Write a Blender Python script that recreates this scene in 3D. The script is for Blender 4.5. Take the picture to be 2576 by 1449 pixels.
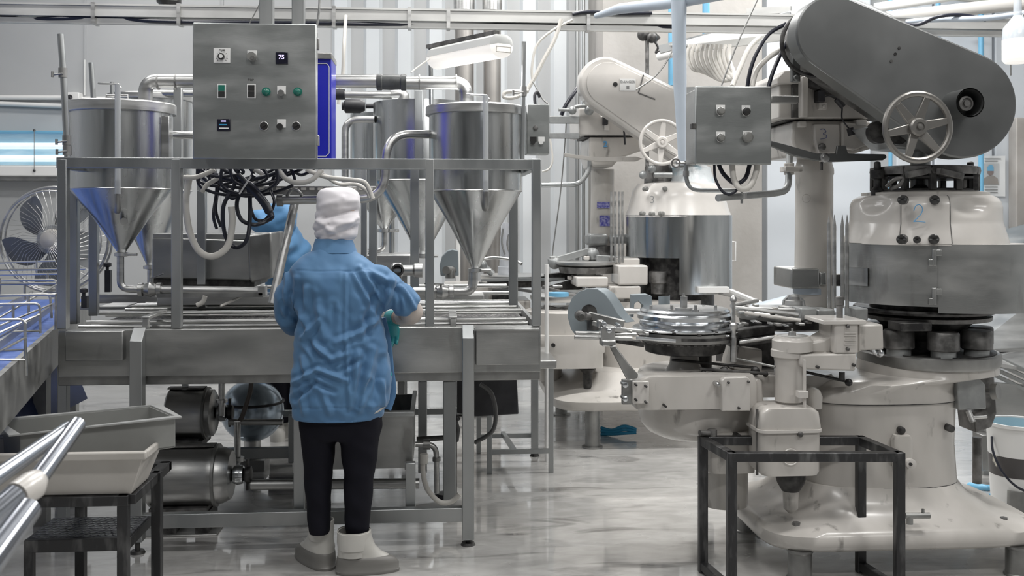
import bpy, bmesh, math, random
from mathutils import Vector, Matrix, noise
random.seed(7)
C = bpy.context.scene.collection
PI = math.pi
for o in list(bpy.data.objects):
    bpy.data.objects.remove(o)

# ------------------------------------------------------------ camera
FPX, CX, CY, CAMZ, YAW = 2500.0, 1288.0, 540.0, 1.5, math.radians(4.3)
cd = bpy.data.cameras.new('camera')
cam = bpy.data.objects.new('camera', cd)
C.objects.link(cam)
cam.location = (0, 0, CAMZ)
cam.rotation_euler = (PI / 2, 0, -YAW)
cd.sensor_width = 36
cd.lens = 36 * FPX / 2576
cd.shift_y = -(724.5 - CY) / 2576
cd.clip_start = 0.05
cd.dof.use_dof = True
cd.dof.focus_distance = 4.5
cd.dof.aperture_fstop = 5.6
bpy.context.scene.camera = cam
vs = bpy.context.scene.view_settings
vs.view_transform = 'Standard'
vs.look = 'None'
vs.gamma = 1
vs.use_curve_mapping = False
vs.exposure = 0.0

# ------------------------------------------------------------ world and lamps
w = bpy.data.worlds.new('world')
bpy.context.scene.world = w
w.use_nodes = True
w.node_tree.nodes['Background'].inputs[0].default_value = (0.8, 0.88, 1, 1)
w.node_tree.nodes['Background'].inputs[1].default_value = 0.15


def area(name, x, y, z, sx, sy, power, col=(1, 0.99, 0.97), rot=(0, 0, 0)):
    ld = bpy.data.lights.new(name, 'AREA')
    ld.shape = 'RECTANGLE'
    ld.size, ld.size_y = sx, sy
    ld.energy = power
    ld.color = col
    o = bpy.data.objects.new(name, ld)
    C.objects.link(o)
    o.location = (x, y, z)
    o.rotation_euler = rot
    return o


for (lx, ly, pw) in ((-2.6, 3.2, 26), (0.2, 3.2, 46), (3.0, 3.2, 72),
                     (-2.6, 5.8, 50), (0.2, 5.8, 75), (3.0, 5.8, 125),
                     (-2.6, 8.1, 42), (0.6, 8.1, 90), (3.2, 8.1, 95), (0.5, 0.2, 55), (-2.5, 0.2, 25), (3.5, 0.2, 62)):
    area('ceiling_lamp', lx, ly, 4.55, 1.3, 0.35, pw, (1.0, 0.985, 0.96))
FW = Vector((math.sin(YAW), math.cos(YAW), 0))
RT = Vector((math.cos(YAW), -math.sin(YAW), 0))


def Pw(u, v, dist):
    return Vector((0, 0, CAMZ)) + dist * (FW + RT * ((u - CX) / FPX) + Vector((0, 0, (CY - v) / FPX)))


def wof(u, Y):
    return Y / (math.cos(YAW) - (u - CX) / FPX * math.sin(YAW))


def P(u, v, Y):
    return Pw(u, v, wof(u, Y))


def S(u, Y):
    return FPX / wof(u, Y)          # pixels per metre there


def M_(px, u, Y):
    return px / S(u, Y)


# ------------------------------------------------------------ mesh helpers
class MB:
    def __init__(s):
        s.v = []
        s.f = []

    def add(s, vs, fs):
        n = len(s.v)
        s.v += [tuple(a) for a in vs]
        s.f += [[i + n for i in f] for f in fs]
        return s

    def box(s, a, b):
        x0, x1 = sorted((a[0], b[0]))
        y0, y1 = sorted((a[1], b[1]))
        z0, z1 = sorted((a[2], b[2]))
        return s.add([(x0, y0, z0), (x1, y0, z0), (x1, y1, z0), (x0, y1, z0), (x0, y0, z1), (x1, y0, z1), (x1, y1, z1), (x0, y1, z1)],
                     [(0, 3, 2, 1), (4, 5, 6, 7), (0, 1, 5, 4), (1, 2, 6, 5), (2, 3, 7, 6), (3, 0, 4, 7)])

    def pbox(s, u0, v0, u1, v1, Y, dep):
        a = P(u0, v0, Y)
        b = P(u1, v1, Y)
        z0 = (P(u0, v1, Y).z + P(u1, v1, Y).z) / 2
        z1 = (P(u0, v0, Y).z + P(u1, v0, Y).z) / 2
        return s.box((a.x, Y, z0), (b.x, Y + dep, z1))

    def prism(s, pts, d):
        """planar outline (world points) pushed along vector d"""
        n = len(pts)
        d = Vector(d)
        vs = [Vector(p) for p in pts] + [Vector(p) + d for p in pts]
        fs = [list(range(n))[::-1], list(range(n, 2 * n))]
        for i in range(n):
            j = (i + 1) % n
            fs.append([i, j, n + j, n + i])
        return s.add(vs, fs)

    def ppoly(s, uv, Y, dep):
        return s.prism([P(u, v, Y) for u, v in uv], (0, dep, 0))

    def bar(s, p, q, w_, h_=None, up=(0, 0, 1)):
        h_ = h_ or w_
        p, q = Vector(p), Vector(q)
        d = (q - p).normalized()
        up = Vector(up)
        if abs(d.dot(up)) > .95:
            up = Vector((0, 1, 0))
        sd = d.cross(up).normalized()
        u2 = sd.cross(d).normalized()
        a, b = sd * w_ / 2, u2 * h_ / 2
        return s.prism([p - a - b, p + a - b, p + a + b, p - a + b], q - p)

    def tube(s, pts, r, n=12, cap=True, flat=1.0):
        pts = [Vector(p) for p in pts]
        m = len(pts)
        rs = r if isinstance(r, (list, tuple)) else [r] * m
        T = []
        for i in range(m):
            a = pts[max(0, i - 1)]
            b = pts[min(m - 1, i + 1)]
            t = (b - a)
            T.append(t.normalized() if t.length > 1e-9 else Vector((0, 0, 1)))
        up = Vector((0, 0, 1)) if abs(T[0].z) < .9 else Vector((0, 1, 0))
        nn = T[0].cross(up).normalized()
        vs = []
        for i in range(m):
            nn = (nn - T[i] * nn.dot(T[i])).normalized()
            bb = T[i].cross(nn)
            for k in range(n):
                a = 2 * PI * k / n
                vs.append(pts[i] + nn * math.cos(a) * rs[i] + bb * math.sin(a) * rs[i] * flat)
        fs = []
        for i in range(m - 1):
            for k in range(n):
                k2 = (k + 1) % n
                fs.append([i * n + k, i * n + k2, (i + 1) * n + k2, (i + 1) * n + k])
        if cap:
            fs.append(list(range(n))[::-1])
            fs.append([(m - 1) * n + k for k in range(n)])
        return s.add(vs, fs)

    def cyl(s, p, q, r0, r1=None, n=28):
        return s.tube([p, q], [r0, r0 if r1 is None else r1], n)

    def ptube(s, pts, rpx, n=12, k=6, sm=True):
        """tube through (u, v, Y) picture points; radius in pixels at first point"""
        w3 = [P(*p) for p in pts]
        r = rpx / S(pts[0][0], pts[0][2])
        return s.tube(spl(w3, k) if sm and len(w3) > 2 else w3, r, n)

    def lathe(s, c, prof, n=48, a0=0, a1=2 * PI, axis='z', cap=True):
        """profile [(r, h)] turned round the axis through c"""
        full = abs(a1 - a0 - 2 * PI) < 1e-6
        m = n if full else n + 1
        c = Vector(c)
        vs = []
        for (r, h) in prof:
            for k in range(m):
                a = a0 + (a1 - a0) * k / n
                x, y = r * math.cos(a), r * math.sin(a)
                if axis == 'z':
                    vs.append((c.x + x, c.y + y, c.z + h))
                elif axis == 'y':
                    vs.append((c.x + x, c.y + h, c.z + y))
                else:
                    vs.append((c.x + h, c.y + x, c.z + y))
        fs = []
        for i in range(len(prof) - 1):
            for k in range(n):
                k2 = (k + 1) % m
                fs.append([i * m + k, i * m + k2, (i + 1) * m + k2, (i + 1) * m + k])
        if full and cap:
            if prof[0][0] > 1e-6:
                fs.append(list(range(m))[::-1])
            if prof[-1][0] > 1e-6:
                fs.append([(len(prof) - 1) * m + k for k in range(m)])
        return s.add(vs, fs)

    def plathe(s, u, Y, prof, n=48, a0=0, a1=2 * PI):
        """vertical turned body; profile [(radius px, v px)] at depth Y"""
        sc = S(u, Y)
        c = P(u, CY, Y)
        return s.lathe((c.x, c.y, 0), [(r / sc, CAMZ + (CY - v) / sc) for r, v in prof], n, a0, a1)

    def torus(s, c, R, r, axis='y', n=48, m=10):
        pr = [(R + r * math.cos(2 * PI * i / m), r * math.sin(2 * PI * i / m)) for i in range(m + 1)]
        return s.lathe(c, pr, n, axis=axis, cap=False)

    def ball(s, c, r, n=16, sz=1.0):
        pr = [(max(1e-5, r * math.sin(PI * i / n)), -r * sz * math.cos(PI * i / n)) for i in range(n + 1)]
        return s.lathe(c, pr, n * 2)


def spl(pts, k=6):
    out = []
    n = len(pts)
    for i in range(n - 1):
        p0 = pts[max(0, i - 1)]
        p1, p2 = pts[i], pts[i + 1]
        p3 = pts[min(n - 1, i + 2)]
        for j in range(k):
            t = j / k
            out.append(0.5 * ((2 * p1) + (p2 - p0) * t + (2 * p0 - 5 * p1 + 4 * p2 - p3) * t * t + (3 * p1 - p0 - 3 * p2 + p3) * t ** 3))
    out.append(pts[-1])
    return out


def corner(pts, r, k=6):
    """polyline with rounded corners, for bent pipes"""
    pts = [Vector(p) for p in pts]
    out = [pts[0]]
    for i in range(1, len(pts) - 1):
        a = (pts[i - 1] - pts[i])
        b = (pts[i + 1] - pts[i])
        rr = min(r, a.length * .49, b.length * .49)
        s0 = pts[i] + a.normalized() * rr
        s1 = pts[i] + b.normalized() * rr
        for j in range(k + 1):
            t = j / k
            out.append(s0 * (1 - t) ** 2 + pts[i] * 2 * t * (1 - t) + s1 * t * t)
    out.append(pts[-1])
    return out


LOC = {}


def mesh_of(mb, off, ang=35):
    me = bpy.data.meshes.new('m')
    bm = bmesh.new()
    vl = [bm.verts.new(Vector(v) - off) for v in mb.v]
    for f in mb.f:
        if len(set(f)) > 2:
            try:
                bm.faces.new([vl[i] for i in f])
            except ValueError:
                pass
    bmesh.ops.remove_doubles(bm, verts=bm.verts, dist=1e-5)
    bmesh.ops.recalc_face_normals(bm, faces=bm.faces)
    lim = math.radians(ang)
    for e in bm.edges:
        e.smooth = len(e.link_faces) == 2 and e.calc_face_angle(0) < lim
    for f in bm.faces:
        f.smooth = True
    bm.to_mesh(me)
    bm.free()
    return me


def thing(name, label, cat, loc, group=None):
    o = bpy.data.objects.new(name, None)
    C.objects.link(o)
    o.empty_display_size = .05
    o.location = loc
    o['label'] = label
    o['category'] = cat
    if group:
        o['group'] = group
    LOC[o.name] = Vector(loc)
    return o


def bevel(o, b, seg=2):
    m = o.modifiers.new('bevel', 'BEVEL')
    m.width = b
    m.segments = seg
    m.limit_method = 'ANGLE'
    m.angle_limit = math.radians(40)


def part(name, mb, mat, parent, bev=0, label=None, ang=35):
    off = LOC[parent.name]
    me = mesh_of(mb, off, ang)
    me.name = name
    me.materials.append(mat)
    o = bpy.data.objects.new(name, me)
    C.objects.link(o)
    o.parent = parent
    LOC[o.name] = off
    if bev:
        bevel(o, bev)
    if label:
        o['label'] = label
    return o


def solo(name, mb, mat, label, cat, group=None, bev=0, kind=None, ang=35):
    xs = [v[0] for v in mb.v]
    ys = [v[1] for v in mb.v]
    zs = [v[2] for v in mb.v]
    off = Vector(((min(xs) + max(xs)) / 2, (min(ys) + max(ys)) / 2, min(zs)))
    me = mesh_of(mb, off, ang)
    me.name = name
    me.materials.append(mat)
    o = bpy.data.objects.new(name, me)
    C.objects.link(o)
    o.location = off
    LOC[o.name] = off
    if label:
        o['label'] = label
        o['category'] = cat
    if group:
        o['group'] = group
    if kind:
        o['kind'] = kind
    if bev:
        bevel(o, bev)
    return o


def struct(name, mb, mat, bev=0):
    return solo(name, mb, mat, None, None, kind='structure', bev=bev)


def dup(root, loc, label):
    r = root.copy()
    C.objects.link(r)
    r.location = loc
    r['label'] = label
    for ch in list(root.children):
        c = ch.copy()
        C.objects.link(c)
        c.parent = r
        for g in list(ch.children):
            d = g.copy()
            C.objects.link(d)
            d.parent = c
    return r


def text_mb(txt, size, origin, right, up, depth=.0008, bold=0):
    cu = bpy.data.curves.new('t', 'FONT')
    cu.body = txt
    cu.size = size
    cu.extrude = depth
    cu.offset = bold
    cu.align_x = 'CENTER'
    cu.align_y = 'CENTER'
    cu.resolution_u = 2
    ob = bpy.data.objects.new('t', cu)
    C.objects.link(ob)
    bpy.context.view_layer.update()
    me = bpy.data.meshes.new_from_object(ob.evaluated_get(bpy.context.evaluated_depsgraph_get()))
    bpy.data.objects.remove(ob)
    right, up = Vector(right).normalized(), Vector(up).normalized()
    nn = right.cross(up)
    mb = MB()
    mb.add([Vector(origin) + right * v.co.x + up * v.co.y + nn * v.co.z for v in me.vertices], [list(p.vertices) for p in me.polygons])
    bpy.data.meshes.remove(me)
    return mb


# ------------------------------------------------------------ materials
def mat(name, col, rough=.5, metal=0, col2=None, nscale=4, stretch=(1, 1, 1), rvar=0, bump=0, bscale=30, bstretch=(1, 1, 1),
        lo=.4, hi=.65, emit=None, alpha=1, trans=0, coat=0, dirt=None, dscale=12, dlo=.62, dhi=.7, spec=None, detail=4):
    m = bpy.data.materials.new(name)
    m.use_nodes = True
    nt = m.node_tree
    N, L = nt.nodes, nt.links
    b = N['Principled BSDF']
    b.inputs['Base Color'].default_value = (*col, 1)
    b.inputs['Roughness'].default_value = rough
    b.inputs['Metallic'].default_value = metal
    if coat:
        b.inputs['Coat Weight'].default_value = coat
        b.inputs['Coat Roughness'].default_value = .15
    if spec is not None:
        b.inputs['Specular IOR Level'].default_value = spec
    tc = N.new('ShaderNodeTexCoord')

    def noise_n(sc, st, det=4):
        mp = N.new('ShaderNodeMapping')
        mp.inputs['Scale'].default_value = st
        L.new(tc.outputs['Object'], mp.inputs[0])
        nz = N.new('ShaderNodeTexNoise')
        nz.inputs['Scale'].default_value = sc
        nz.inputs['Detail'].default_value = det
        L.new(mp.outputs[0], nz.inputs['Vector'])
        return nz

    def ramp(nz, a, c):
        r = N.new('ShaderNodeMapRange')
        r.inputs['From Min'].default_value = a
        r.inputs['From Max'].default_value = c
        L.new(nz.outputs['Fac'], r.inputs['Value'])
        return r
    cur = None
    if col2:
        nz = noise_n(nscale, stretch, detail)
        r = ramp(nz, lo, hi)
        mx = N.new('ShaderNodeMix')
        mx.data_type = 'RGBA'
        mx.inputs['A'].default_value = (*col, 1)
        mx.inputs['B'].default_value = (*col2, 1)
        L.new(r.outputs[0], mx.inputs['Factor'])
        cur = mx.outputs['Result']
        if rvar:
            rr = N.new('ShaderNodeMapRange')
            rr.inputs['To Min'].default_value = rough
            rr.inputs['To Max'].default_value = rough + rvar
            L.new(r.outputs[0], rr.inputs['Value'])
            L.new(rr.outputs[0], b.inputs['Roughness'])
    if dirt:
        nz = noise_n(dscale, (1, 1, .35), 8)
        r = ramp(nz, dlo, dhi)
        mx = N.new('ShaderNodeMix')
        mx.data_type = 'RGBA'
        if cur:
            L.new(cur, mx.inputs['A'])
        else:
            mx.inputs['A'].default_value = (*col, 1)
        mx.inputs['B'].default_value = (*dirt, 1)
        L.new(r.outputs[0], mx.inputs['Factor'])
        cur = mx.outputs['Result']
    if cur:
        L.new(cur, b.inputs['Base Color'])
    if bump:
        nz = noise_n(bscale, bstretch, 5)
        bp = N.new('ShaderNodeBump')
        bp.inputs['Strength'].default_value = bump
        bp.inputs['Distance'].default_value = .01
        L.new(nz.outputs['Fac'], bp.inputs['Height'])
        L.new(bp.outputs[0], b.inputs['Normal'])
    if emit:
        b.inputs['Emission Color'].default_value = (*emit[0], 1)
        b.inputs['Emission Strength'].default_value = emit[1]
    if alpha < 1:
        b.inputs['Alpha'].default_value = alpha
    if trans:
        b.inputs['Transmission Weight'].default_value = trans
    return m


steel = mat('brushed_steel', (.46, .46, .455), .3, 1, (.62, .62, .61), 3, (1, 1, 8), rvar=.12, bump=.05, bscale=60, bstretch=(.15, 1, 6))
steelh = mat('brushed_steel_sheet', (.38, .385, .38), .36, 1, (.5, .5, .49), 2.5, (1, 1, 3), rvar=.14, bump=.05, bscale=30, bstretch=(1, 1, 8), dirt=(.3, .3, .29), dscale=6)
polished = mat('polished_steel_shell', (.44, .455, .46), .17, 1, (.60, .61, .61), 9, (1, 1, .12), rvar=.16, bump=.08, bscale=12, bstretch=(1, 1, .1))
chrome = mat('chrome', (.66, .68, .70), .2, 1)
steeld = mat('dull_steel', (.27, .27, .265), .42, 1, (.4, .4, .39), 8, rvar=.15)
frame_m = mat('satin_steel_frame', (.36, .375, .38), .36, 1, (.46, .47, .47), 5, (1, 1, .3), rvar=.1)
swirl = mat('swirled_cabinet_steel', (.36, .375, .37), .38, 1, (.68, .69, .685), 2.2, (1, 1, 3.2), rvar=.1, lo=.45, hi=.8, bump=.03, bscale=40, bstretch=(1, 1, 6))
cream = mat('cream_enamel', (.56, .535, .505), .3, 0, (.47, .45, .42), 5, (1, 1, .4), coat=.3, dirt=(.14, .13, .12), dscale=15, dlo=.62, dhi=.76)
cream2 = mat('clean_cream_enamel', (.60, .575, .545), .26, 0, (.53, .51, .485), 4, coat=.3)
grime = mat('oily_black_iron', (.02, .019, .02), .38, .3, (.09, .088, .085), 22, rvar=.2)
iron = mat('worn_iron', (.10, .098, .095), .4, .6, (.25, .245, .24), 16, rvar=.2)
darkcover = mat('dark_grey_cover_steel', (.16, .165, .165), .4, .85, (.21, .215, .215), 2.2, rvar=.08)
greycast = mat('grey_hammered_paint', (.30, .31, .31), .38, .4, (.36, .37, .37), 20)
bluegrey = mat('blue_grey_plastic', (.26, .30, .325), .4, .2)
palepipe = mat('pale_blue_grey_pipe', (.46, .52, .59), .4, .0, (.4, .45, .52), 2)
black = mat('black_rubber', (.018, .018, .022), .45, 0, (.03, .03, .035), 12)
blackc = mat('black_cable_sheath', (.012, .014, .025), .35)
white = mat('white_hose_plastic', (.62, .60, .56), .4)
whitep = mat('white_plastic', (.75, .75, .74), .35)
wallm = mat('white_wall_panel', (.46, .47, .475), .42, 0, (.42, .43, .44), .8, coat=.05)
ribm = mat('white_ribbed_cladding', (.68, .71, .73), .4, 0, (.62, .65, .68), 1)
conc = mat('grey_concrete', (.31, .297, .28), .75, 0, (.38, .365, .35), 2.2, (1, 1, .6), bump=.2, bscale=20)
dimwall = mat('dim_far_room_wall', (.22, .225, .23), .7)  # unseen wall behind the camera; dimness put into its darker grey
bluepaint = mat('royal_blue_paint', (.015, .02, .42), .3)
cyan = mat('sky_blue_pipe_plastic', (.17, .43, .64), .35)
cyan2 = mat('blue_rope_plastic', (.03, .28, .5), .5)
beltm = mat('blue_belt', (.07, .14, .42), .4, 0, (.14, .22, .55), 30, (1, 1, 1))
green = mat('green_lens', (.02, .16, .12), .25)
milky = mat('milky_plastic_tube', (.62, .64, .66), .25, trans=.35)
glow = mat('lit_diffuser', (.8, .78, .74), .4, emit=((1, .96, .91), .55))
glow2 = mat('glowing_tube', (.8, .9, .95), .4, emit=((.85, .95, 1), .5))
glowblue = mat('lit_blue_acrylic', (.38, .58, .68), .3, 0, (.6, .74, .8), 6, (.6, 1, 3), emit=((.45, .62, .72), .2))
inkblue = mat('blue_marker_ink', (.10, .33, .6), .5)
inkdark = mat('dark_blue_marker_ink', (.04, .07, .25), .5)
inkgrey = mat('grey_paint_mark', (.25, .25, .25), .5)
navy = mat('navy_sticker', (.05, .05, .3), .5, 0, (.3, .3, .5), 60)
display = mat('dark_display', (.01, .01, .02), .2)
digit = mat('lit_digit', (.6, .5, .9), .4, emit=((.72, .66, 1), .8))
knobm = mat('dark_knob', (.03, .03, .03), .3)
greyknob = mat('grey_push_button', (.2, .2, .19), .35)
diamond = mat('checker_plate', (.24, .25, .27), .28, .9, (.06, .06, .07), 60, rvar=.2)
blacksteel = mat('bare_black_steel', (.055, .055, .057), .35, .7, (.17, .17, .17), 26, (1, 1, .25), rvar=.15, lo=.5, hi=.75)
traym = mat('grey_plastic_tray', (.26, .265, .255), .42, 0, (.3, .305, .295), 5)
binm = mat('cream_plastic_bin', (.44, .42, .39), .4, 0, (.5, .48, .45), 5)
paper = mat('poster_paper', (.75, .77, .78), .5)


def floor_mat():
    m = bpy.data.materials.new('wet_pale_floor')
    m.use_nodes = True
    nt = m.node_tree
    N, L = nt.nodes, nt.links
    b = N['Principled BSDF']
    tc = N.new('ShaderNodeTexCoord')

    def nz(sc, st, det=6, dist=0):
        mp = N.new('ShaderNodeMapping')
        mp.inputs['Scale'].default_value = st
        L.new(tc.outputs['Object'], mp.inputs[0])
        n = N.new('ShaderNodeTexNoise')
        n.inputs['Scale'].default_value = sc
        n.inputs['Detail'].default_value = det
        n.inputs['Distortion'].default_value = dist
        L.new(mp.outputs[0], n.inputs['Vector'])
        return n

    def mr(src, a, c, d=0, e=1):
        r = N.new('ShaderNodeMapRange')
        for k_, v_ in (('From Min', a), ('From Max', c), ('To Min', d), ('To Max', e)):
            r.inputs[k_].default_value = v_
        L.new(src, r.inputs['Value'])
        return r.outputs[0]
    puddle = mr(nz(1.1, (1, 1.6, 1), 6, .6).outputs['Fac'], .46, .56)
    fine = mr(nz(7, (1, 2.2, 1), 8, .4).outputs['Fac'], .35, .7)
    wear = mr(nz(2.4, (.7, 3, 1), 8, .8).outputs['Fac'], .55, .68)
    mx = N.new('ShaderNodeMix')
    mx.data_type = 'RGBA'
    mx.inputs['A'].default_value = (.42, .413, .4, 1)
    mx.inputs['B'].default_value = (.56, .552, .535, 1)
    L.new(fine, mx.inputs['Factor'])
    m2 = N.new('ShaderNodeMix')
    m2.data_type = 'RGBA'
    L.new(mx.outputs['Result'], m2.inputs['A'])
    m2.inputs['B'].default_value = (.2, .196, .19, 1)
    L.new(wear, m2.inputs['Factor'])
    L.new(m2.outputs['Result'], b.inputs['Base Color'])
    L.new(mr(puddle, 0, 1, .07, .3), b.inputs['Roughness'])
    b.inputs['Coat Weight'].default_value = 1
    b.inputs['Coat IOR'].default_value = 1.75
    L.new(mr(puddle, 0, 1, .03, .16), b.inputs['Coat Roughness'])
    b.inputs['Specular IOR Level'].default_value = .6
    bp = N.new('ShaderNodeBump')
    bp.inputs['Strength'].default_value = .05
    bp.inputs['Distance'].default_value = .01
    L.new(nz(9, (1, 2, 1), 5, .3).outputs['Fac'], bp.inputs['Height'])
    L.new(bp.outputs[0], b.inputs['Normal'])
    return m


floorm = floor_mat()

# ------------------------------------------------------------ the room
X0, X1, Y0, Y1, ZC = -5.5, 6.5, -3.5, 9.6, 4.7
struct('floor', MB().box((X0, Y0, -.1), (X1, Y1, 0)), floorm)
struct('ceiling', MB().box((X0, Y0, ZC), (X1, Y1, ZC + .1)), mat('ceiling_paint', (.5, .51, .52), .7))
struct('wall_left', MB().box((X0 - .1, Y0, 0), (X0, Y1, ZC)), wallm)
struct('wall_right', MB().box((X1, Y0, 0), (X1 + .1, Y1, ZC)), wallm)
struct('wall_front', MB().box((X0, Y0 - .1, 0), (X1, Y0, ZC)), dimwall)
struct('wall_back', MB().box((X0, Y1, 0), (X1, Y1 + .1, ZC)), wallm)
# panel joints on the flat left wall, ribbed cladding in the middle
mb = MB()
for u in (-380, 215, 560):
    x = P(u, 300, Y1).x
    mb.box((x - .008, Y1 - .012, 0), (x + .008, Y1 - .001, ZC))
struct('trim_1', mb, mat('joint_strip', (.42, .43, .44), .5))
mb = MB()
x = P(835, 300, Y1).x
xe = P(1560, 300, Y1).x
while x < xe:
    mb.prism([(x, Y1, 0), (x + .03, Y1 - .045, 0), (x + .15, Y1 - .045, 0), (x + .18, Y1, 0)], (0, 0, ZC))
    x += .30
struct('trim_2', mb, ribm)
# concrete pier, right-hand door panels
a, b = P(1517, 0, 8.7).x, P(1917, 0, 8.7).x
struct('trim_3', MB().box((a, 8.7, 0), (b, Y1 - .001, ZC)), conc)
mb = MB()
for (u0, u1) in ((1925, 2070), (2076, 2185), (2250, 2340), (2347, 2490), (2497, 2640)):
    a, b = P(u0, 0, 9.5).x, P(u1, 0, 9.5).x
    mb.box((a, 9.45, .02), (b, Y1 - .001, 3.9))
struct('trim_4', mb, mat('white_insulated_panel', (.66, .7, .745), .35, coat=.1), bev=.01)

# ============================================================ FILLING LINE (left half)
TY = 4.55        # front plane of the line


def ctr(u, Y, z=0):
    p = P(u, CY, Y)
    return Vector((p.x, p.y, z))


line = thing('filling_conveyor', 'long stainless steel filling conveyor with tall open post frame, worker standing before it', 'conveyor', ctr(750, 5.2))
# tub front, lower lip, left end
part('front_panel', MB().pbox(146, 826, 1360, 942, TY, .03), steelh, line, .003)
part('lower_lip', MB().pbox(146, 940, 1358, 963, TY + .02, .05), steeld, line, .003)
part('tub_floor', MB().box((P(150, 900, TY).x, TY + .03, .80), (P(1356, 900, TY).x, 6.2, .83)), steeld, line)
part('end_panel', MB().box((P(1350, 900, TY).x, TY + .03, .74), (P(1360, 900, TY).x, 6.2, .99)), steelh, line)
part('deck', MB().box((P(150, 900, TY).x, TY + .12, .93), (P(1345, 900, TY).x, 6.3, .955)), steeld, line)
mb = MB()
xa, xb = P(168, 800, TY).x, P(1335, 800, TY).x
mb.box((xa, TY + .03, .955), (xb, TY + .11, .968))
part('front_chain_belt', mb, mat('chain_belt', (.05, .048, .05), .5, .5, (.38, .37, .36), 90, (1, 1, 1), lo=.5, hi=.6), line)
part('rear_chain_belt', MB().box((xa, 5.1, .956), (xb, 5.32, .972)), bpy.data.materials['chain_belt'], line)
for (y_, z_, r_) in ((4.70, .985, .008), (4.80, .995, .009), (4.93, .985, .008), (4.98, 1.02, .009), (5.07, 1.0, .007), (5.38, 1.0, .008), (5.50, 1.01, .012), (5.75, 1.0, .008), (5.95, 1.03, .012), (6.15, 1.06, .012)):
    part('guide_rail', MB().cyl((xa, y_, z_), (xb, y_, z_), r_, n=10), steel, line)
for u in (365, 870, 1140):
    part('rail_bracket', MB().pbox(u - 7, 800, u + 7, 828, TY + .04, .03).pbox(u - 10, 796, u + 10, 804, TY + .04, .3), steel, line, .002)
for (u0, v0, u1, v1, l) in ((163, 833, 309, 908, None), (1197, 826, 1357, 918, None)):
    part('cover_plate', MB().pbox(u0, v0, u1, v1, TY - .035, .034), steelh, line, .004)
part('cover_lid', MB().prism([P(1192, 832, TY - .05), P(1357, 832, TY - .05), P(1357, 822, TY + .03), P(1200, 822, TY + .03)], (0, 0, .006)), steel, line)
# legs
for (u0, u1, vb) in ((325, 357, 1366), (1163, 1193, 1360)):
    p, q = P(u0, 835, TY - .06), P(u1, 835, TY - .06)
    zb = P(u0, vb, TY - .06).z
    lg = part('leg', MB().prism([(p.x, TY - .06, zb), (p.x, TY - .06, P(0, 862, TY - .06).z), (p.x, TY - .002, P(0, 826, TY).z), (p.x, TY - .002, zb)], (q.x - p.x, 0, 0)), frame_m, line, .003)
    cx = (p.x + q.x) / 2
    part('levelling_foot', MB().cyl((cx, TY - .03, 0), (cx, TY - .03, .012), .034, .028).cyl((cx, TY - .03, .012), (cx, TY - .03, zb + .01), .011), grime, lg)
for (u, Y) in ((1345, 6.15), (150, 6.15), (770, 6.15), (160, 4.75)):
    c = ctr(u, Y)
    lg = part('leg', MB().box((c.x - .022, Y - .022, .03), (c.x + .022, Y + .022, .8)), frame_m, line, .003)
    part('levelling_foot', MB().cyl((c.x, Y, 0), (c.x, Y, .04), .03, .012), grime, lg)
part('lower_rail', MB().pbox(357, 1287, 1165, 1322, TY - .05, .045), frame_m, line, .003)
part('lower_rail', MB().pbox(545, 1128, 735, 1155, 5.7, .04), frame_m, line, .003)
part('lower_rail', MB().pbox(545, 1030, 1300, 1046, 6.13, .04), frame_m, line, .003)
for (u0, u1, v0, v1, Y) in ((738, 765, 960, 1288, TY + .02), (1020, 1045, 1165, 1290, TY + .02), (725, 745, 1045, 1165, 5.6), (1052, 1074, 960, 1190, 5.4), (1115, 1147, 960, 1262, 5.0), (1000, 1018, 960, 1030, 5.9)):
    part('under_post', MB().pbox(u0, v0, u1, v1, Y, .04), frame_m, line, .003)
# upper frame
part('top_bar', MB().pbox(141, 398, 1362, 425, TY, .045), frame_m, line, .003)
for (u0, u1, v1) in ((143, 167, 828), (430, 454, 826), (1070, 1092, 822), (1339, 1361, 820)):
    part('frame_post', MB().pbox(u0, 400, u1, v1, TY - .001, .045), frame_m, line, .003)
YB = 5.45
for (u0, u1, v0, v1, Y) in ((172, 194, 420, 768, 5.05), (222, 244, 420, 760, YB), (495, 517, 430, 716, YB), (1281, 1303, 410, 772, YB), (1032, 1054, 410, 735, YB),
                            (928, 948, 410, 660, 5.9), (908, 922, 410, 690, 5.7), (436, 456, 220, 400, YB), (1043, 1064, 228, 400, YB)):
    p = P(u0, v1, Y)
    zt = P(u0, v0, Y).z
    part('frame_post', MB().box((p.x, Y, .96 if v1 > 400 else P(u0, 400, Y).z), (P(u1, v1, Y).x, Y + .042, zt)), frame_m, line, .003)
for u in (152, 1350):
    c = P(u, 411, TY)
    part('side_bar', MB().box((c.x - .02, TY + .046, c.z - .025), (c.x + .02, YB + .04, c.z + .025)), frame_m, line, .003)
p, q = P(225, 411, YB), P(1303, 411, YB)
part('rear_bar', MB().box((p.x, YB, p.z - .02), (q.x, YB + .042, p.z + .03)), frame_m, line, .003)
# black lever cocks and height screws seen between the posts
for (u, v0, v1, Y) in ((270, 660, 735, 5.5), (211, 725, 775, 4.95)):
    part('adjusting_knob', MB().pbox(u - 7, v0 + 20, u + 7, v1, Y, .03).plathe(u, Y + .015, [(4, v0 + 22), (4, v0 + 12), (10, v0 + 10), (10, v0 + 2), (5, v0)], 16), black, line)
part('splash_strip', MB().pbox(168, 768, 1200, 776, 5.6, .01), steel, line)
part('rear_channel', MB().pbox(225, 738, 1230, 760, 6.0, .05), steel, line, .004)


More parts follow.
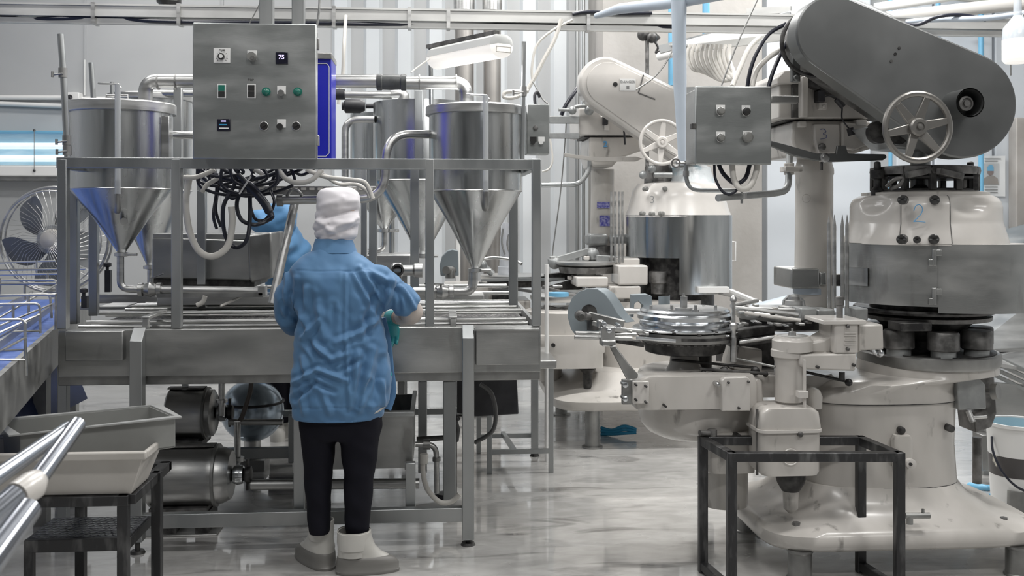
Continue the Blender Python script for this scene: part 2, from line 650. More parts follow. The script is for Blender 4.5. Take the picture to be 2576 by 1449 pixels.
# ---------------------------------------------------------------- hopper tanks
def hopper(u, Y, r, vlid, vtop, vseam, vap, rap, label, lid=True, rl=9):
    t = thing('hopper_tank', label, 'tank', ctr(u, Y, P(u, vap, Y).z), None)
    part('shell', MB().plathe(u, Y, [(r, vseam), (r, vtop)], 72), polished, t)
    part('cone', MB().plathe(u, Y, [(rap, vap), (r * .55, vap + (vseam - vap) * .55), (r, vseam)], 72), polished, t)
    part('seam', MB().plathe(u, Y, [(r + .5, vseam + 2), (r + 1.5, vseam), (r + .5, vseam - 2)], 72), steel, t)
    if lid:
        part('lid', MB().plathe(u, Y, [(r, vtop + 2), (r + rl, vtop + 2), (r + rl, vlid), (r + rl - 3, vlid - 3), (1, vlid - 4)], 72), steel, t, .002)
    part('outlet_clamp', MB().plathe(u, Y, [(rap, vap + 10), (rap + 9, vap + 8), (rap + 9, vap), (rap, vap - 2)], 24)
         .ptube([(u + rap + 6, vap + 4, Y - .03), (u + rap + 30, vap + 4, Y - .03)], 4), steel, t)
    return t


TK = 5.05
t = hopper(306, TK, 122, 264, 285, 476, 636, 9, 'tall conical bottomed steel hopper tank at the left end of the filling conveyor')
part('lid_handle', MB().ptube([(268, 262, TK), (268, 240, TK), (322, 240, TK), (322, 262, TK)], 3, sm=False), steel, t)
part('support_foot', MB().pbox(405, 292, 425, 396, TK - .1, .05), steel, t, .003)
part('outlet_pipe', MB().tube(corner([P(303, 645, TK), P(303, 727, TK), P(350, 728, TK)], .08), M_(9, 303, TK), 16), steel, t)
part('drain_port', MB().cyl(P(312, 557, TK - .16), P(312, 557, TK - .05), .018), steeld, t)
t = hopper(1196, TK, 116, 272, 290, 481, 676, 9, 'conical bottomed steel hopper tank at the right end of the conveyor, bent pipe entering it')
part('outlet_pipe', MB().tube(corner([P(1190, 684, TK), P(1190, 733, TK), P(1140, 733, TK)], .12), M_(12, 1190, TK), 16), steel, t)
hopper(1062, 6.1, 122, 252, 262, 456, 640, 10, 'broad steel hopper tank standing behind the right end tank', lid=False)
hopper(966, 7.1, 84, 280, 290, 480, 576, 8, 'small far steel hopper tank with a clamped outlet just right of the capped head', lid=False)
t = hopper(378, 6.3, 100, 244, 254, 480, 668, 8, 'steel hopper tank partly hidden behind the left end tank', rl=4)
part('outlet_pipe', MB().cyl(P(378, 674, 6.3), P(378, 715, 6.3), .018), steel, t)
t = bpy.data.objects['hopper_tank.003']
part('support_leg', MB().cyl((P(985,0,7.3).x,7.3,0), (P(985,0,7.3).x,7.3,P(985,500,7.3).z), .02), frame_m, t)
part('outlet_pipe', MB().tube(corner([P(966, 584, 7.1), P(966, 630, 7.1), P(925, 632, 7.1)], .1), .018), steel, t)

# ball valves with manifolds under the tanks
pv = thing('manifold_pipe', 'horizontal steel manifold pipe with ball valve running right from the left end tank', 'pipe', P(500, 740, TK))
part('pipe', MB().cyl(P(350, 728, TK), P(662, 733, TK), M_(11, 500, TK), n=20), steel, pv)
part('ball_valve', MB().lathe(P(378, 728, TK), [(.02, -.06), (.034, -.055), (.034, -.035), (.026, -.03), (.04, 0), (.026, .03), (.034, .035), (.034, .055), (.02, .06)], 20, axis='x'), steel, pv)
part('valve_handle', MB().cyl(P(383, 720, TK), P(383, 700, TK), .008).bar(P(380, 700, TK), P(410, 688, TK - .02), .012, .006), steeld, pv)
part('end_clamp', MB().pbox(648, 718, 668, 745, TK - .03, .06), steel, pv, .004)
part('drip_channel', MB().pbox(395, 738, 660, 748, TK - .03, .08), steeld, pv)
pv = thing('manifold_pipe', 'short steel manifold pipe with ball valve at the right end tank outlet', 'pipe', P(1100, 740, TK))
part('pipe', MB().cyl(P(1040, 733, TK), P(1145, 733, TK), M_(11, 1100, TK), n=20), steel, pv)
part('ball_valve', MB().lathe(P(1113, 733, TK), [(.02, -.06), (.034, -.055), (.034, -.035), (.026, -.03), (.04, 0), (.026, .03), (.034, .035), (.034, .055), (.02, .06)], 20, axis='x'), steel, pv)
part('valve_handle', MB().bar(P(1115, 715, TK), P(1070, 714, TK - .1), .012, .006), steeld, pv)

# overhead product pipe with rubber coupling
op = thing('overhead_pipe', 'thick steel pipe arching from the left end tank lid to the right end tank lid', 'pipe', P(760, 262, TK))
rr = M_(17, 700, TK)
pts = corner([P(366, 266, TK), P(366, 204, TK), P(960, 205, TK)], .14, 10)
part('pipe', MB().tube(pts, rr, 24), steel, op)
pts = corner([P(1015, 209, TK), P(1172, 209, TK), P(1172, 270, TK)], .14, 10)
part('pipe', MB().tube(pts, rr, 24), steel, op)
xc = P(985, 207, TK)
part('rubber_coupling', MB().lathe(xc, [(rr + .003, -.075), (rr + .008, -.072), (rr + .008, -.05), (rr + .004, -.045), (rr + .006, 0), (rr + .004, .045), (rr + .008, .05), (rr + .008, .072), (rr + .003, .075)], 32, axis='x'), mat('dark_coupling_rubber', (.05, .055, .055), .45, 0, (.09, .095, .095), 20), op)
for u in (398, 443, 1055, 1148):
    part('pipe_ring', MB().lathe(P(u, 206.5, TK), [(rr, -.004), (rr + .006, -.003), (rr + .006, .003), (rr, .004)], 32, axis='x'), steeld, op)
op2 = thing('return_pipe', 'thinner steel pipe running behind and below the thick overhead pipe', 'pipe', P(760, 262, 6.1))
part('pipe', MB().tube(corner([P(380, 250, 6.1), P(380, 234, 6.1), P(985, 239, 6.1), P(1012, 239, 6.1), P(1012, 262, 6.1)], .06), M_(9, 700, 6.1), 16), steel, op2)
part('rubber_sleeve', MB().cyl(P(838, 238, 6.1), P(868, 238, 6.1), .032), black, op2)
part('elbow_tee', MB().tube(corner([P(985, 240, 6.1), P(1014, 236, 6.1), P(1014, 262, 6.1)], .05), .04, 16), steel, op2)
cp = solo('hose_coupling', MB().lathe(P(894, 267, 6.3), [(.03, -.07), (.045, -.06), (.045, .03), (.038, .04), (.03, .06)], 24, axis='x').cyl(P(920, 267, 6.3), P(942, 267, 6.3), .015).cyl(P(860, 267, 6.3), P(874, 267, 6.3), .025), black,
          'stubby black rubber hose coupling to the right of the blue panel, below the pipes', 'coupling')
dp = thing('drop_pipe', 'steel pipe bending down from the second rear tank, behind the top bar', 'pipe', P(880, 480, 6.0))
part('pipe', MB().tube(corner([P(942, 300, 6.0), P(868, 300, 6.0), P(868, 480, 6.0)], .1, 8), M_(9, 880, 6.0), 16), steel, dp)
fp = thing('feed_pipe', 'steel pipe leaving the right end tank and turning level behind the capped head', 'pipe', P(960, 500, 4.9))
part('pipe', MB().tube(corner([P(1085, 338, TK), P(972, 338, 4.9), P(968, 500, 4.9), P(700, 504, 4.9)], .13, 10), M_(11, 970, 4.9), 20), steel, fp)
part('flange', MB().cyl(P(697, 504, 4.9), P(712, 504, 4.9), .03), steeld, fp)
part('hose_lug', MB().tube(spl([P(722, 493, 4.9), P(730, 480, 4.88), P(740, 477, 4.88), P(752, 482, 4.88), P(760, 493, 4.9)], 5), .008), steeld, fp)
sp = solo('side_pipe', MB().cyl(P(412, 340, 5.2), P(640, 341, 5.2), M_(10, 450, 5.2), n=20), steel, 'short level steel pipe between the left end tank and the big control cabinet', 'pipe')
dt = solo('slanting_tube', MB().cyl(P(742, 508, 5.0), P(684, 764, 4.85), M_(11, 710, 4.9), n=20), steel, 'slanting steel tube rising beside the left shoulder of the blue coated worker', 'tube')

# sight tubes
for (u, v0, v1, lab) in ((296, 212, 492, 'clear upright sight tube in front of the left end tank'), (1222, 240, 486, 'clear upright sight tube in front of the right end tank')):
    Y = TK - .30
    t = thing('sight_tube', lab, 'tube', P(u, v1 + 30, Y))
    part('tube', MB().cyl(P(u, v0, Y), P(u, v1, Y), M_(7, u, Y), n=16), milky, t)
    part('elbow', MB().tube(corner([P(u, v1 - 4, Y), P(u, v1 + 38, Y), P(u - 2, v1 + 38, Y + .16)], .05), M_(8, u, Y), 14), steeld, t)
    part('bracket', MB().ptube([(u + 8, v0 + 10, Y), (u + 2, v0, Y), (u - 48, v0 - 2, Y + .2)], 2.5, sm=False), steel, t)

# clamp poles
for (pts, r, lab, cl) in (([(152, 86, 4.6), (160, 200, 4.6), (170, 396, 4.6)], 8, 'tall leaning clamp pole at the far left end of the filling line', [(158, 185), (168, 355), (169, 380)]),
                          ([(229, 158, 5.45), (236, 262, 5.45)], 6.5, 'short grey pole rising behind the lid of the left end tank', []),
                          ([(281, 206, 5.45), (282, 262, 5.45)], 4.5, 'shortest grey pole stub above the left end tank lid', []),
                          ([(1318, 105, 4.9), (1316, 270, 4.9), (1314, 400, 4.9)], 5.5, 'thin tall clamp pole beside the right end tank', [(1317, 232)])):
    t = thing('clamp_pole', lab, 'pole', P(*pts[-1]))
    part('pole', MB().ptube(pts, r, 16), frame_m, t)
    for (u, v) in cl:
        Y = pts[0][2]
        part('clamp', MB().cyl(P(u, v - 14, Y), P(u, v + 10, Y), M_(r + 2.5, u, Y)).cyl(P(u, v, Y - .02), P(u - 24, v + 3, Y - .02), .004)
             .cyl(P(u - 26, v - 5, Y - .02), P(u - 26, v + 9, Y - .02), .006), steeld, t)

# ---------------------------------------------------------------- big control cabinet
CYb = 4.40
cab = thing('control_cabinet', 'large brushed steel control cabinet with dials and buttons, mounted above the filling conveyor', 'control cabinet', P(640, 400, CYb))
part('body', MB().pbox(497, 66, 790, 396, CYb + .03, .14), steelh, cab, .003)
dr = part('door', MB().pbox(484, 58, 796, 401, CYb, .028), swirl, cab, .006)
part('hinge', MB().pbox(795, 340, 802, 366, CYb + .015, .03), steeld, cab, .002)
part('hinge', MB().pbox(795, 96, 802, 124, CYb + .015, .03), steeld, cab, .002)
YF = CYb


def round_(u, v, r, l, Y=YF, n=24, r1=None):
    c = P(u, v, Y)
    rr_ = M_(r, u, Y)
    return MB().lathe(c, [(rr_, 0), (rr_ if r1 is None else M_(r1, u, Y), -l)], n, axis='y')


dial = part('rotary_dial', MB().pbox(537, 121, 579, 158, YF - .004, .004), whitep, cab, .001)
part('dial_knob', round_(558, 143, 8, .02), knobm, dial)
part('dial_cap', round_(558, 143, 5, .022), whitep, dial)
for i in range(11):
    a = math.radians(-130 + i * 26)
    part('dial_tick', MB().bar(P(558 + 12 * math.sin(a), 143 - 12 * math.cos(a), YF - .0045), P(558 + 15 * math.sin(a), 143 - 15 * math.cos(a), YF - .0045), .0012, .0012), knobm, dial)
part('dial_caption', text_mb('TIMER', .009, P(559, 126, YF - .0048), (1, 0, 0), (0, 0, 1)), knobm, dial)
sw = part('emergency_button', MB().pbox(622, 127, 646, 150, YF - .004, .004), whitep, cab, .001)
part('mushroom', round_(635, 144, 12, .03, r1=11), greyknob, sw)
part('button_centre', round_(638, 148, 5, .033), iron, sw)
d = part('temperature_display', MB().pbox(693, 131, 724, 161, YF - .008, .008), display, cab, .002)
part('digits', text_mb('75', .026, P(708, 144, YF - .0085), (1, 0, 0), (0, 0, 1), bold=.0006), digit, d)
for (u, col_) in ((557, 1), (632, 0)):
    s_ = part('rocker_switch', MB().pbox(u - 11, 211, u + 11, 247, YF - .004, .004), whitep, cab, .001)
    part('rocker', MB().pbox(u - 8, 214, u + 8, 228, YF - .008, .006), green if col_ else knobm, s_)
    part('rocker', MB().pbox(u - 8, 230, u + 8, 244, YF - .008, .006), knobm, s_)
part('pump_marking', text_mb('TOP', .013, P(631, 201, YF - .0008), (1, 0, 0), (0, 0, 1)), knobm, dr)
for u in (670, 749):
    part('indicator_lamp', round_(u, 231, 11, .006).lathe(P(u, 231, YF - .006), [(M_(8, u, YF), 0), (M_(8, u, YF), -.012), (M_(4, u, YF), -.018), (.0002, -.019)], 20, axis='y'), green, cab, label='green round indicator lamp')
for (v, m_) in ((229, steel), (313, knobm)):
    s_ = part('push_button', MB().pbox(697, v - 13, 719, v + 8, YF - .003, .003), whitep, cab, .001)
    part('button_cap', round_(708 if v < 300 else 705, v + 6, 8, .02), m_, s_)
for u in (664, 745):
    s_ = part('selector_knob', round_(u, 317, 8.5, .016), knobm, cab)
    part('pointer', MB().bar(P(u - 5, 318, YF - .018), P(u + 7, 312, YF - .018), .006, .006), knobm, s_)
    part('knob_rim', MB().torus(P(u, 317, YF - .001), M_(10, u, YF), .0025), steel, s_)
d = part('process_controller', MB().pbox(546, 299, 579, 329, YF - .008, .008), display, cab, .002)
part('readout', text_mb('0000', .011, P(562, 305, YF - .0085), (1, 0, 0), (0, 0, 1)), digit, d)
part('key_row', MB().pbox(551, 321, 575, 324, YF - .009, .001), whitep, d)
part('green_row', MB().pbox(551, 312, 571, 315, YF - .009, .001), cyan2, d)
for (u0, u1) in ((655, 688), (736, 766)):
    solo('cable_conduit', MB().box((P(u0, 40, CYb + .08).x, CYb + .05, P(u0, 66, CYb + .08).z), (P(u1, 40, CYb + .08).x, CYb + .11, 3.6)), frame_m,
         'upright square conduit entering the top of the big control cabinet, ' + ('the left of the two' if u0 < 700 else 'the right of the two'), 'conduit', bev=.003)
solo('thin_strut', MB().ptube([(797, 66, 4.6), (803, 20, 4.6), (806, -60, 4.6)], 3), steel, 'thin steel rod rising at the right top edge of the big control cabinet', 'rod')
solo('thin_wire', MB().ptube([(626, 62, 4.55), (655, 5, 4.55), (680, -60, 4.55)], 1.4), steeld, 'single slanting wire left of the conduits above the big control cabinet', 'wire')

bp_ = thing('blue_cabinet', 'narrow royal blue machine cabinet with a white outline beside the big control cabinet', 'panel', P(780, 400, 4.75))
part('body', MB().pbox(700, 147, 834, 402, 4.75, .2), bluepaint, bp_, .004)
part('cap', MB().pbox(696, 132, 834, 147, 4.73, .24), steeld, bp_, .003)
mb = MB()
o_ = [P(u, v, 4.748) for u, v in ((770, 160), (822, 160), (828, 168), (828, 385), (820, 393), (770, 393))]
for i in range(5):
    mb.bar(o_[i], o_[i + 1], .003, .003, up=(0, 1, 0))
part('outline', mb, whitep, bp_)

# ---------------------------------------------------------------- lit batten lamp on post
lp = thing('batten_lamp', 'lit sealed fluorescent batten lamp tilted on a post above the right end tank', 'lamp', P(1085, 270, 5.4))
A, B_ = P(1100, 141, 5.35), P(1262, 108, 4.75)
ax = (B_ - A).normalized()
sd = ax.cross(Vector((0, 0, 1))).normalized()
up = sd.cross(ax)


def loaf(sec, c0, c1, k=10):
    """closed body swept from c0 to c1; sec = list of (side, up)"""
    mb_ = MB()
    rings = []
    for t_, s_ in ((-.03, .5), (-.012, .85), (0, 1), (1, 1), (1.012, .85), (1.03, .5)):
        c = c0 + (c1 - c0) * t_
        rings.append([c + sd * a * s_ + up * b * s_ for a, b in sec])
    n = len(sec)
    vs_ = [p for r_ in rings for p in r_]
    fs = []
    for i in range(len(rings) - 1):
        for j in range(n):
            fs.append([i * n + j, i * n + (j + 1) % n, (i + 1) * n + (j + 1) % n, (i + 1) * n + j])
    fs.append(list(range(n))[::-1])
    fs.append([(len(rings) - 1) * n + j for j in range(n)])
    return mb_.add(vs_, fs)


lowr = [(.065 * math.cos(a), -.012 + .06 * math.sin(a)) for a in [PI + i * PI / 12 for i in range(13)]]
part('diffuser', loaf(lowr, A, B_), glow, lp)
part('housing', loaf([(.068, -.012), (.055, .025), (.03, .04), (-.03, .04), (-.055, .025), (-.068, -.012)], A, B_), mat('grey_lamp_housing', (.5, .51, .5), .5), lp)
part('end_frame', MB().tube([B_ + ax * .019 + sd * a + up * b for a, b in ((.04, -.02), (.04, -.045), (-.04, -.045), (-.04, -.02), (.04, -.02))], .003, 8), white, lp)
part('post', MB().cyl(P(1085, 270, 5.42), P(1083, 112, 5.42), .012).cyl(P(1085, 470, 5.42), P(1085, 270, 5.42), .012), frame_m, lp)
part('carrier_bar', MB().bar(P(1078, 118, 5.42), B_ + up * .055 - ax * .05, .03, .02), iron, lp)
part('lamp_cord', MB().tube(spl([P(1085, 145, 5.3), P(1060, 162, 5.2), P(1034, 182, 5.1)], 5), .004), white, lp)
ld = bpy.data.lights.new('batten_light', 'AREA')
ld.shape = 'RECTANGLE'
ld.size, ld.size_y, ld.energy = .5, .06, 6
lo = bpy.data.objects.new('batten_light', ld)
C.objects.link(lo)
lo.location = (A + B_) / 2 - up * .09
lo.rotation_euler = (0, 0, math.atan2(ax.y, ax.x))

# vertical stacks behind
for (u, r, lab) in ((1168, 24, 'left of two tall steel stack pipes behind the batten lamp'), (1238, 22, 'right of two tall steel stack pipes behind the batten lamp, banded near its top')):
    t = thing('stack_pipe', lab, 'pipe', ctr(u, 8.6))
    c = ctr(u, 8.6)
    part('pipe', MB().cyl((c.x, c.y, 0), (c.x, c.y, ZC), M_(r, u, 8.6), n=32), mat('stack_steel', (.36, .345, .33), .4, .9, (.45, .43, .41), 3) if u < 1200 else bpy.data.materials['stack_steel'], t)
    part('band', MB().plathe(u, 8.6, [(r + 1, 28), (r + 3, 28), (r + 3, 0), (r + 1, 0)], 32), steel, t)
solo('small_downpipe', MB().cyl((P(1152, 200, 8.3).x, 8.3, .0), (P(1152, 200, 8.3).x, 8.3, 2.35), .02), whitep, 'thin white upright pipe in front of the left stack pipe', 'pipe')

# small box right
sb = thing('switch_box', 'small grey steel switch box beside the right end tank with two white buttons', 'switch box', P(1352, 388, 5.1))
part('body', MB().pbox(1325, 262, 1382, 388, 5.1, .12), swirl, sb, .004)
for (u, v) in ((1342, 348), (1362, 348)):
    part('button', MB().pbox(u - 8, v - 4, u + 8, v + 8, 5.095, .006).lathe(P(u - 2, v + 10, 5.1), [(.012, 0), (.012, -.025)], 16, axis='y'), whitep if u > 1350 else knobm, sb)
part('lamp', MB().lathe(P(1347, 322, 5.1), [(.013, 0), (.013, -.01), (.008, -.016), (.0002, -.017)], 16, axis='y'), iron, sb)
part('cable_gland', MB().ptube([(1346, 262, 5.15), (1345, 240, 5.15), (1352, 232, 5.16), (1358, 245, 5.17)], 4), black, sb)

# ---------------------------------------------------------------- hanging cables
tray = thing('cable_tray', 'perforated steel cable tray behind the top bar near the capped head', 'cable tray', P(800, 490, 4.95))
part('channel', MB().pbox(600, 468, 945, 490, 4.97, .16), steeld, tray, .002)
mb = MB()
for i in range(16):
    u = 610 + i * 21
    mb.pbox(u, 472, u + 13, 478, 4.966, .003)
part('slots', mb, white, tray)
rnd = random.Random(11)
blk = []
fixed = [
    [(600, 425), (588, 470), (562, 520), (566, 590), (590, 622), (618, 608), (628, 560), (626, 480), (600, 440)],
    [(560, 425), (600, 450), (655, 500), (685, 540), (672, 555), (640, 565), (605, 550), (598, 500), (640, 440)],
    [(520, 425), (545, 440), (600, 455), (665, 445), (720, 425)],
    [(540, 425), (545, 475), (537, 540), (545, 575)],
    [(558, 425), (548, 480), (543, 530), (556, 570)],
    [(700, 425), (680, 470), (690, 510), (668, 552), (640, 548), (630, 500), (650, 450), (690, 425)],
    [(640, 425), (620, 470), (585, 500), (570, 470), (580, 425)],
    [(500, 425), (520, 455), (580, 470), (640, 470), (700, 450), (760, 425)],
    [(650, 425), (700, 440), (735, 432), (760, 440), (790, 425)],
]
for i, pts in enumerate(fixed):
    Y = 4.72 + .025 * i
    solo('black_cable', MB().tube(spl([P(u, v, Y + .02 * math.sin(j * 2.1)) for j, (u, v) in enumerate(pts)], 7), M_(5.2 if i < 3 else 4, 600, Y), 10), blackc,
         'black cable looping in the tangle below the big control cabinet', 'cable', 'black cables hanging below the big control cabinet')
for i in range(9):
    Y = 4.66 + .03 * i
    x0 = rnd.uniform(490, 640)
    x1 = x0 + rnd.uniform(60, 200)
    dv = rnd.uniform(15, 70)
    pts = [(x0, 424), (x0 + rnd.uniform(-15, 25), 424 + dv * .7), ((x0 + x1) / 2, 424 + dv), (x1 + rnd.uniform(-25, 15), 424 + dv * .6), (x1, 424)]
    solo('black_cable', MB().tube(spl([P(u, v, Y) for u, v in pts], 7), M_(4, 600, Y), 10), blackc,
         'black cable looping in the tangle below the big control cabinet', 'cable', 'black cables hanging below the big control cabinet')
bundle = solo('cable_bundle', MB().tube(spl([P(*p) for p in ((600, 440, 4.66), (640, 480, 4.64), (668, 515, 4.64), (682, 545, 4.64))], 6), [.012] * 4 + [.02] * 12 + [.012] * 3, 12), blackc,
              'thick taped black cable bundle slanting down right through the tangle', 'cable')
hoses = [
    ([(478, 440), (468, 500), (474, 570), (498, 628), (535, 645), (572, 620), (584, 565), (582, 520)], 8.5, 4.7, 'long white hose hanging in a deep loop over the steel hood'),
    ([(462, 446), (490, 446), (520, 436), (540, 426)], 6, 4.68, 'short white hose stub curling under the left of the cabinet'),
    ([(508, 484), (520, 466), (535, 456), (560, 440)], 6, 4.75, 'white hose end above the drilled post'),
    ([(700, 426), (720, 450), (750, 460), (785, 452), (810, 426)], 6.5, 4.7, 'white hose sagging under the top bar between cabinet and capped head'),
    ([(770, 426), (820, 445), (880, 452), (915, 458), (930, 480), (938, 500)], 6, 4.72, 'white hose running right over the capped head'),
    ([(800, 428), (850, 462), (895, 463), (922, 480), (930, 498)], 5, 4.8, 'lower white hose running beside the one over the capped head'),
    ([(640, 426), (660, 440), (640, 462), (620, 455)], 6, 4.85, 'short pale hose curl in the middle of the tangle'),
]
for pts, r, Y, lab in hoses:
    solo('white_hose', MB().tube(spl([P(u, v, Y) for u, v in pts], 7), M_(r, 600, Y), 12), white, lab, 'hose')
solo('cable_tie', MB().tube([P(602, 488, 4.62), P(631, 444, 4.62)], .004, 8), whitep, 'white cable tie strap across the black cable tangle', 'cable tie')

# ---------------------------------------------------------------- steel hood box
hb = thing('steel_hood', 'square steel hood box with slanted end standing on the conveyor under the cable tangle', 'hood', P(530, 712, 5.2))
Y = 5.2
a = [P(382, 600, Y), P(655, 605, Y), P(655, 708, Y), P(382, 700, Y)]
part('body', MB().prism([P(382, 598, Y), P(625, 604, Y), P(640, 590, Y), P(640, 700, Y), P(625, 706, Y), P(382, 700, Y)], (0, .45, 0)), steelh, hb, .008)
part('end_cap', MB().prism([P(622, 592, Y - .03), P(682, 584, Y - .03), P(684, 700, Y - .03), P(632, 712, Y - .03), P(626, 700, Y - .03)], (0, .42, 0)), steeld, hb, .01)
part('top_flange', MB().pbox(384, 588, 640, 603, Y + .02, .4), steelh, hb, .004)
part('dark_base', MB().pbox(385, 700, 640, 722, Y + .02, .4), grime, hb)
solo('drilled_post', MB().pbox(495, 480, 516, 716, 5.12, .03), frame_m, 'drilled square post in front of the steel hood', 'post', bev=.002)

# conveyor-top clutter
for (pts, r, lab) in (([(495, 768, 5.0), (510, 760, 5.0), (516, 745, 5.0)], 6, 'short white hose end lying on the conveyor deck'),):
    solo('white_hose', MB().ptube(pts, r), white, lab, 'hose')
solo('loose_rod', MB().cyl(P(555, 770, 5.0), P(612, 744, 5.1), .006), white, 'loose pale rod lying across the conveyor deck', 'rod')
solo('deck_tray', MB().pbox(395, 745, 700, 768, 5.22, .2), steel, 'long low steel tray on the conveyor deck under the manifold pipe', 'tray', bev=.004)
solo('white_pad', MB().box(tuple(P(250, 770, 5.1) + Vector((0, 0, -.0))), tuple(P(345, 764, 5.3) + Vector((0, 0, 0)))), whitep, 'thin white pad on the deck near the left end tank outlet', 'pad', bev=.002)

# ---------------------------------------------------------------- under the table
def pump(u0, u1, v, r, Y, label, cone, feet=True):
    t = thing('pump_motor', label, 'pump', P((u0 + u1) / 2, v + r + 10, Y))
    s_ = S((u0 + u1) / 2, Y)
    c0, c1 = P(u0, v, Y), P(u1, v, Y)
    z = c0.z
    c0.z = c1.z = z
    R = r / s_
    L_ = c1.x - c0.x
    part('motor_shell', MB().lathe(c0, [(R * .9, 0), (R, .01), (R, .03), (R * .985, .035), (R * .985, L_ - .03), (R, L_ - .025), (R, L_)], 56, axis='x'), steel, t)
    part('flange_ring', MB().lathe(c1, [(R, 0), (R * 1.05, .002), (R * 1.05, .014), (R, .016)], 56, axis='x'), steeld, t)
    part('bell_housing', MB().lathe(c1, [(R * .96, .016), (R * .93, .04), (R * .80, cone), (R * .3, cone + .002)], 56, axis='x'), steel, t)
    part('pump_head', MB().lathe(c1 + Vector((cone, 0, 0)), [(.02, 0), (.042, .01), (.048, .03), (.042, .055), (.02, .06)], 28, axis='x'), chrome, t)
    wn = part('wing_nut', MB().lathe(c1 + Vector((cone + .06, 0, 0)), [(.03, 0), (.04, .01), (.04, .03), (.025, .035)], 20, axis='x')
              .bar(c1 + Vector((cone + .075, 0, -.075)), c1 + Vector((cone + .075, 0, .075)), .012, .02), grime, t)
    part('top_strip', MB().box((c0.x, Y - .03, z + R * 1.0), (c1.x, Y + .03, z + R * 1.06)), iron, t)
    if feet:
        part('mounting_plate', MB().box((c0.x + .02, Y - R * .7, z - R * 1.12), (c1.x - .02, Y + R * .7, z - R * .92)), iron, t)
    return t, c1, z


t, c1, z = pump(378, 543, 1198, 74, 4.85, 'large horizontal steel pump motor low under the conveyor, near the floor', .075)
for k in (0, 1):
    x = P(440 + 80 * k, 1290, 4.85).x
    part('motor_foot', MB().box((x - .03, 4.75, P(450, 1300, 4.85).z - .05), (x + .03, 4.95, z - .15)), grime, t)
solo('floor_skid', MB().box((P(370, 1200, 4.85).x, 4.73, 0), (P(560, 1200, 4.85).x, 4.97, P(450, 1300, 4.85).z - .05)), steeld, 'low steel skid on the floor carrying the lower pump motor', 'skid', bev=.004)
part('drive_pipe', MB().cyl(P(632, 1219, 4.85), P(1055, 1216, 4.85), M_(13, 700, 4.85), n=20), steel, t)
t2, c2, z2 = pump(425, 518, 1040, 62, 5.4, 'smaller horizontal steel pump motor just under the conveyor tub', .05)
part('bracket', MB().box((P(430, 1100, 5.4).x, 5.3, P(430, 1115, 5.4).z), (P(520, 1100, 5.4).x, 5.5, P(430, 1100, 5.4).z)), iron, t2)
part('outlet_pipe', MB().tube(corner([P(575, 1062, 5.35), P(712, 1062, 5.35)], .02), M_(8, 600, 5.35), 16), steel, t2)
part('hanger', MB().box((P(460, 0, 5.4).x, 5.38, P(430, 985, 5.4).z), (P(472, 0, 5.4).x, 5.42, .8)), frame_m, t2)
solo('standpipe', MB().cyl(P(597, 1060, 5.2), P(597, 1165, 5.2), M_(8, 597, 5.2)).cyl(P(597, 1150, 5.2), P(597, 1160, 5.2), .035).cyl(P(597, 1165, 5.2), P(590, 1190, 4.95), .015), steel,
     'short upright pipe linking the smaller pump motor to the larger one below', 'pipe')
solo('drop_tube', MB().cyl(P(558, 962, 5.3), P(558, 1045, 5.3), M_(8, 560, 5.3)).cyl(P(558, 1005, 5.3), P(558, 1012, 5.3), .03), steel, 'short upright tube dropping from the tub beside the smaller pump motor', 'tube')
solo('brown_hose', MB().tube(spl([P(632, 962, 5.2), P(628, 990, 5.2), P(612, 1040, 5.2), P(604, 1058, 5.2)], 6), .012), mat('brown_hose', (.10, .085, .075), .5), 'brownish hose hanging in front of the bluish steel bowl', 'hose')
bw = thing('steel_bowl', 'bluish round steel bowl vessel beneath the conveyor left of the worker', 'vessel', P(635, 1110, 6.0))
part('shell', MB().ball(P(635, 1032, 6.0), M_(78, 635, 6.0), 20), mat('bluish_steel', (.42, .5, .58), .22, .75), bw)
part('black_band', MB().torus(P(635, 1010, 6.0), M_(76, 635, 6.0), .008, axis='z'), black, bw)
part('stem', MB().cyl(P(635, 1100, 6.0), P(635, 1150, 6.0), .05), steel, bw)
part('base_plate', MB().box(tuple(P(600, 1150, 6.0) + Vector((0, -.1, 0))), (P(672, 1150, 6.0).x, 6.1, 0)), steeld, bw)
# dark tub box in front, behind the legs
tb = thing('under_tub', 'open rectangular steel tub hanging under the conveyor behind the black trousers', 'tub', P(880, 1180, 4.72))
a, b = P(752, 1045, 4.72), P(1038, 1180, 4.72)
zt, zb = P(900, 1045, 4.72).z, P(900, 1180, 4.72).z
mb = MB().box((a.x, 4.72, zb), (b.x, 4.735, zt)).box((a.x, 5.25, zb), (b.x, 5.265, zt)).box((a.x, 4.735, zb), (a.x + .012, 5.25, zt)).box((b.x - .012, 4.735, zb), (b.x, 5.25, zt)).box((a.x, 4.735, zb), (b.x, 5.25, zb + .012))
part('shell', mb, steelh, tb, .002)
part('rim', MB().box((a.x - .005, 4.70, zt - .005), (b.x + .008, 4.735, zt + .018)).box((b.x - .012, 4.735, zt - .005), (b.x + .008, 5.27, zt + .018)), frame_m, tb, .003)
part('latch', MB().pbox(735, 1165, 760, 1190, 4.66, .02), steel, tb, .003)
part('latch', MB().pbox(1018, 1162, 1042, 1182, 4.66, .02), steel, tb, .003)
part('dark_tub_bottom', MB().box((a.x + .014, 4.737, zb + .013), (b.x - .014, 5.249, zb + .03)), grime, tb)  # black sheet laid over the tub bottom
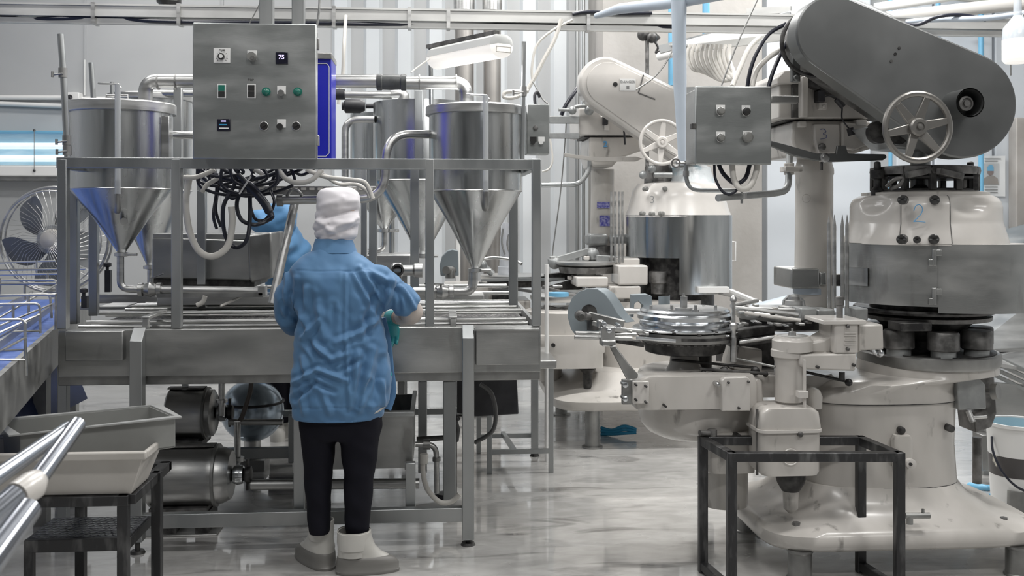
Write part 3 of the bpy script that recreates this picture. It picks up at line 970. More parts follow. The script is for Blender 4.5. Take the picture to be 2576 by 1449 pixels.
# right-hand valve pump with hoses
vp = thing('valve_pump', 'upright dark valve pump with elbow fittings by the right front leg of the conveyor', 'pump', P(1135, 1262, 5.3))
part('motor_cap', MB().plathe(1138, 5.3, [(3, 1110), (16, 1110), (20, 1080), (14, 1060), (20, 1055), (17, 1045), (2, 1044)], 24), grime, vp)
part('pump_body', MB().plathe(1138, 5.3, [(10, 1265), (12, 1230), (12, 1110)], 20).cyl(P(1138, 1100, 5.3), P(1048, 1105, 5.3), .014), iron, vp)
part('elbow_pipe', MB().tube(corner([P(1045, 1118, 5.0), P(1097, 1118, 5.0), P(1099, 1240, 5.0)], .06), .014, 14), steel, vp)
part('union', MB().cyl(P(1065, 1118, 5.0), P(1082, 1118, 5.0), .026).cyl(P(1098, 1150, 5.0), P(1098, 1160, 5.0), .02), steeld, vp)
part('base', MB().plathe(1120, 5.3, [(50, 1285), (46, 1262), (22, 1240), (2, 1239)], 24), black, vp)
solo('white_hose', MB().ptube([(1066, 1150, 4.8), (1064, 1185, 4.8), (1075, 1230, 4.8), (1105, 1262, 4.8), (1135, 1262, 4.8), (1156, 1243, 4.8)], 6.5, k=8).cyl(P(1066, 1142, 4.8), P(1066, 1166, 4.8), .019), white, 'white hose bending under the conveyor towards the right front leg', 'hose')
mo = thing('dark_motor_box', 'big black motor box hanging beneath the right end of the conveyor', 'motor', P(1240, 1045, 5.5))
mb = MB().prism([P(1150, 940, 5.5), P(1300, 940, 5.5), P(1305, 1042, 5.5), P(1200, 1048, 5.5), P(1150, 1040, 5.5)], (0, .4, 0))
part('casing', mb, black, mo, .006)
part('hanger_plate', MB().box((P(1155, 0, 5.5).x, 5.55, P(1200, 950, 5.5).z), (P(1295, 0, 5.5).x, 5.85, .82)), iron, mo)
solo('grey_hose', MB().ptube([(1208, 966, 5.0), (1236, 990, 5.0), (1247, 1040, 5.0), (1238, 1085, 5.0), (1195, 1113, 5.05)], 5.5, k=8), mat('grey_hose', (.12, .12, .12), .4), 'dark grey hose arching right of the conveyor front leg', 'hose')
# side stand beyond the right end
st = thing('side_stand', 'open steel stand with thin legs just beyond the right end of the filling conveyor', 'stand', P(1310, 1200, 5.75))
Ya, Yb_ = 5.75, 6.25
for (u, Y, vb) in ((1386, Ya, 1200), (1231, Ya, 1200), (1346, Yb_, 1155), (1204, Yb_, 1160)):
    c = ctr(u, Y)
    part('leg', MB().box((c.x - .014, Y - .014, 0), (c.x + .014, Y + .014, P(u, 912, Y).z)), frame_m, st, .002)
for (u0, u1, v, Y) in ((1231, 1386, 1137, Ya), (1204, 1346, 1097, Yb_)):
    p, q = P(u0, v, Y), P(u1, v, Y)
    part('cross_rail', MB().bar((p.x, Y, p.z), (q.x, Y, p.z), .025), frame_m, st)
p, q = ctr(1296, Ya, P(1296, 1137, Ya).z), ctr(1265, Yb_, P(1296, 1137, Ya).z)
part('cross_rail', MB().bar(p, q, .025), frame_m, st)
part('top', MB().box((ctr(1225, Ya).x, Ya - .05, P(1300, 925, Ya).z), (ctr(1398, Ya).x, Yb_ + .05, P(1300, 905, Ya).z)), steel, st, .004)

# ============================================================ SEAMING MACHINES (right half)
def nl(mb_, u, Y, prof, n=56, a0=0, a1=2 * PI, yo=0):
    """turned body, heights read on its near rim"""
    sc = S(u, Y)
    c = P(u, CY, Y)
    return mb_.lathe((c.x, c.y, 0), [(r / sc, CAMZ + (CY - v) * (1 - r / FPX) / sc) for r, v in prof], n, a0, a1)


def loft(secs, n=56):
    """rounded-rectangle sections (cx, cy, hx, hy, z, exponent)"""
    mb_ = MB()
    vs_, fs = [], []
    for cx, cy, hx, hy, z, e in secs:
        for k in range(n):
            a = 2 * PI * (k + .5) / n
            c, s = math.cos(a), math.sin(a)
            vs_.append((cx + hx * math.copysign(abs(c) ** (2 / e), c), cy + hy * math.copysign(abs(s) ** (2 / e), s), z))
    for i in range(len(secs) - 1):
        for k in range(n):
            k2 = (k + 1) % n
            fs.append([i * n + k, i * n + k2, (i + 1) * n + k2, (i + 1) * n + k])
    fs.append(list(range(n))[::-1])
    fs.append([(len(secs) - 1) * n + k for k in range(n)])
    return mb_.add(vs_, fs)


def ploft(secs, Yf, dep, e=5, n=56):
    """sections (u0, u1, v) with a common front plane Yf unless 4th,5th items give (front, depth); 6th exponent"""
    out = []
    for s_ in secs:
        u0, u1, v = s_[:3]
        yf = s_[3] if len(s_) > 3 else Yf
        dp_ = s_[4] if len(s_) > 4 else dep
        ee = s_[5] if len(s_) > 5 else e
        a_, b_ = P(u0, v, yf), P(u1, v, yf)
        out.append(((a_.x + b_.x) / 2, yf + dp_ / 2, (b_.x - a_.x) / 2, dp_ / 2, (a_.z + b_.z) / 2, ee))
    return loft(out, n)


def stadium(c1, r1, c2, r2, n=28):
    """outline round two circles (picture units)"""
    d = math.atan2(c2[1] - c1[1], c2[0] - c1[0])
    D = math.hypot(c2[0] - c1[0], c2[1] - c1[1])
    be = math.acos((r1 - r2) / D)
    pts = []
    for i in range(n + 1):
        a = d + be + (2 * PI - 2 * be) * i / n
        pts.append((c1[0] + r1 * math.cos(a), c1[1] + r1 * math.sin(a)))
    for i in range(n + 1):
        a = d - be + (2 * be) * i / n
        pts.append((c2[0] + r2 * math.cos(a), c2[1] + r2 * math.sin(a)))
    return pts


def stroke(uv, Y, r, k=6):
    return MB().tube(spl([P(u, v, Y) for u, v in uv], k), r, 6)


def handwheel(root, u, v, R, Y, m_, nsp=6, rim=6.5, ph=.25):
    s_ = S(u, Y)
    c = P(u, v, Y)
    hw = part('handwheel_rim', MB().torus(c, (R - rim) / s_, rim / s_, n=64), m_, root)
    part('hub', MB().lathe(c, [(R * .25 / s_, .03), (R * .25 / s_, -.014), (R * .21 / s_, -.022), (R * .13 / s_, -.022), (R * .12 / s_, -.018), (R * .08 / s_, -.018), (R * .07 / s_, -.026), (.0004, -.027)], 32, axis='y'), m_, hw)
    for i in range(nsp):
        a = ph + 2 * PI * i / nsp
        d = Vector((math.cos(a), 0, math.sin(a)))
        t_ = Vector((-math.sin(a), 0, math.cos(a)))
        p0, p1 = c + d * R * .17 / s_ + Vector((0, .01, 0)), c + d * (R - rim * 1.6) / s_
        w0, w1 = R * .14 / s_, R * .095 / s_
        h_ = Vector((0, .008, 0))
        part('spoke', MB().prism([p0 - t_ * w0 - h_, p1 - t_ * w1 - h_, p1 + t_ * w1 - h_, p0 + t_ * w0 - h_], h_ * 2), m_, hw, .004)
    return hw


def bolts(root, lst, Y, r, m_, name='bolt', l=.01):
    for (u, v) in lst:
        c = P(u, v, Y)
        part(name, MB().lathe(c, [(M_(r, u, Y), .05), (M_(r, u, Y), -l), (M_(r * .6, u, Y), -l * 1.3), (.0003, -l * 1.35)], 16, axis='y'), m_, root)


# ------------------------------------------------------------ near machine
sm = thing('can_seamer', 'large cream can seaming machine in the right foreground with dark grey arm cover', 'seaming machine', (P(2330, CY, 4.35).x, 4.35, 0))
# base plate with splayed corners, body, feet
cxb = (P(1985, 1390, 3.95).x + P(2620, 1390, 3.95).x) / 2
yb = 4.35
secs = [(cxb, yb, .60, .41, .125, 6), (cxb, yb, .61, .42, .14, 6), (cxb, yb, .61, .42, .185, 6), (cxb, yb, .58, .39, .205, 5), (cxb - .01, yb + .02, .46, .34, .235, 4), (cxb - .02, yb + .03, .39, .31, .29, 3.4), (cxb - .03, yb + .03, .365, .29, .34, 3.2)]
part('base_plate', loft(secs, 72), cream, sm, ang=60)
bxa, bxb = P(2052, 1100, 4.1).x, P(2452, 1100, 4.1).x
cb, hb_ = (bxa + bxb) / 2, (bxb - bxa) / 2
body = part('pedestal_body', loft([(cb, yb + .02, hb_, .28, .335, 3.2), (cb, yb + .02, hb_ * .985, .27, .5, 3), (cb, yb + .02, hb_, .275, .66, 3), (cb, yb + .02, hb_ * 1.01, .28, .69, 3)], 72), cream, sm, ang=60)
part('pedestal_collar', loft([(cb, yb + .02, hb_ * 1.02, .285, .693, 3), (cb, yb + .02, hb_ * 1.0, .28, .735, 3), (cb + .04, yb, hb_ * .9, .285, .775, 2.4), (P(2330, 0, yb).x, yb, .305, .29, .80, 2), (P(2330, 0, yb).x, yb, .30, .285, .845, 2)], 72), cream, sm, ang=60)
# bulge and pads on the body
part('body_pad', ploft([(2255, 2300, 1180), (2252, 2302, 1110), (2258, 2296, 1098)], 4.045, .06, 3), cream, sm, ang=60)
bolts(sm, [(2102, 1052)], 4.20, 11, iron, 'plug', .006)
bolts(sm, [(2098, 1088)], 4.20, 9, grime, 'plug', .01)
bolts(sm, [(2267, 1082)], 4.085, 9, grime, 'plug', .01)
bolts(sm, [(2391, 1078)], 4.10, 9, grime, 'plug', .01)
bolts(sm, [(2291, 1167)], 4.03, 13, cream2, 'plug', .008)
bolts(sm, [(2291, 1168)], 4.015, 4, grime, 'plug', .004)
for (u, Y) in ((2012, 3.99), (2560, 3.97), (1876, 4.62)):
    c = ctr(u, Y)
    ft = part('machine_foot', MB().lathe((c.x, c.y, 0), [(.055, 0), (.055, .008), (.048, .012), (.048, .11), (.055, .118), (.055, .126)], 32), steeld, sm)
c = ctr(2560, 4.75)
part('machine_foot', MB().lathe((c.x, c.y, 0), [(.055, 0), (.055, .008), (.048, .012), (.048, .126)], 32), steeld, sm)
for (x, y) in ((P(2010, 1345, 4.0).x, 4.03), (P(2535, 1330, 4.0).x, 4.03), (P(1900, 1270, 4.6).x, 4.6)):
    part('corner_bolt', MB().lathe((x, y, .2), [(.03, 0), (.03, .006), (.017, .007), (.017, .022), (.001, .023)], 6), iron, sm)
# drain cock at the foot
part('drain_cock', MB().cyl(P(2277, 1297, 3.93), P(2338, 1297, 3.93), .012).cyl(P(2288, 1297, 3.93), P(2288, 1318, 3.93), .014).cyl(P(2322, 1297, 3.93), P(2322, 1280, 3.93), .006).cyl(P(2277, 1297, 3.93), P(2262, 1285, 4.06), .01), steeld, sm)
# turntable disc
part('table_disc', nl(MB(), 2333, yb, [(150, 938), (166, 936), (169, 930), (169, 908), (164, 903), (60, 903)], 72), steeld, sm)
part('disc_top', nl(MB(), 2333, yb, [(158, 902.5), (158, 900), (50, 900)], 64), grime, sm)
part('turret_hub', nl(MB(), 2325, yb, [(60, 905), (60, 860), (120, 815), (130, 795), (130, 770)], 48), grime, sm)
part('turret_plate', nl(MB(), 2330, yb, [(120, 818), (150, 816), (152, 806), (120, 800)], 56), iron, sm)
part('turret_plate', nl(MB(), 2322, yb, [(165, 798), (168, 792), (165, 786), (100, 786)], 56), grime, sm)
for i in range(8):
    a = math.radians(-98 + 45 * i)
    c0 = P(2325, CY, yb)
    x, y = c0.x + .235 * math.cos(a), c0.y + .235 * math.sin(a)
    zt = CAMZ - (835 - CY) / S(2325, 4.12)
    pl = part('lifter_cup', MB().lathe((x, y, 0), [(.06, .915), (.066, .92), (.066, zt - .01), (.06, zt), (.02, zt)], 28), iron if i in (0, 1, 7) else grime, sm)
    part('lifter_stem', MB().lathe((x, y, 0), [(.052, .85), (.052, .915)], 20), greycast, pl)
part('lifter_block', MB().pbox(2265, 812, 2345, 834, 4.06, .12), grime, sm, .004)
part('chrome_linkage', MB().ptube([(2200, 835, 4.1), (2208, 860, 4.08), (2196, 880, 4.08), (2215, 893, 4.1)], 7).ball(P(2192, 872, 4.08), .014).ball(P(2215, 888, 4.08), .016), chrome, sm)
# skirt
nlY = yb
part('skirt_panel', nl(MB(), 2350, yb, [(212, 776), (213, 776), (213, 617), (212, 617)], 64, math.radians(-225), math.radians(-113)), steelh, sm)
dq = part('skirt_door', nl(MB(), 2350, yb, [(213, 791), (216, 791), (216, 616), (213, 616)], 64, math.radians(-115), math.radians(10)), steelh, sm)
for v in (650, 748):
    hp_ = [Pw(u_, v_, wof(2350, yb) - .353) for u_, v_ in ((2350, v - 24), (2350, v + 18), (2335, v + 10), (2349, v + 10), (2352, v - 14), (2368, v - 14))]
    part('hinge', MB().cyl(hp_[0], hp_[1], .010).bar(hp_[2], hp_[3], .012, .026).bar(hp_[4], hp_[5], .012, .026), steelh, sm, .002)
part('skirt_lip', nl(MB(), 2350, yb, [(160, 620), (213, 616)], 64), cream2, sm)
part('skirt_flap', nl(MB(), 2350, yb, [(214, 730), (219, 730), (219, 682), (214, 682)], 24, math.radians(-189), math.radians(-160)), steel, sm)
for (a0_, a1_) in ((-133.5, -132.9), (-99.1, -98.5)):
    part('panel_gap', nl(MB(), 2325, yb, [(r_ + .9, v_) for r_, v_ in ((194.3, 614), (187, 585), (181, 562), (181, 520), (178, 507), (170, 495), (158, 491))], 2, math.radians(a0_), math.radians(a1_)), iron, sm)
skc = P(2350, CY, yb)
skd = Vector((skc.x, skc.y, 0)).normalized()
for o_n in ('skirt_panel', 'skirt_door', 'skirt_flap', 'skirt_lip'):
    for v_ in bpy.data.objects[o_n].data.vertices:
        rel_ = Vector((v_.co.x + sm.location.x - skc.x, v_.co.y + sm.location.y - skc.y, 0))
        sh_ = skd * (rel_.dot(skd) * -.34 - .10)
        v_.co.x += sh_.x
        v_.co.y += sh_.y
# dome with recessed hand pockets
mbd = MB()
prof = [(194, 618), (190, 600), (184, 578), (179, 560), (178, 540), (178, 520), (175, 507), (168, 497), (156, 490), (120, 487), (60, 486)]
pp = []
for i in range(len(prof) - 1):
    for j in range(4):
        t_ = j / 4
        pp.append((prof[i][0] + (prof[i + 1][0] - prof[i][0]) * t_, prof[i][1] + (prof[i + 1][1] - prof[i][1]) * t_))
pp.append(prof[-1])
nl(mbd, 2325, yb, pp, 120)
c0 = P(2325, CY, yb)
nv = []
for v_ in mbd.v:
    dx, dy, z = v_[0] - c0.x, v_[1] - c0.y, v_[2]
    a = math.degrees(math.atan2(dy, dx))
    k = 0
    for (ac, zc, wa, wz) in ((-158, P(2200, 512, 4.1).z, 13, .035), (-80, P(2420, 515, 4.05).z, 15, .038)):
        q = ((a - ac) / wa) ** 2 + ((z - zc) / wz) ** 2
        k = max(k, math.exp(-q * q))
    f = 1 - .13 * k
    nv.append((c0.x + dx * f, c0.y + dy * f, z))
mbd.v = nv
dome = part('dome_cover', mbd, cream2, sm, ang=60)
part('dome_panel', nl(MB(), 2325, yb, [(186, 614), (194.5, 614), (187, 585), (181, 562), (181, 520), (178, 507), (170, 495), (158, 491), (140, 491)], 24, math.radians(-133), math.radians(-99)), cream2, sm, ang=60)
dax = P(2325, CY, yb)


def on_dome(u, v, rp, out=0.0):
    """point on the turned dome (radius rp px there) seen at u, v"""
    R_ = rp / S(2325, yb)
    lat = (u - 2325) / S(2325, yb) * (1 - R_ / 4.5)
    p_ = Pw(u, v, wof(2325, yb) - math.sqrt(R_ * R_ - lat * lat) - out)
    n_ = Vector((p_.x - dax.x, p_.y - dax.y, 0)).normalized()
    return p_, n_


for (u, v, rp, rk, nm) in ((2271, 503, 176, .020, 'round_knob'), (2351, 503, 176, .020, 'round_knob'), (2269, 602, 192, .021, 'round_knob'), (2349, 602, 192, .021, 'round_knob'), (2307, 603, 192, .015, 'centre_knob')):
    p_, n_ = on_dome(u, v, rp)
    part(nm, MB().tube([p_ - n_ * .02, p_ + n_ * .010, p_ + n_ * .013, p_ + n_ * .013], [rk, rk, rk * .85, rk * .3], 28), knobm, sm)
part('painted_number', MB().tube(spl([on_dome(u, v, 183, .001)[0] for u, v in ((2299, 531), (2303, 519), (2312, 515), (2320, 522), (2319, 534), (2309, 547), (2298, 558))], 5), .0017, 6).tube([on_dome(u, v, 183.5, .001)[0] for u, v in ((2298, 558), (2308, 557), (2328, 559))], .0017, 6), inkblue, dome)
part('small_marking', text_mb('270', .012, on_dome(2384, 598, 192.5, .001)[0], (-on_dome(2384, 598, 190)[1].y, on_dome(2384, 598, 190)[1].x, 0), (0, 0, 1)), inkgrey, dome)
part('small_marking', text_mb('60', .012, on_dome(2384, 610, 193.5, .001)[0], (-on_dome(2384, 598, 190)[1].y, on_dome(2384, 598, 190)[1].x, 0), (0, 0, 1)), inkgrey, dome)
part('dome_collar', nl(MB(), 2325, yb, [(150, 490), (150, 482), (120, 478), (60, 478)], 56), cream, sm)
# ring mechanism on the dome
rg = part('adjuster_ring', nl(MB(), 2325, yb, [(118, 436), (128, 436), (130, 426), (128, 416), (112, 414), (110, 424), (112, 436)], 64), iron, sm)
part('adjuster_ring', nl(MB(), 2325, yb, [(116, 448), (124, 448), (124, 442), (116, 442)], 64), grime, sm)
part('adjuster_ring', nl(MB(), 2325, yb, [(112, 484), (124, 484), (124, 474), (112, 472)], 64), grime, sm)
for i in range(12):
    a = math.radians(-90 + 30 * i + 12)
    c0 = P(2325, CY, yb)
    R_ = 120 / S(2325, yb)
    x, y = c0.x + R_ * math.cos(a), c0.y + R_ * math.sin(a)
    z0 = P(2325, 480, 4.3).z
    part('ring_pillar', MB().box((x - .014, y - .014, z0), (x + .014, y + .014, z0 + .105)), grime if i % 3 else iron, sm, .003)
for u in (2207, 2441):
    part('side_screw', nl(MB(), u, 4.3, [(16, 492), (16, 478), (9, 470), (9, 450), (18, 448), (18, 428), (9, 426), (8, 408), (3, 406)], 20), grime, sm)
part('centre_boss', nl(MB(), 2315, 4.28, [(34, 490), (26, 476), (12, 464), (10, 440), (16, 434), (16, 418)], 24), grime, sm)
part('ring_link', MB().ptube([(2230, 470, 4.12), (2250, 452, 4.1), (2270, 448, 4.1), (2262, 466, 4.1), (2240, 474, 4.12)], 5), iron, sm)
part('ring_arm', MB().bar(P(2280, 440, 4.1), P(2330, 430, 4.1), .03).bar(P(2360, 430, 4.1), P(2420, 445, 4.12), .03), iron, sm, .004)
part('head_neck', nl(MB(), 2315, 4.32, [(24, 480), (24, 380)], 28), greycast, sm)
# column
CYm = 4.73
part('column', nl(MB(), 2048, CYm, [(48, 790), (48, 680), (46, 560), (46, 440), (48, 436), (48, 425), (40, 395)], 48), cream, sm)
part('cast_mark', MB().torus(P(2028, 499, 4.636), .02, .0012), cream, sm)
part('column_band', MB().pbox(1990, 676, 2062, 726, 4.6, .25).pbox(2062, 684, 2080, 718, 4.62, .2), steelh, sm, .007)
part('column_ring', nl(MB(), 2040, 4.72, [(44, 742), (44, 726), (30, 724)], 40), palepipe, sm)
part('band_arm', MB().pbox(2080, 690, 2150, 720, 4.66, .06), iron, sm, .004)
# head blocks
part('head_top_flange', MB().ppoly([(1955, 196), (1974, 177), (2085, 172), (2100, 208), (1957, 212)], 4.42, .45), cream, sm, .006)
part('head_block', MB().ppoly([(1960, 210), (2080, 210), (2130, 232), (2198, 282), (2190, 298), (1960, 298)], 4.45, .42), cream, sm, .008)
part('head_gap_shade', MB().ppoly([(2030, 186), (2080, 182), (2190, 268), (2150, 262), (2030, 212)], 4.40, .4), grime, sm)  # black solid put in for the shade of the open gap
part('head_rib', MB().pbox(2018, 192, 2034, 294, 4.38, .08), cream, sm, .006)
part('head_recess', MB().pbox(1994, 206, 2018, 296, 4.43, .05), iron, sm, .003)
part('head_lower_casting', MB().ppoly([(1996, 304), (2190, 304), (2200, 330), (2240, 350), (2232, 362), (2152, 386), (2070, 396), (2004, 392), (1992, 350)], 4.48, .40), cream, sm, .012)
part('head_face_plate', MB().ppoly([(2048, 312), (2114, 312), (2114, 384), (2060, 388), (2050, 350)], 4.455, .03), cream2, sm, .006)
part('head_wing', MB().ppoly([(2118, 306), (2180, 312), (2224, 345), (2150, 378), (2120, 372)], 4.44, .04), cream, sm, .008)
part('head_seam', MB().pbox(1975, 298, 2190, 304, 4.5, .35), grime, sm)
part('head_boss', MB().pbox(2156, 300, 2182, 316, 4.43, .06).pbox(2010, 304, 2030, 320, 4.45, .04), cream2, sm, .006)
part('painted_number', stroke([(2064, 326), (2072, 325), (2078, 331), (2071, 337), (2080, 341), (2076, 348), (2064, 350)], 4.452, .0012), inkdark, sm)
part('black_solenoid', MB().pbox(2058, 227, 2076, 256, 4.40, .06), black, sm, .004)
part('solenoid_tag', MB().pbox(2061, 257, 2081, 275, 4.42, .03).lathe(P(2072, 268, 4.42), [(.008, 0), (.008, -.006)], 16, axis='y'), cream2, sm, .003)
part('sensor_lead', MB().ptube([(2076, 243, 4.41), (2095, 241, 4.40), (2108, 250, 4.40), (2118, 268, 4.40), (2119, 300, 4.40), (2140, 328, 4.40)], 2), black, sm)
part('sensor_plug', MB().cyl(P(2104, 249, 4.40), P(2121, 268, 4.40), .014), black, sm)
part('sensor_plug', MB().cyl(P(2138, 322, 4.40), P(2143, 340, 4.40), .016), black, sm)
part('grease_cup', MB().ball(P(2068, 370, 4.44), .018), iron, sm)
part('cover_bracket', MB().pbox(1993, 130, 2014, 206, 4.2, .03).lathe(P(2003, 196, 4.2), [(.014, 0), (.014, -.01)], 16, axis='y'), darkcover, sm, .005)
part('shift_lever', MB().ppoly([(1940, 354), (1985, 366), (2055, 386), (2104, 386), (2107, 366), (2128, 366), (2134, 386), (2228, 388), (2232, 396), (2222, 403), (2090, 408), (2050, 404), (1990, 390), (1940, 368)], 4.36, .02), darkcover, sm, .004)
part('lever_pivot', MB().lathe(P(2073, 397, 4.36), [(.022, .02), (.022, -.012), (.014, -.014), (.012, -.02), (.0004, -.021)], 24, axis='y'), steel, sm)
part('lever_pin', MB().cyl(P(2067, 405, 4.37), P(2067, 428, 4.37), .006), grime, sm)
# arm cover
CV = 3.97
C1, r1, C2, r2 = (2098, 82), 95, (2423, 263), 135
cov = part('arm_cover', MB().ppoly(stadium(C1, r1, C2, r2, 40), CV, .115), darkcover, sm, .008)
c = P(2441, 258, CV - .12)
part('shaft_guard', MB().lathe(c, [(M_(37, 2441, CV - .12), 0), (M_(37, 2441, CV - .12), .125)], 48, axis='y').lathe(c, [(M_(34, 2441, CV - .12), 0), (M_(34, 2441, CV - .12), .12)], 48, axis='y'), darkcover, cov)
g_ = bpy.data.objects['shaft_guard']
# open the guard: ends removed so that the shaft shows inside
bm = bmesh.new()
bm.from_mesh(g_.data)
ends = [f for f in bm.faces if len(f.verts) > 10 and f.calc_center_median().y < min(v.co.y for v in bm.verts) + .01]
bmesh.ops.delete(bm, geom=ends, context='FACES_ONLY')
bm.to_mesh(g_.data)
bm.free()
part('shaft_end', MB().lathe(c + Vector((.0, .03, 0)), [(.03, .08), (.03, 0), (.022, -.004), (.022, .004), (.012, .004), (.012, -.006), (.0003, -.006)], 28, axis='y'), iron, cov)
for (u, v) in ((2262, 121), (2252, 136), (2242, 154)):
    part('bolt_hole', MB().lathe(P(u, v, CV), [(.0065, .002), (.0065, -.002)], 16, axis='y'), grime, cov)
part('pulley_edge', MB().torus(P(2045, 110, 4.2), M_(80, 2045, 4.2), .01, n=56), grime, sm)
part('cover_backing', MB().ppoly(stadium((2100, 88), 80, (2410, 262), 110, 24), CV + .12, .25), iron, sm)
handwheel(sm, 2308, 320, 92, 3.80, mat('satin_handwheel', (.27, .26, .245), .38, .85), 6, 8, math.radians(-48))
part('wheel_shaft', MB().cyl(P(2308, 320, 3.83), P(2290, 330, 4.3), .022), iron, sm)
part('wheel_gear', MB().lathe(P(2215, 332, 4.2), [(.05, .04), (.05, 0), (.03, -.01), (.0005, -.012)], 28, axis='y').lathe(P(2262, 340, 4.1), [(.04, .04), (.04, 0), (.0005, -.002)], 24, axis='y').cyl(P(2215, 332, 4.2), P(2290, 330, 4.25), .03), grime, sm)
part('gear_neck', MB().ppoly([(2180, 318), (2300, 320), (2330, 350), (2330, 380), (2240, 372)], 4.22, .2), greycast, sm, .01)

# ---- infeed side of the near machine
part('infeed_gearbox', ploft([(1922, 2062, 1198), (1914, 2068, 1190), (1914, 2070, 1088), (1913, 2072, 1084), (1913, 2072, 1076), (1918, 2066, 1040), (1932, 2050, 1029)], 3.95, .19, 7), cream, sm, ang=50)
part('gearbox_flange', ploft([(1910, 2075, 1090), (1910, 2075, 1083)], 3.94, .21, 7), cream2, sm, ang=50)
bolts(sm, [(2012, 1092)], 3.945, 7, iron)
part('gearbox_seal', nl(MB(), 1989, 4.05, [(22, 1240), (34, 1222), (37, 1212), (37, 1196)], 28), grime, sm)
part('gearbox_nose', nl(MB(), 1989, 4.08, [(6, 1292), (18, 1284), (20, 1238)], 28), cream, sm)
part('upright_housing', nl(MB(), 1985, 4.08, [(30, 1032), (28, 1016), (35, 1014), (35, 920), (38, 905), (45, 902), (45, 886), (40, 880)], 40), cream, sm)
part('upright_head', nl(MB(), 1993, 4.08, [(50, 888), (50, 862), (46, 858), (44, 850)], 40), cream, sm)
part('upright_cap', nl(MB(), 1993, 4.08, [(38, 852), (38, 848), (10, 846), (9, 836), (3, 834), (3, 826)], 28), steel, sm)
part('side_rod', MB().cyl(P(2024, 905, 3.98), P(2024, 1030, 3.98), M_(4, 2024, 3.98)).pbox(2010, 985, 2034, 1002, 3.96, .04), cream2, sm, .002)
part('transfer_block', MB().pbox(2100, 812, 2160, 890, 4.0, .18), cream, sm, .008)
part('transfer_block', MB().ppoly([(2160, 818), (2222, 816), (2224, 880), (2168, 882), (2160, 888)], 4.04, .2), cream, sm, .008)
part('transfer_shelf', MB().pbox(2072, 806, 2180, 817, 3.99, .22), cream2, sm, .004)
part('transfer_web', MB().ppoly([(2030, 888), (2040, 860), (2070, 855), (2104, 835), (2104, 890)], 4.05, .15), cream, sm, .01)
part('transfer_boss', nl(MB(), 2072, 4.07, [(12, 890), (12, 870), (10, 852)], 20), cream2, sm)
part('transfer_base', MB().ppoly([(2012, 892), (2156, 889), (2153, 934), (2030, 930), (2012, 920)], 4.0, .25), cream, sm, .008)
bolts(sm, [(2056, 923), (2147, 918)], 3.995, 4, grime)
bolts(sm, [(2132, 821), (2132, 878)], 3.995, 4, iron)
for v in (838, 845, 856, 866):
    part('cast_lettering', MB().pbox(2125, v - 1.5, 2154, v + 1, 3.995, .004), inkgrey if v > 900 else cream2, sm)
part('under_shelf', MB().cyl(P(2024, 935, 4.15), P(2140, 962, 4.1), .006).cyl(P(2118, 936, 4.1), P(2118, 955, 4.1), .012).ball(P(2135, 962, 4.08), .016), grime, sm)
part('infeed_casting', ploft([(1604, 1905, 1030), (1600, 1910, 1020), (1600, 1910, 968), (1606, 1905, 956), (1625, 1900, 947)], 4.08, .16, 9), cream, sm, ang=50)
part('infeed_drum', nl(MB(), 1757, 4.40, [(152, 1028), (152, 965), (146, 952), (130, 946), (40, 944)], 64), cream, sm, ang=50)
part('casting_deck', ploft([(1700, 2120, 1000), (1700, 2120, 958), (1710, 2110, 947)], 4.2, .45, 6), cream, sm, ang=50)
part('casting_bowl', nl(MB(), 1757, 4.40, [(105, 1114), (128, 1108), (144, 1092), (151, 1068), (152, 1030)], 64), cream, sm, ang=50)
part('end_plate', MB().pbox(1592, 960, 1633, 1016, 4.06, .02), cream2, sm, .003)
part('inspection_plate', MB().ppoly([(1816, 958), (1824, 950), (1880, 948), (1888, 955), (1888, 1034), (1816, 1035)], 4.045, .04), cream2, sm, .004)
bolts(sm, [(1592 + 8, 968), (1625, 972), (1600, 1006), (1625, 1012), (1674, 1022), (1832, 962), (1882, 960), (1858, 1026)], 4.043, 3, grime)
bolts(sm, [(1573, 968), (1573, 1003)], 4.06, 7, chrome, 'adjusting_screw', .01)
part('end_tab', MB().pbox(1566, 955, 1592, 1018, 4.08, .03), steeld, sm, .003)
bolts(sm, [(1804, 966)], 4.05, 6, steel, 'grease_nipple', .02)
part('drain_nipple', MB().cyl(P(1760, 1089, 4.08), P(1795, 1089, 4.1), .012).cyl(P(1792, 1080, 4.1), P(1792, 1098, 4.1), .02), iron, sm)
part('support_block', ploft([(1785, 1905, 1192), (1780, 1905, 1185), (1780, 1905, 1090)], 4.14, .2, 6), cream, sm, ang=50)
part('support_pillar', nl(MB(), 1822, 4.3, [(58, 1284), (58, 1190)], 40), cream, sm)
bolts(sm, [(1858, 1101)], 4.1, 9, grime, 'sight_glass', .008)
part('sight_ring', MB().torus(P(1989, 1150, 3.945), M_(20, 1989, 3.94), .003), cream2, sm)
# star wheel turntable
TYY = 4.38
part('lid_turntable', nl(MB(), 1722, TYY, [(112, 836), (114, 826), (111, 818), (118, 812), (119, 802), (112, 796), (112, 791), (106, 785), (20, 783)], 72), chrome, sm)
part('turntable_post', nl(MB(), 1720, TYY, [(22, 788), (22, 776), (9, 774), (9, 746), (3, 744), (2, 738)], 28), steel, sm)
for (u, Y) in ((1638, 4.4), (1690, 4.25), (1750, 4.25), (1800, 4.36), (1770, 4.5)):
    part('table_screw', nl(MB(), u, Y, [(9, 790), (9, 780), (4, 779), (4, 768)], 14), steel, sm)
part('guide_plate', nl(MB(), 1728, TYY, [(126, 868), (128, 864), (128, 846), (120, 842), (60, 842)], 72, math.radians(-170), math.radians(60)), steeld, sm)
part('guide_slot', nl(MB(), 1728, TYY, [(128.6, 860), (128.6, 853)], 40, math.radians(-110), math.radians(-20)), grime, sm)
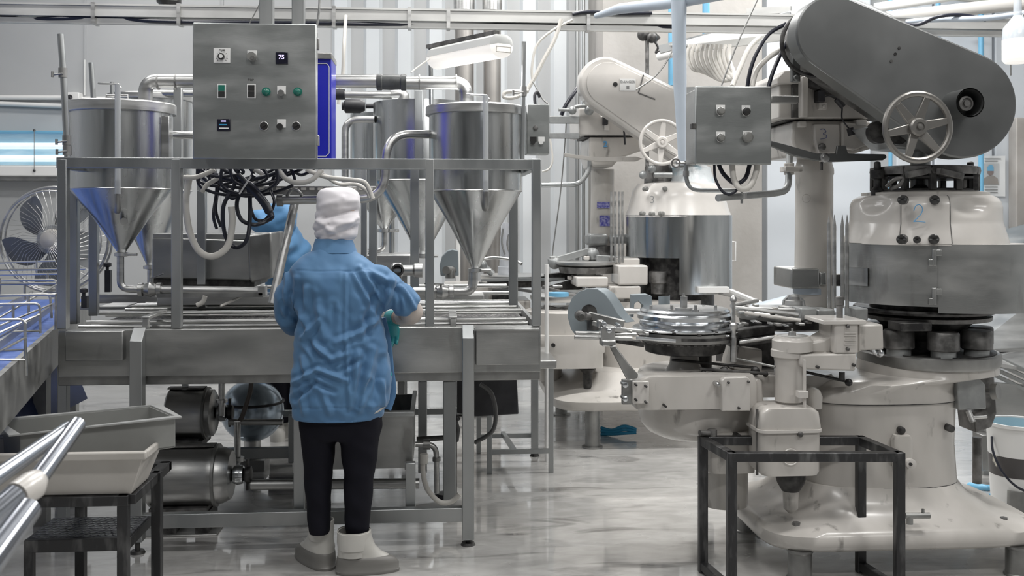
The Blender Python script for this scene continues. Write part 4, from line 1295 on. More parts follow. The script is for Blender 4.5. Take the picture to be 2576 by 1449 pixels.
part('guide_rim', nl(MB(), 1722, TYY, [(128, 842), (131, 839), (128, 836), (110, 836)], 72), chrome, sm)
part('drive_sprocket', nl(MB(), 1722, TYY, [(88, 898), (98, 896), (104, 872), (110, 868)], 56), grime, sm)
mb = MB()
c0 = P(1722, CY, TYY)
for i in range(40):
    a = 2 * PI * i / 40
    R_ = 103 / S(1722, TYY)
    x, y = c0.x + R_ * math.cos(a), c0.y + R_ * math.sin(a)
    z = P(1722, 868, 4.2).z
    mb.box((x - .007, y - .007, z - .008), (x + .007, y + .007, z + .008))
part('sprocket_teeth', mb, iron, sm)
for i in range(9):
    a = math.radians(-180 + i * 22.5)
    R_ = 88 / S(1722, TYY)
    x, y = c0.x + R_ * math.cos(a), c0.y + R_ * math.sin(a)
    z = P(1722, 885, 4.2).z
    part('cam_follower', MB().lathe((x, y, z), [(.018, -.015), (.018, .015)], 16), iron, sm)
part('turntable_pedestal', nl(MB(), 1722, TYY, [(64, 962), (50, 945), (38, 920), (34, 890)], 36), cream, sm)
part('pedestal_tab', MB().pbox(1718, 935, 1750, 962, 4.24, .05), cream, sm, .004)
part('pedestal_dark', nl(MB(), 1750, 4.5, [(40, 955), (40, 890)], 24), grime, sm)
part('stop_post', nl(MB(), 1845, 4.2, [(6, 912), (8, 910), (8, 850), (6, 845), (6, 832), (10, 826), (10, 818), (5, 812), (5, 760), (9, 757), (8, 750), (2, 742)], 20), steel, sm)
part('tilt_lever', MB().ppoly([(1535, 874), (1548, 868), (1582, 915), (1606, 942), (1604, 952), (1578, 957), (1560, 922)], 4.0, .02), steeld, sm, .005)
part('chain_run', MB().prism([P(1540, 850, 4.1), P(1620, 862, 4.2), P(1620, 874, 4.2), P(1545, 862, 4.1)], (0, .08, 0)), grime, sm)
# can feed guards
gv = Vector((.05, .05, 0))
o_ = [(1452, 850), (1436, 828), (1428, 800), (1428, 775), (1438, 750), (1455, 734), (1478, 726), (1503, 727), (1522, 740), (1538, 762), (1554, 790), (1576, 812), (1548, 806), (1512, 796), (1500, 852)]
gd = part('wheel_guard', MB().prism([P(u, v, 4.3) for u, v in o_], gv), bluegrey, sm, .002)
part('guard_opening', MB().lathe(P(1482, 786, 4.296), [(M_(20, 1480, 4.3), 0), (M_(20, 1480, 4.3), .03)], 28, axis='y'), grime, gd)
part('guard_shaft', MB().cyl(P(1470, 795, 4.2), P(1530, 805, 4.35), .016).lathe(P(1462, 796, 4.2), [(.022, .05), (.022, 0), (.012, -.004), (.012, -.02), (.0003, -.021)], 20, axis='y').cyl(P(1494, 790, 4.27), P(1494, 830, 4.27), .03), iron, sm)
part('guard_arm', MB().bar(P(1480, 792, 4.24), P(1570, 815, 4.2), .035, .03).bar(P(1490, 812, 4.2), P(1590, 838, 4.15), .02), steeld, sm, .003)
part('feed_rail', MB().cyl(P(1447, 838, 4.12), P(1600, 842, 4.15), .009).cyl(P(1445, 848, 4.1), P(1590, 852, 4.1), .009).cyl(P(1540, 828, 4.12), P(1612, 836, 4.2), .012), steel, sm)
part('clamp_block', MB().pbox(1512, 822, 1548, 858, 4.04, .06).pbox(1515, 856, 1550, 872, 4.02, .08).pbox(1505, 806, 1520, 826, 4.06, .05), steel, sm, .005)
bolts(sm, [(1532, 832), (1556, 820), (1520, 815)], 4.03, 6, chrome)
part('can_gate', MB().ppoly([(1590, 742), (1628, 740), (1640, 745), (1640, 798), (1618, 798), (1618, 768), (1606, 757), (1596, 764), (1594, 798), (1588, 798)], 4.6, .05), bluegrey, sm, .002)
part('can_gate', nl(MB(), 1655, 4.75, [(30, 798), (30, 745)], 24, math.radians(-100), math.radians(0)), bluegrey, sm)
part('gate_shaft', MB().cyl(P(1560, 783, 4.6), P(1620, 783, 4.58), .014), steel, sm)
# second star table between column and turret
S2 = 4.55
part('transfer_plate', nl(MB(), 1975, S2, [(118, 812), (122, 806), (122, 794), (116, 788), (40, 786)], 64), steel, sm)
part('transfer_rail', nl(MB(), 1985, S2, [(140, 790), (143, 785), (143, 779), (138, 776), (130, 780)], 64, math.radians(-195), math.radians(-80)), steel, sm)
part('lower_disc', nl(MB(), 1985, S2, [(100, 836), (120, 832), (124, 812)], 56), grime, sm)
part('bearing_seat', nl(MB(), 1998, 4.4, [(40, 785), (38, 774), (24, 770), (22, 758), (16, 756), (14, 746), (5, 744)], 36), steel, sm)
part('bearing_guard', MB().ppoly([(1968, 785), (1972, 755), (1985, 742), (2008, 740), (2024, 755), (2030, 778)], 4.5, .02), greycast, sm, .003)
part('dark_crank', MB().bar(P(1830, 842, 4.3), P(1940, 828, 4.35), .06, .04).bar(P(1855, 862, 4.28), P(1960, 850, 4.3), .05, .03), grime, sm, .004)
part('dark_block', MB().pbox(1846, 835, 1950, 950, 4.42, .3), grime, sm, .01)
part('side_casting', MB().ppoly([(1845, 930), (1858, 872), (1918, 880), (1918, 940)], 4.36, .2), cream, sm, .006)
part('link_rod', MB().cyl(P(1852, 902, 4.2), P(1950, 923, 4.05), .005), steeld, sm)
part('deck_blocks', MB().pbox(2016, 776, 2055, 806, 4.22, .12).pbox(2058, 780, 2100, 806, 4.24, .14).pbox(2152, 776, 2184, 806, 4.18, .12), greycast, sm, .004)
part('deck_post', nl(MB(), 2112, 4.1, [(6, 812), (8, 800), (8, 764), (7, 762)], 18).add(nl(MB(), 2112, 4.1, [(10, 768), (10, 748), (8, 746)], 18).v, nl(MB(), 2112, 4.1, [(10, 768), (10, 748), (8, 746)], 18).f), iron, sm)
for (u, Y) in ((2085, 4.2), (2099, 4.24), (2119, 4.2), (2131, 4.24)):
    c = P(u, 775, Y)
    zt = P(u, 540, Y).z
    part('magazine_rod', MB().lathe((c.x, c.y, c.z), [(M_(4.6, u, Y), 0), (M_(4.6, u, Y), zt - c.z - .05), (.001, zt - c.z)], 14), steel, sm)
# right-hand guard hood
part('brake_hood', MB().ppoly([(2406, 948), (2440, 943), (2462, 948), (2480, 968), (2482, 1030), (2412, 1032)], 4.12, .22), greycast, sm, .006)
part('brake_drum', MB().ppoly([(2462, 930), (2500, 925), (2508, 1040), (2495, 1075), (2455, 1090), (2450, 1040), (2480, 1030)], 4.3, .15), iron, sm, .006)
part('brake_knob', MB().cyl(P(2480, 985, 4.25), P(2500, 985, 4.22), .012).cyl(P(2496, 985, 4.23), P(2512, 985, 4.21), .035), steeld, sm)
part('brake_linkage', MB().cyl(P(2436, 1034, 4.12), P(2448, 1062, 4.1), .012).cyl(P(2448, 1050, 4.1), P(2482, 1048, 4.1), .007), steel, sm)
part('rear_conduit', MB().cyl(P(2458, 1100, 4.4), P(2458, 1215, 4.4), .02), iron, sm)

# ------------------------------------------------------------ control box on its bent pipe arm
bx = thing('operator_box', 'square brushed steel operator box with four buttons hung between the two seamers', 'control box', P(1835, 415, 4.15))
part('body', MB().prism([P(1748, 225, 4.2), P(1936, 220, 4.2), P(1936, 412, 4.2), P(1748, 410, 4.2)], (0, .16, 0)), steelh, bx, .004)
part('side_body', MB().prism([P(1727, 219, 4.36), P(1752, 218, 4.2), P(1752, 412, 4.2), P(1727, 412, 4.36)], (.03, .02, 0)), steelh, bx)
part('door', MB().pbox(1750, 217, 1941, 414, 4.175, .025), swirl, bx, .005)
part('door_latch', MB().pbox(1740, 310, 1752, 324, 4.17, .03), grime, bx, .002)
for (u, v, r, m_) in ((1813, 280, 9, greyknob), (1877, 281, 9, knobm), (1813, 347, 9, greyknob), (1880, 346, 13, greyknob)):
    s_ = part('button', MB().pbox(u - 11, v - 16, u + 11, v + 3, 4.170, .004), whitep, bx, .001)
    part('button_bezel', MB().torus(P(u, v, 4.170), M_(10, u, 4.17), .003), steel, s_)
    part('button_cap', MB().lathe(P(u, v, 4.172), [(M_(r, u, 4.17), 0), (M_(r, u, 4.17), -.016), (M_(r * .7, u, 4.17), -.022), (.0004, -.023)], 24, axis='y'), m_, s_)
am = thing('arm_pipe', 'bent steel pipe arm sweeping from beneath the operator box up to the foreground seamer column', 'pipe', P(1900, 497, 4.5))
part('pipe', MB().tube(corner([P(1806, 498, 4.2), P(1955, 486, 4.45), P(1983, 478, 4.52), P(1985, 420, 4.55), P(1990, 300, 4.6)], .09, 8), M_(8.5, 1900, 4.5), 16), greycast, am)
part('clamp', MB().cyl(P(1866, 480, 4.3), P(1866, 512, 4.3), .006).cyl(P(1866, 486, 4.3), P(1866, 500, 4.3), .022), steel, am)
part('mount_arm', MB().pbox(1941, 241, 2010, 259, 4.32, .03), steeld, am, .003)
part('pipe_collar', MB().pbox(1976, 418, 2020, 432, 4.5, .08).cyl(P(1985, 410, 4.55), P(1985, 440, 4.55), .024), cream, am, .004)
tp = solo('thin_pipe', MB().tube(corner([P(1726, 405, 4.4), P(1727, 478, 4.4), P(1852, 480, 4.3)], .1, 8), M_(5.5, 1760, 4.4), 14), frame_m, 'thin bent steel pipe under the left corner of the operator box', 'pipe')
vv = thing('needle_valve', 'small round handled needle valve at the left lower corner of the operator box', 'valve', P(1700, 412, 4.38))
part('wheel', MB().torus(P(1700, 410, 4.36), .018, .004).bar(P(1690, 410, 4.36), P(1710, 410, 4.36), .004), iron, vv)
part('stem', MB().cyl(P(1702, 410, 4.38), P(1726, 410, 4.4), .006).cyl(P(1726, 430, 4.4), P(1726, 444, 4.4), .014), steel, vv)
for (pts, r, m_, lab) in (
    ([(1797, 414, 4.25), (1800, 450, 4.25), (1818, 482, 4.22), (1838, 488, 4.22), (1856, 476, 4.22)], 3.5, blackc, 'thin black cable looping lowest under the operator box'),
    ([(1808, 414, 4.28), (1822, 440, 4.27), (1850, 462, 4.26), (1875, 448, 4.26), (1886, 414, 4.26)], 5.5, blackc, 'thick black cable loop right under the operator box'),
    ([(1842, 414, 4.23), (1846, 450, 4.22), (1862, 474, 4.2), (1885, 470, 4.2), (1900, 440, 4.22), (1905, 414, 4.23)], 7.5, white, 'pale grey hose loop under the operator box'),
    ([(1978, 60, 4.3), (1935, 85, 4.3), (1905, 130, 4.28), (1888, 175, 4.27), (1880, 218, 4.27)], 5, blackc, 'thick black cable arching from the arm cover down to the operator box'),
    ([(1985, 95, 4.3), (1962, 140, 4.3), (1945, 180, 4.28), (1933, 218, 4.27)], 5, blackc, 'second black cable curving down beside the arched one to the operator box'),
    ([(1975, 122, 4.35), (1940, 140, 4.33), (1905, 175, 4.3), (1892, 218, 4.27)], 6.5, white, 'pale conduit dropping between the black cables onto the operator box'),
    ([(1910, 95, 4.6), (1885, 120, 4.5), (1862, 170, 4.4), (1842, 218, 4.3)], 6, white, 'white hose falling to the left top of the operator box'),
):
    solo('box_cable', MB().ptube(pts, r, k=8), m_, lab, 'cable')

# ------------------------------------------------------------ far machine
YF2 = 7.5
s2 = thing('can_seamer', 'cream can seaming machine standing further back, left of the foreground one, with cream arm cover', 'seaming machine', (P(1600, CY, YF2).x, YF2, 0))
part('column', nl(MB(), 1516, YF2, [(31, 640), (31, 560), (29, 470), (29, 425)], 40), cream, s2)
part('sticker', MB().pbox(1502, 508, 1534, 524, YF2 - .1, .004), navy, s2)
part('sticker', MB().pbox(1508, 542, 1534, 569, YF2 - .1, .004), navy, s2)
part('column_band', MB().pbox(1480, 588, 1530, 618, YF2 - .13, .2).pbox(1535, 590, 1603, 613, YF2 - .16, .1), greycast, s2, .02)
part('band_skirt', nl(MB(), 1515, YF2, [(36, 650), (34, 618)], 32), iron, s2)
part('head_block', MB().ppoly([(1455, 272), (1505, 270), (1512, 292), (1600, 312), (1604, 340), (1457, 340)], YF2 - .25, .5), cream2, s2, .01)
part('head_gap_shade', MB().ppoly([(1500, 262), (1540, 272), (1600, 305), (1510, 292)], YF2 - .2, .4), grime, s2)  # shade between the castings drawn as a black wedge
part('head_lower_casting', MB().ppoly([(1482, 345), (1612, 345), (1618, 378), (1560, 398), (1540, 420), (1490, 420), (1482, 392)], YF2 - .22, .45), cream, s2, .012)
part('head_seam', MB().pbox(1470, 339, 1605, 346, YF2 - .2, .4), grime, s2)
part('black_solenoid', MB().pbox(1518, 292, 1530, 313, YF2 - .3, .06), black, s2, .004)
part('solenoid_tag', MB().pbox(1521, 314, 1533, 328, YF2 - .29, .03), cream2, s2, .003)
part('sensor_lead', MB().ptube([(1530, 302, YF2 - .3), (1552, 308, YF2 - .3), (1568, 322, YF2 - .3), (1572, 364, YF2 - .3)], 2.5), black, s2)
part('painted_number', text_mb('2', .06, P(1523, 363, YF2 - .226), (1, 0, 0), (0, 0, 1), .002, .002), inkblue, s2)
part('shift_lever', MB().ppoly([(1420, 385), (1500, 396), (1600, 393), (1618, 398), (1600, 406), (1500, 406), (1420, 394)], YF2 - .32, .03), cream, s2, .004)
part('side_arm', MB().pbox(1382, 292, 1458, 310, YF2 - .3, .05).pbox(1382, 334, 1458, 348, YF2 - .3, .05), greycast, s2, .004)
part('side_pipe', MB().tube(corner([P(1362, 466, YF2 - .2), P(1460, 464, YF2 - .2), P(1484, 425, YF2 - .2), P(1484, 400, YF2 - .2)], .1, 6), M_(6, 1400, YF2), 14), frame_m, s2)
part('valve_bank', MB().ptube([(1405, 276, YF2 - .3), (1440, 276, YF2 - .3), (1450, 268, YF2 - .3), (1490, 266, YF2 - .3)], 4).ball(P(1440, 278, YF2 - .3), .03).ball(P(1482, 278, YF2 - .3), .035), greycast, s2)
part('black_cable', MB().ptube([(1462, 200, YF2 - .1), (1450, 225, YF2 - .2), (1425, 262, YF2 - .25), (1412, 290, YF2 - .25)], 5), blackc, s2)
CV2 = YF2 - .55
o_ = stadium((1523, 208), 66, (1728, 326), 84, 30)
cov = part('arm_cover', MB().ppoly(o_, CV2, .16), cream2, s2, .02)
part('cover_face', MB().ppoly(stadium((1530, 210), 54, (1730, 328), 72, 30), CV2 - .008, .01), cream2, cov, .003)
dn = part('danger_plate', MB().pbox(1559, 198, 1599, 228, CV2 - .014, .005), whitep, cov, label='white DANGER plate')
part('danger_word', text_mb('DANGER', .026, P(1579, 206, CV2 - .016), (1, 0, 0), (0, 0, 1)), inkgrey, dn)
part('warning_hand', MB().pbox(1576, 216, 1583, 224, CV2 - .016, .002), inkgrey, dn)
part('cover_hole', MB().lathe(P(1548, 212, CV2 - .012), [(M_(6, 1548, CV2), .01), (M_(6, 1548, CV2), 0)], 20, axis='y'), grime, cov)
part('hatch_edge', MB().bar(P(1619, 188, CV2 - .01), P(1606, 234, CV2 - .01), .008).bar(P(1606, 234, CV2 - .01), P(1648, 250, CV2 - .01), .008), iron, cov)
handwheel(s2, 1665, 358, 59, CV2 - .2, cream2, 6, 4.5, math.radians(25))
part('wheel_shaft', MB().cyl(P(1665, 358, CV2 - .18), P(1665, 358, YF2), .03), iron, s2)
DY = YF2 - .35
dm = part('dome_cover', nl(MB(), 1705, DY, [(132, 545), (124, 520), (117, 495), (113, 475), (100, 460), (70, 456)], 64), cream2, s2)
bolts(s2, [(1625, 475), (1672, 475)], DY - .28, 6, greyknob, 'round_knob', .02)
bolts(s2, [(1617, 537), (1665, 537), (1641, 538)], DY - .36, 6, greyknob, 'round_knob', .02)
part('painted_number', text_mb('3', .075, P(1641, 503, DY - .325), (1, 0, 0), (0, 0, 1), .002), inkgrey, dm)
part('skirt_panel', nl(MB(), 1705, DY, [(130, 650), (131, 541)], 48, math.radians(-185), math.radians(-102)), polished, s2)
part('skirt_door', nl(MB(), 1707, DY, [(131, 742), (132, 742), (132, 541), (131, 541)], 56, math.radians(-103), math.radians(10)), polished, s2)
part('skirt_handle', MB().ptube([(1838, 608, DY), (1850, 608, DY), (1850, 656, DY), (1838, 656, DY)], 2, sm=False), whitep, s2)
part('turret_hub', nl(MB(), 1700, DY, [(95, 800), (95, 640)], 40), grime, s2)
part('lifter_cup', nl(MB(), 1655, DY - .25, [(17, 740), (17, 715), (22, 712), (22, 684)], 24), iron, s2)
part('head_neck', nl(MB(), 1665, DY, [(30, 462), (26, 425), (20, 412)], 24).add(nl(MB(), 1632, DY - .1, [(12, 462), (10, 420), (7, 416)], 16).v, nl(MB(), 1632, DY - .1, [(12, 462), (10, 420), (7, 416)], 16).f), iron, s2)
part('neck_fittings', MB().ball(P(1618, 440, DY - .2), .03).ball(P(1640, 425, DY - .2), .03).cyl(P(1645, 440, DY - .2), P(1690, 440, DY - .2), .02), greycast, s2)
wrap = nl(MB(), 1737, DY, [(60, 462), (56, 440), (50, 420), (30, 410)], 28)
wrap.v = [(x + .012 * noise.noise(Vector((x * 30, y * 30, z * 30))), y + .012 * noise.noise(Vector((y * 30, z * 30, x * 30 + 9))), z) for x, y, z in wrap.v]
part('plastic_wrap', wrap, mat('crumpled_clear_wrap', (.66, .7, .72), .15, 0, (.3, .5, .6), 9, lo=.55, hi=.75, bump=.6, bscale=25), s2)
# infeed parts, far machine
part('transfer_block', MB().pbox(1556, 668, 1630, 717, YF2 - .75, .3), cream2, s2, .01)
part('transfer_block', MB().pbox(1534, 720, 1612, 752, YF2 - .75, .3).pbox(1575, 752, 1585, 768, YF2 - .7, .1), cream, s2, .01)
part('transfer_block', MB().pbox(1450, 697, 1530, 722, YF2 - .7, .3).pbox(1560, 650, 1610, 668, YF2 - .6, .2), cream2, s2, .01)
part('transfer_cap', nl(MB(), 1478, YF2 - .5, [(22, 700), (22, 688), (10, 686), (4, 680)], 28), cream2, s2)
part('transfer_disc', nl(MB(), 1475, YF2 - .4, [(70, 672), (76, 668), (76, 662), (60, 660)], 48), steel, s2)
part('lower_disc', nl(MB(), 1478, YF2 - .4, [(70, 690), (74, 674)], 40), iron, s2)
part('linkages', MB().bar(P(1380, 660, YF2 - .3), P(1480, 632, YF2 - .3), .05).bar(P(1500, 650, YF2 - .4), P(1600, 655, YF2 - .4), .05).ball(P(1395, 660, YF2 - .3), .05).ball(P(1490, 640, YF2 - .3), .05), greycast, s2, .005)
part('linkages', MB().bar(P(1370, 700, YF2 - .2), P(1450, 690, YF2 - .2), .06).bar(P(1380, 735, YF2 - .3), P(1460, 712, YF2 - .3), .08), grime, s2, .005)
for u in (1538, 1548, 1558, 1566):
    part('magazine_rod', MB().cyl(P(u, 660, YF2 - .6), P(u, 482, YF2 - .6), M_(3, u, YF2 - .6), n=10), steel, s2)
part('infeed_casting', ploft([(1362, 1525, 928), (1362, 1525, 893), (1330, 1530, 890), (1330, 1530, 855), (1345, 1520, 845)], YF2 - 1.1, .7, 7), cream, s2, ang=50)
part('infeed_drum', nl(MB(), 1420, YF2 - .8, [(100, 850), (100, 790), (80, 782)], 40), cream, s2)
part('infeed_nose', nl(MB(), 1478, YF2 - 1.0, [(10, 978), (12, 940), (22, 930)], 20), grime, s2)
part('infeed_disc', nl(MB(), 1400, YF2 - .8, [(62, 762), (66, 756), (66, 748), (50, 744)], 40), steel, s2)
part('infeed_ring', nl(MB(), 1405, YF2 - .9, [(26, 748), (26, 738)], 28), cyan, s2)
part('pedestal_body', ploft([(1500, 1800, 985), (1510, 1790, 900), (1512, 1790, 760)], YF2 - .75, .9, 3.4), cream, s2, ang=50)
part('pedestal_body', ploft([(1345, 1420, 960), (1345, 1420, 800)], YF2 - .6, .4, 3), cream, s2, ang=50)
bp2 = [(1470, 1850, 1046, YF2 - 1.25, 1.3, 7), (1462, 1856, 1040, YF2 - 1.27, 1.34, 7), (1462, 1856, 1018, YF2 - 1.27, 1.34, 7), (1490, 1830, 1005, YF2 - 1.1, 1.2, 5), (1500, 1810, 985, YF2 - .85, 1.0, 3.6), (1510, 1795, 960, YF2 - .76, .92, 3.4)]
a0_ = P(1460, 1040, YF2 - 1.27)
b0_ = P(1850, 1040, YF2 - 1.27)
cx2, hx2, z0 = (a0_.x + b0_.x) / 2, (b0_.x - a0_.x) / 2, a0_.z
cy2 = YF2 - .6
cx2, hx2 = cx2 - .08, hx2 + .08
part('base_plate', loft([(cx2, cy2, hx2 * .98, .62, z0, 6), (cx2, cy2, hx2, .64, z0 + .015, 6), (cx2, cy2, hx2, .64, z0 + .06, 6), (cx2, cy2, hx2 * .95, .6, z0 + .075, 5), (cx2, cy2 + .05, hx2 * .8, .5, z0 + .11, 4), (cx2 + .05, cy2 + .08, hx2 * .7, .45, z0 + .2, 3.5)], 64), cream, s2, ang=60)
for (u, Y, r) in ((1490, YF2 - 1.15, 18), (1412, YF2 - .1, 15), (1800, YF2 - 1.15, 18)):
    c = ctr(u, Y)
    part('machine_foot', MB().lathe((c.x, c.y, 0), [(M_(r + 8, u, Y), 0), (M_(r + 8, u, Y), .01), (M_(r, u, Y), .014), (M_(r, u, Y), z0 + .01)], 28), steeld, s2)

# ============================================================ LEFT SIDE AND BACKGROUND
# blue belt conveyor with wire guide rails
bc = thing('belt_conveyor', 'blue belted side conveyor with wire guide rails left of the filling conveyor', 'conveyor', (-3.0, 5.0, 0))
zb = .95
q0, q1 = P(0, 948, 3.5), P(138, 826, 4.75)
ex, ey = P(138, 826, 4.75).x, 4.75
_a, _b = Pw(138, 826, 4.81), Pw(0, 948, 3.37)
_d = (_a - _b) / (_a - _b).length
_n, _f = _b - _d * .25, _a + _d * 1.75
E = [(_n.x, _n.y), (_a.x, _a.y), (_f.x, _f.y), (-4.3, _f.y), (-4.3, _n.y)]
part('belt', MB().prism([(x, y, zb) for x, y in E], (0, 0, -.05)), beltm, bc)
for i in range(2):
    a, b = E[i], E[i + 1]
    part('side_plate', MB().prism([(a[0], a[1], zb + .02), (b[0], b[1], zb + .02), (b[0], b[1], zb - .17), (a[0], a[1], zb - .17)], (.02, .006, 0)), steeld, bc)
for (x, y) in ((_a.x - .06, _a.y), (_f.x - .06, _f.y - .1), (-3.9, _a.y), (-3.9, _f.y - .1), (-3.9, _b.y)):
    part('conveyor_leg', MB().box((x - .03, y - .03, 0), (x + .03, y + .03, zb - .2)), steeld, bc)
part('dark_guard', MB().prism([(_a.x - .15, _a.y - .5, .75), (_a.x - .15, _a.y + .6, .75), (_a.x - .05, _a.y + .6, .5), (_a.x - .05, _a.y - .4, .5)], (-.5, 0, 0)), mat('dark_blue_curtain', (.015, .03, .1), .5), bc)
rl = [([(-60, 663), (140, 656)], 6.6), ([(-60, 680), (215, 676)], 6.2), ([(-60, 692), (195, 688)], 5.8), ([(-60, 706), (142, 704), (143, 735)], 5.4), ([(-60, 716), (142, 712)], 5.1),
      ([(-60, 745), (118, 741), (126, 745), (130, 800)], 4.7), ([(-60, 767), (100, 764), (101, 838)], 4.3), ([(-60, 806), (62, 804), (66, 945)], 3.75), ([(120, 742), (140, 742)], 4.6)]
for uv, Y in rl:
    part('guide_wire', MB().tube(corner([P(u, v, Y) for u, v in uv], .02, 3), .006, 8), steel, bc)
for (u, v0, v1, Y) in ((62, 716, 755, 5.1), (92, 656, 690, 6.4), (33, 768, 800, 4.3), (72, 745, 790, 4.7), (120, 690, 716, 5.6), (-5, 665, 690, 6.4), (140, 745, 830, 4.6), (0, 700, 740, 5.2)):
    part('guide_drop', MB().cyl(P(u, v0, Y), P(u, v1, Y), .006, n=8), steel, bc)
for k in range(3):
    p, q = Vector((_f.x - .1 - .25 * k, _f.y, zb + .04)), Vector((_n.x - .1 - .25 * k, _n.y, zb + .04))
    part('lane_strip', MB().bar(p, q, .012, .03), steel, bc)
for (u0, v0, Y0, u1, v1, Y1_) in ((-40, 905, 3.7, 66, 848, 3.75), (-40, 870, 3.8, 66, 812, 3.75), (-30, 850, 4.1, 101, 790, 4.3), (-30, 885, 3.8, 66, 880, 3.75), (-30, 832, 4.2, 130, 765, 4.7), (20, 835, 4.1, 101, 832, 4.3), (-30, 815, 4.4, 142, 716, 5.1), (-20, 905, 3.7, 66, 905, 3.75)):
    part('cross_wire', MB().cyl(P(u0, v0, Y0), P(u1, v1, Y1_), .0045, n=8), steel, bc)
part('corner_block', MB().pbox(127, 738, 141, 748, 4.6, .04), steel, bc, .002)

# fan
fan = thing('pedestal_fan', 'big grey caged industrial fan behind the left end of the filling conveyor', 'fan', P(137, 900, 7.1) * 1)
fan.location.z = 0
LOC[fan.name] = Vector(fan.location)
fc = P(137, 603, 7.0)
fr = M_(132, 137, 7.0)
part('cage_ring', MB().torus(fc, fr, .011, n=72), steel, fan)
part('cage_ring', MB().torus(fc + Vector((0, -.07, 0)), fr * .93, .005, n=72), steel, fan)
part('cage_ring', MB().torus(fc + Vector((0, .08, 0)), fr, .008, n=72), steel, fan)
mb = MB()
for i in range(48):
    a = 2 * PI * i / 48
    d = Vector((math.cos(a), 0, math.sin(a)))
    a2 = a + .5
    d2 = Vector((math.cos(a2), 0, math.sin(a2)))
    mb.tube([fc + d * .05 + Vector((0, -.12, 0)), fc + (d * .6 + d2 * .4) * fr * .5 + Vector((0, -.11, 0)), fc + d2 * fr], .0014, 5)
w_ = part('cage_wires', mb, steel, fan)
part('hub_cap', MB().lathe(fc, [(.075, -.05), (.07, -.075), (.045, -.092), (.0005, -.098)], 28, axis='y'), binm, fan)
part('motor', MB().lathe(fc, [(.10, -.05), (.105, .0), (.09, .2), (.05, .25)], 28, axis='y'), greycast, fan)
for i in range(5):
    a = math.radians(70 + 72 * i)
    mb = MB()
    vs_, fs = [], []
    for r_i in range(9):
        t_ = r_i / 8
        r_ = .09 + (fr * .88 - .09) * t_
        wdt = math.radians(36 + 10 * math.sin(t_ * PI)) * (1 - .35 * t_ ** 4)
        sw_ = -.35 * t_
        for k in range(7):
            s_ = (k / 6 - .5) * 2
            an = a + sw_ + s_ * wdt * .62
            vs_.append(fc + Vector((math.cos(an) * r_, -.03 + .045 * s_, math.sin(an) * r_)))
    for r_i in range(8):
        for k in range(6):
            fs.append([r_i * 7 + k, r_i * 7 + k + 1, (r_i + 1) * 7 + k + 1, (r_i + 1) * 7 + k])
    mb.add(vs_, fs)
    b_ = part('fan_blade', mb, mat('fan_blade_grey', (.15, .158, .162), .45) if i == 0 else bpy.data.materials['fan_blade_grey'], fan)
    sl = b_.modifiers.new('thick', 'SOLIDIFY')
    sl.thickness = .004
part('stand_tube', MB().cyl((fc.x, 7.1, .04), (fc.x, 7.1, fc.z - .05), .03), iron, fan)
part('stand_base', MB().lathe((fc.x, 7.1, 0), [(.32, 0), (.32, .02), (.05, .05)], 36), iron, fan)

# insect lamp on the wall
il = thing('light_trap', 'wide wall light unit glowing pale blue at the far left, above the fan', 'light unit', P(60, 445, 9.3))
part('back_panel', MB().pbox(-160, 332, 165, 415, 9.5, .08), glowblue, il)
for v in (367, 399):
    part('tube', MB().cyl(P(-160, v, 9.44), P(163, v, 9.44), M_(8, 60, 9.4)), glow2, il)
part('lower_case', MB().pbox(-160, 416, 170, 443, 9.36, .22), whitep, il, .01)
part('upper_edge', MB().pbox(-160, 328, 165, 334, 9.38, .2), cyan, il, .004)
part('underside', MB().pbox(-160, 443, 170, 454, 9.4, .18), steeld, il)
for v in (328, 429):
    part('fixing', MB().ball(P(86, v, 9.35), .012), knobm, il)
part('front_wire', MB().cyl(P(86, 328, 9.34), P(86, 429, 9.34), .003, n=6), steeld, il)
for (v0, v1, lab) in ((246, 246, 'upper pale conduit running along the wall at the far left'), (258, 268, 'lower pale conduit sloping along the wall at the far left')):
    solo('wall_conduit', MB().cyl(P(-100, v0 - 1, Y1 - .03), P(190, v1, Y1 - .03), .022), whitep, lab, 'conduit')
solo('wall_conduit', MB().cyl(P(190, 249, Y1 - .03), P(484, 249, Y1 - .03), .022), whitep, 'pale conduit on the wall between the junction box and the big control cabinet', 'conduit')
jb = thing('junction_box', 'small white junction box with a black plug on the wall left of the tank', 'junction box', P(184, 258, 9.5))
part('case', MB().pbox(168, 232, 199, 258, 9.48, .12), whitep, jb, .008)
part('plug', MB().cyl(P(176, 244, 9.46), P(176, 244, 9.5), .022).ptube([(176, 244, 9.45), (182, 256, 9.44), (190, 262, 9.46)], 3), black, jb)
solo('white_tube', MB().cyl(P(213, 150, Y1 - .02), P(213, 240, Y1 - .02), .006, n=8), whitep, 'thin upright wire on the wall above the left end tank', 'wire')

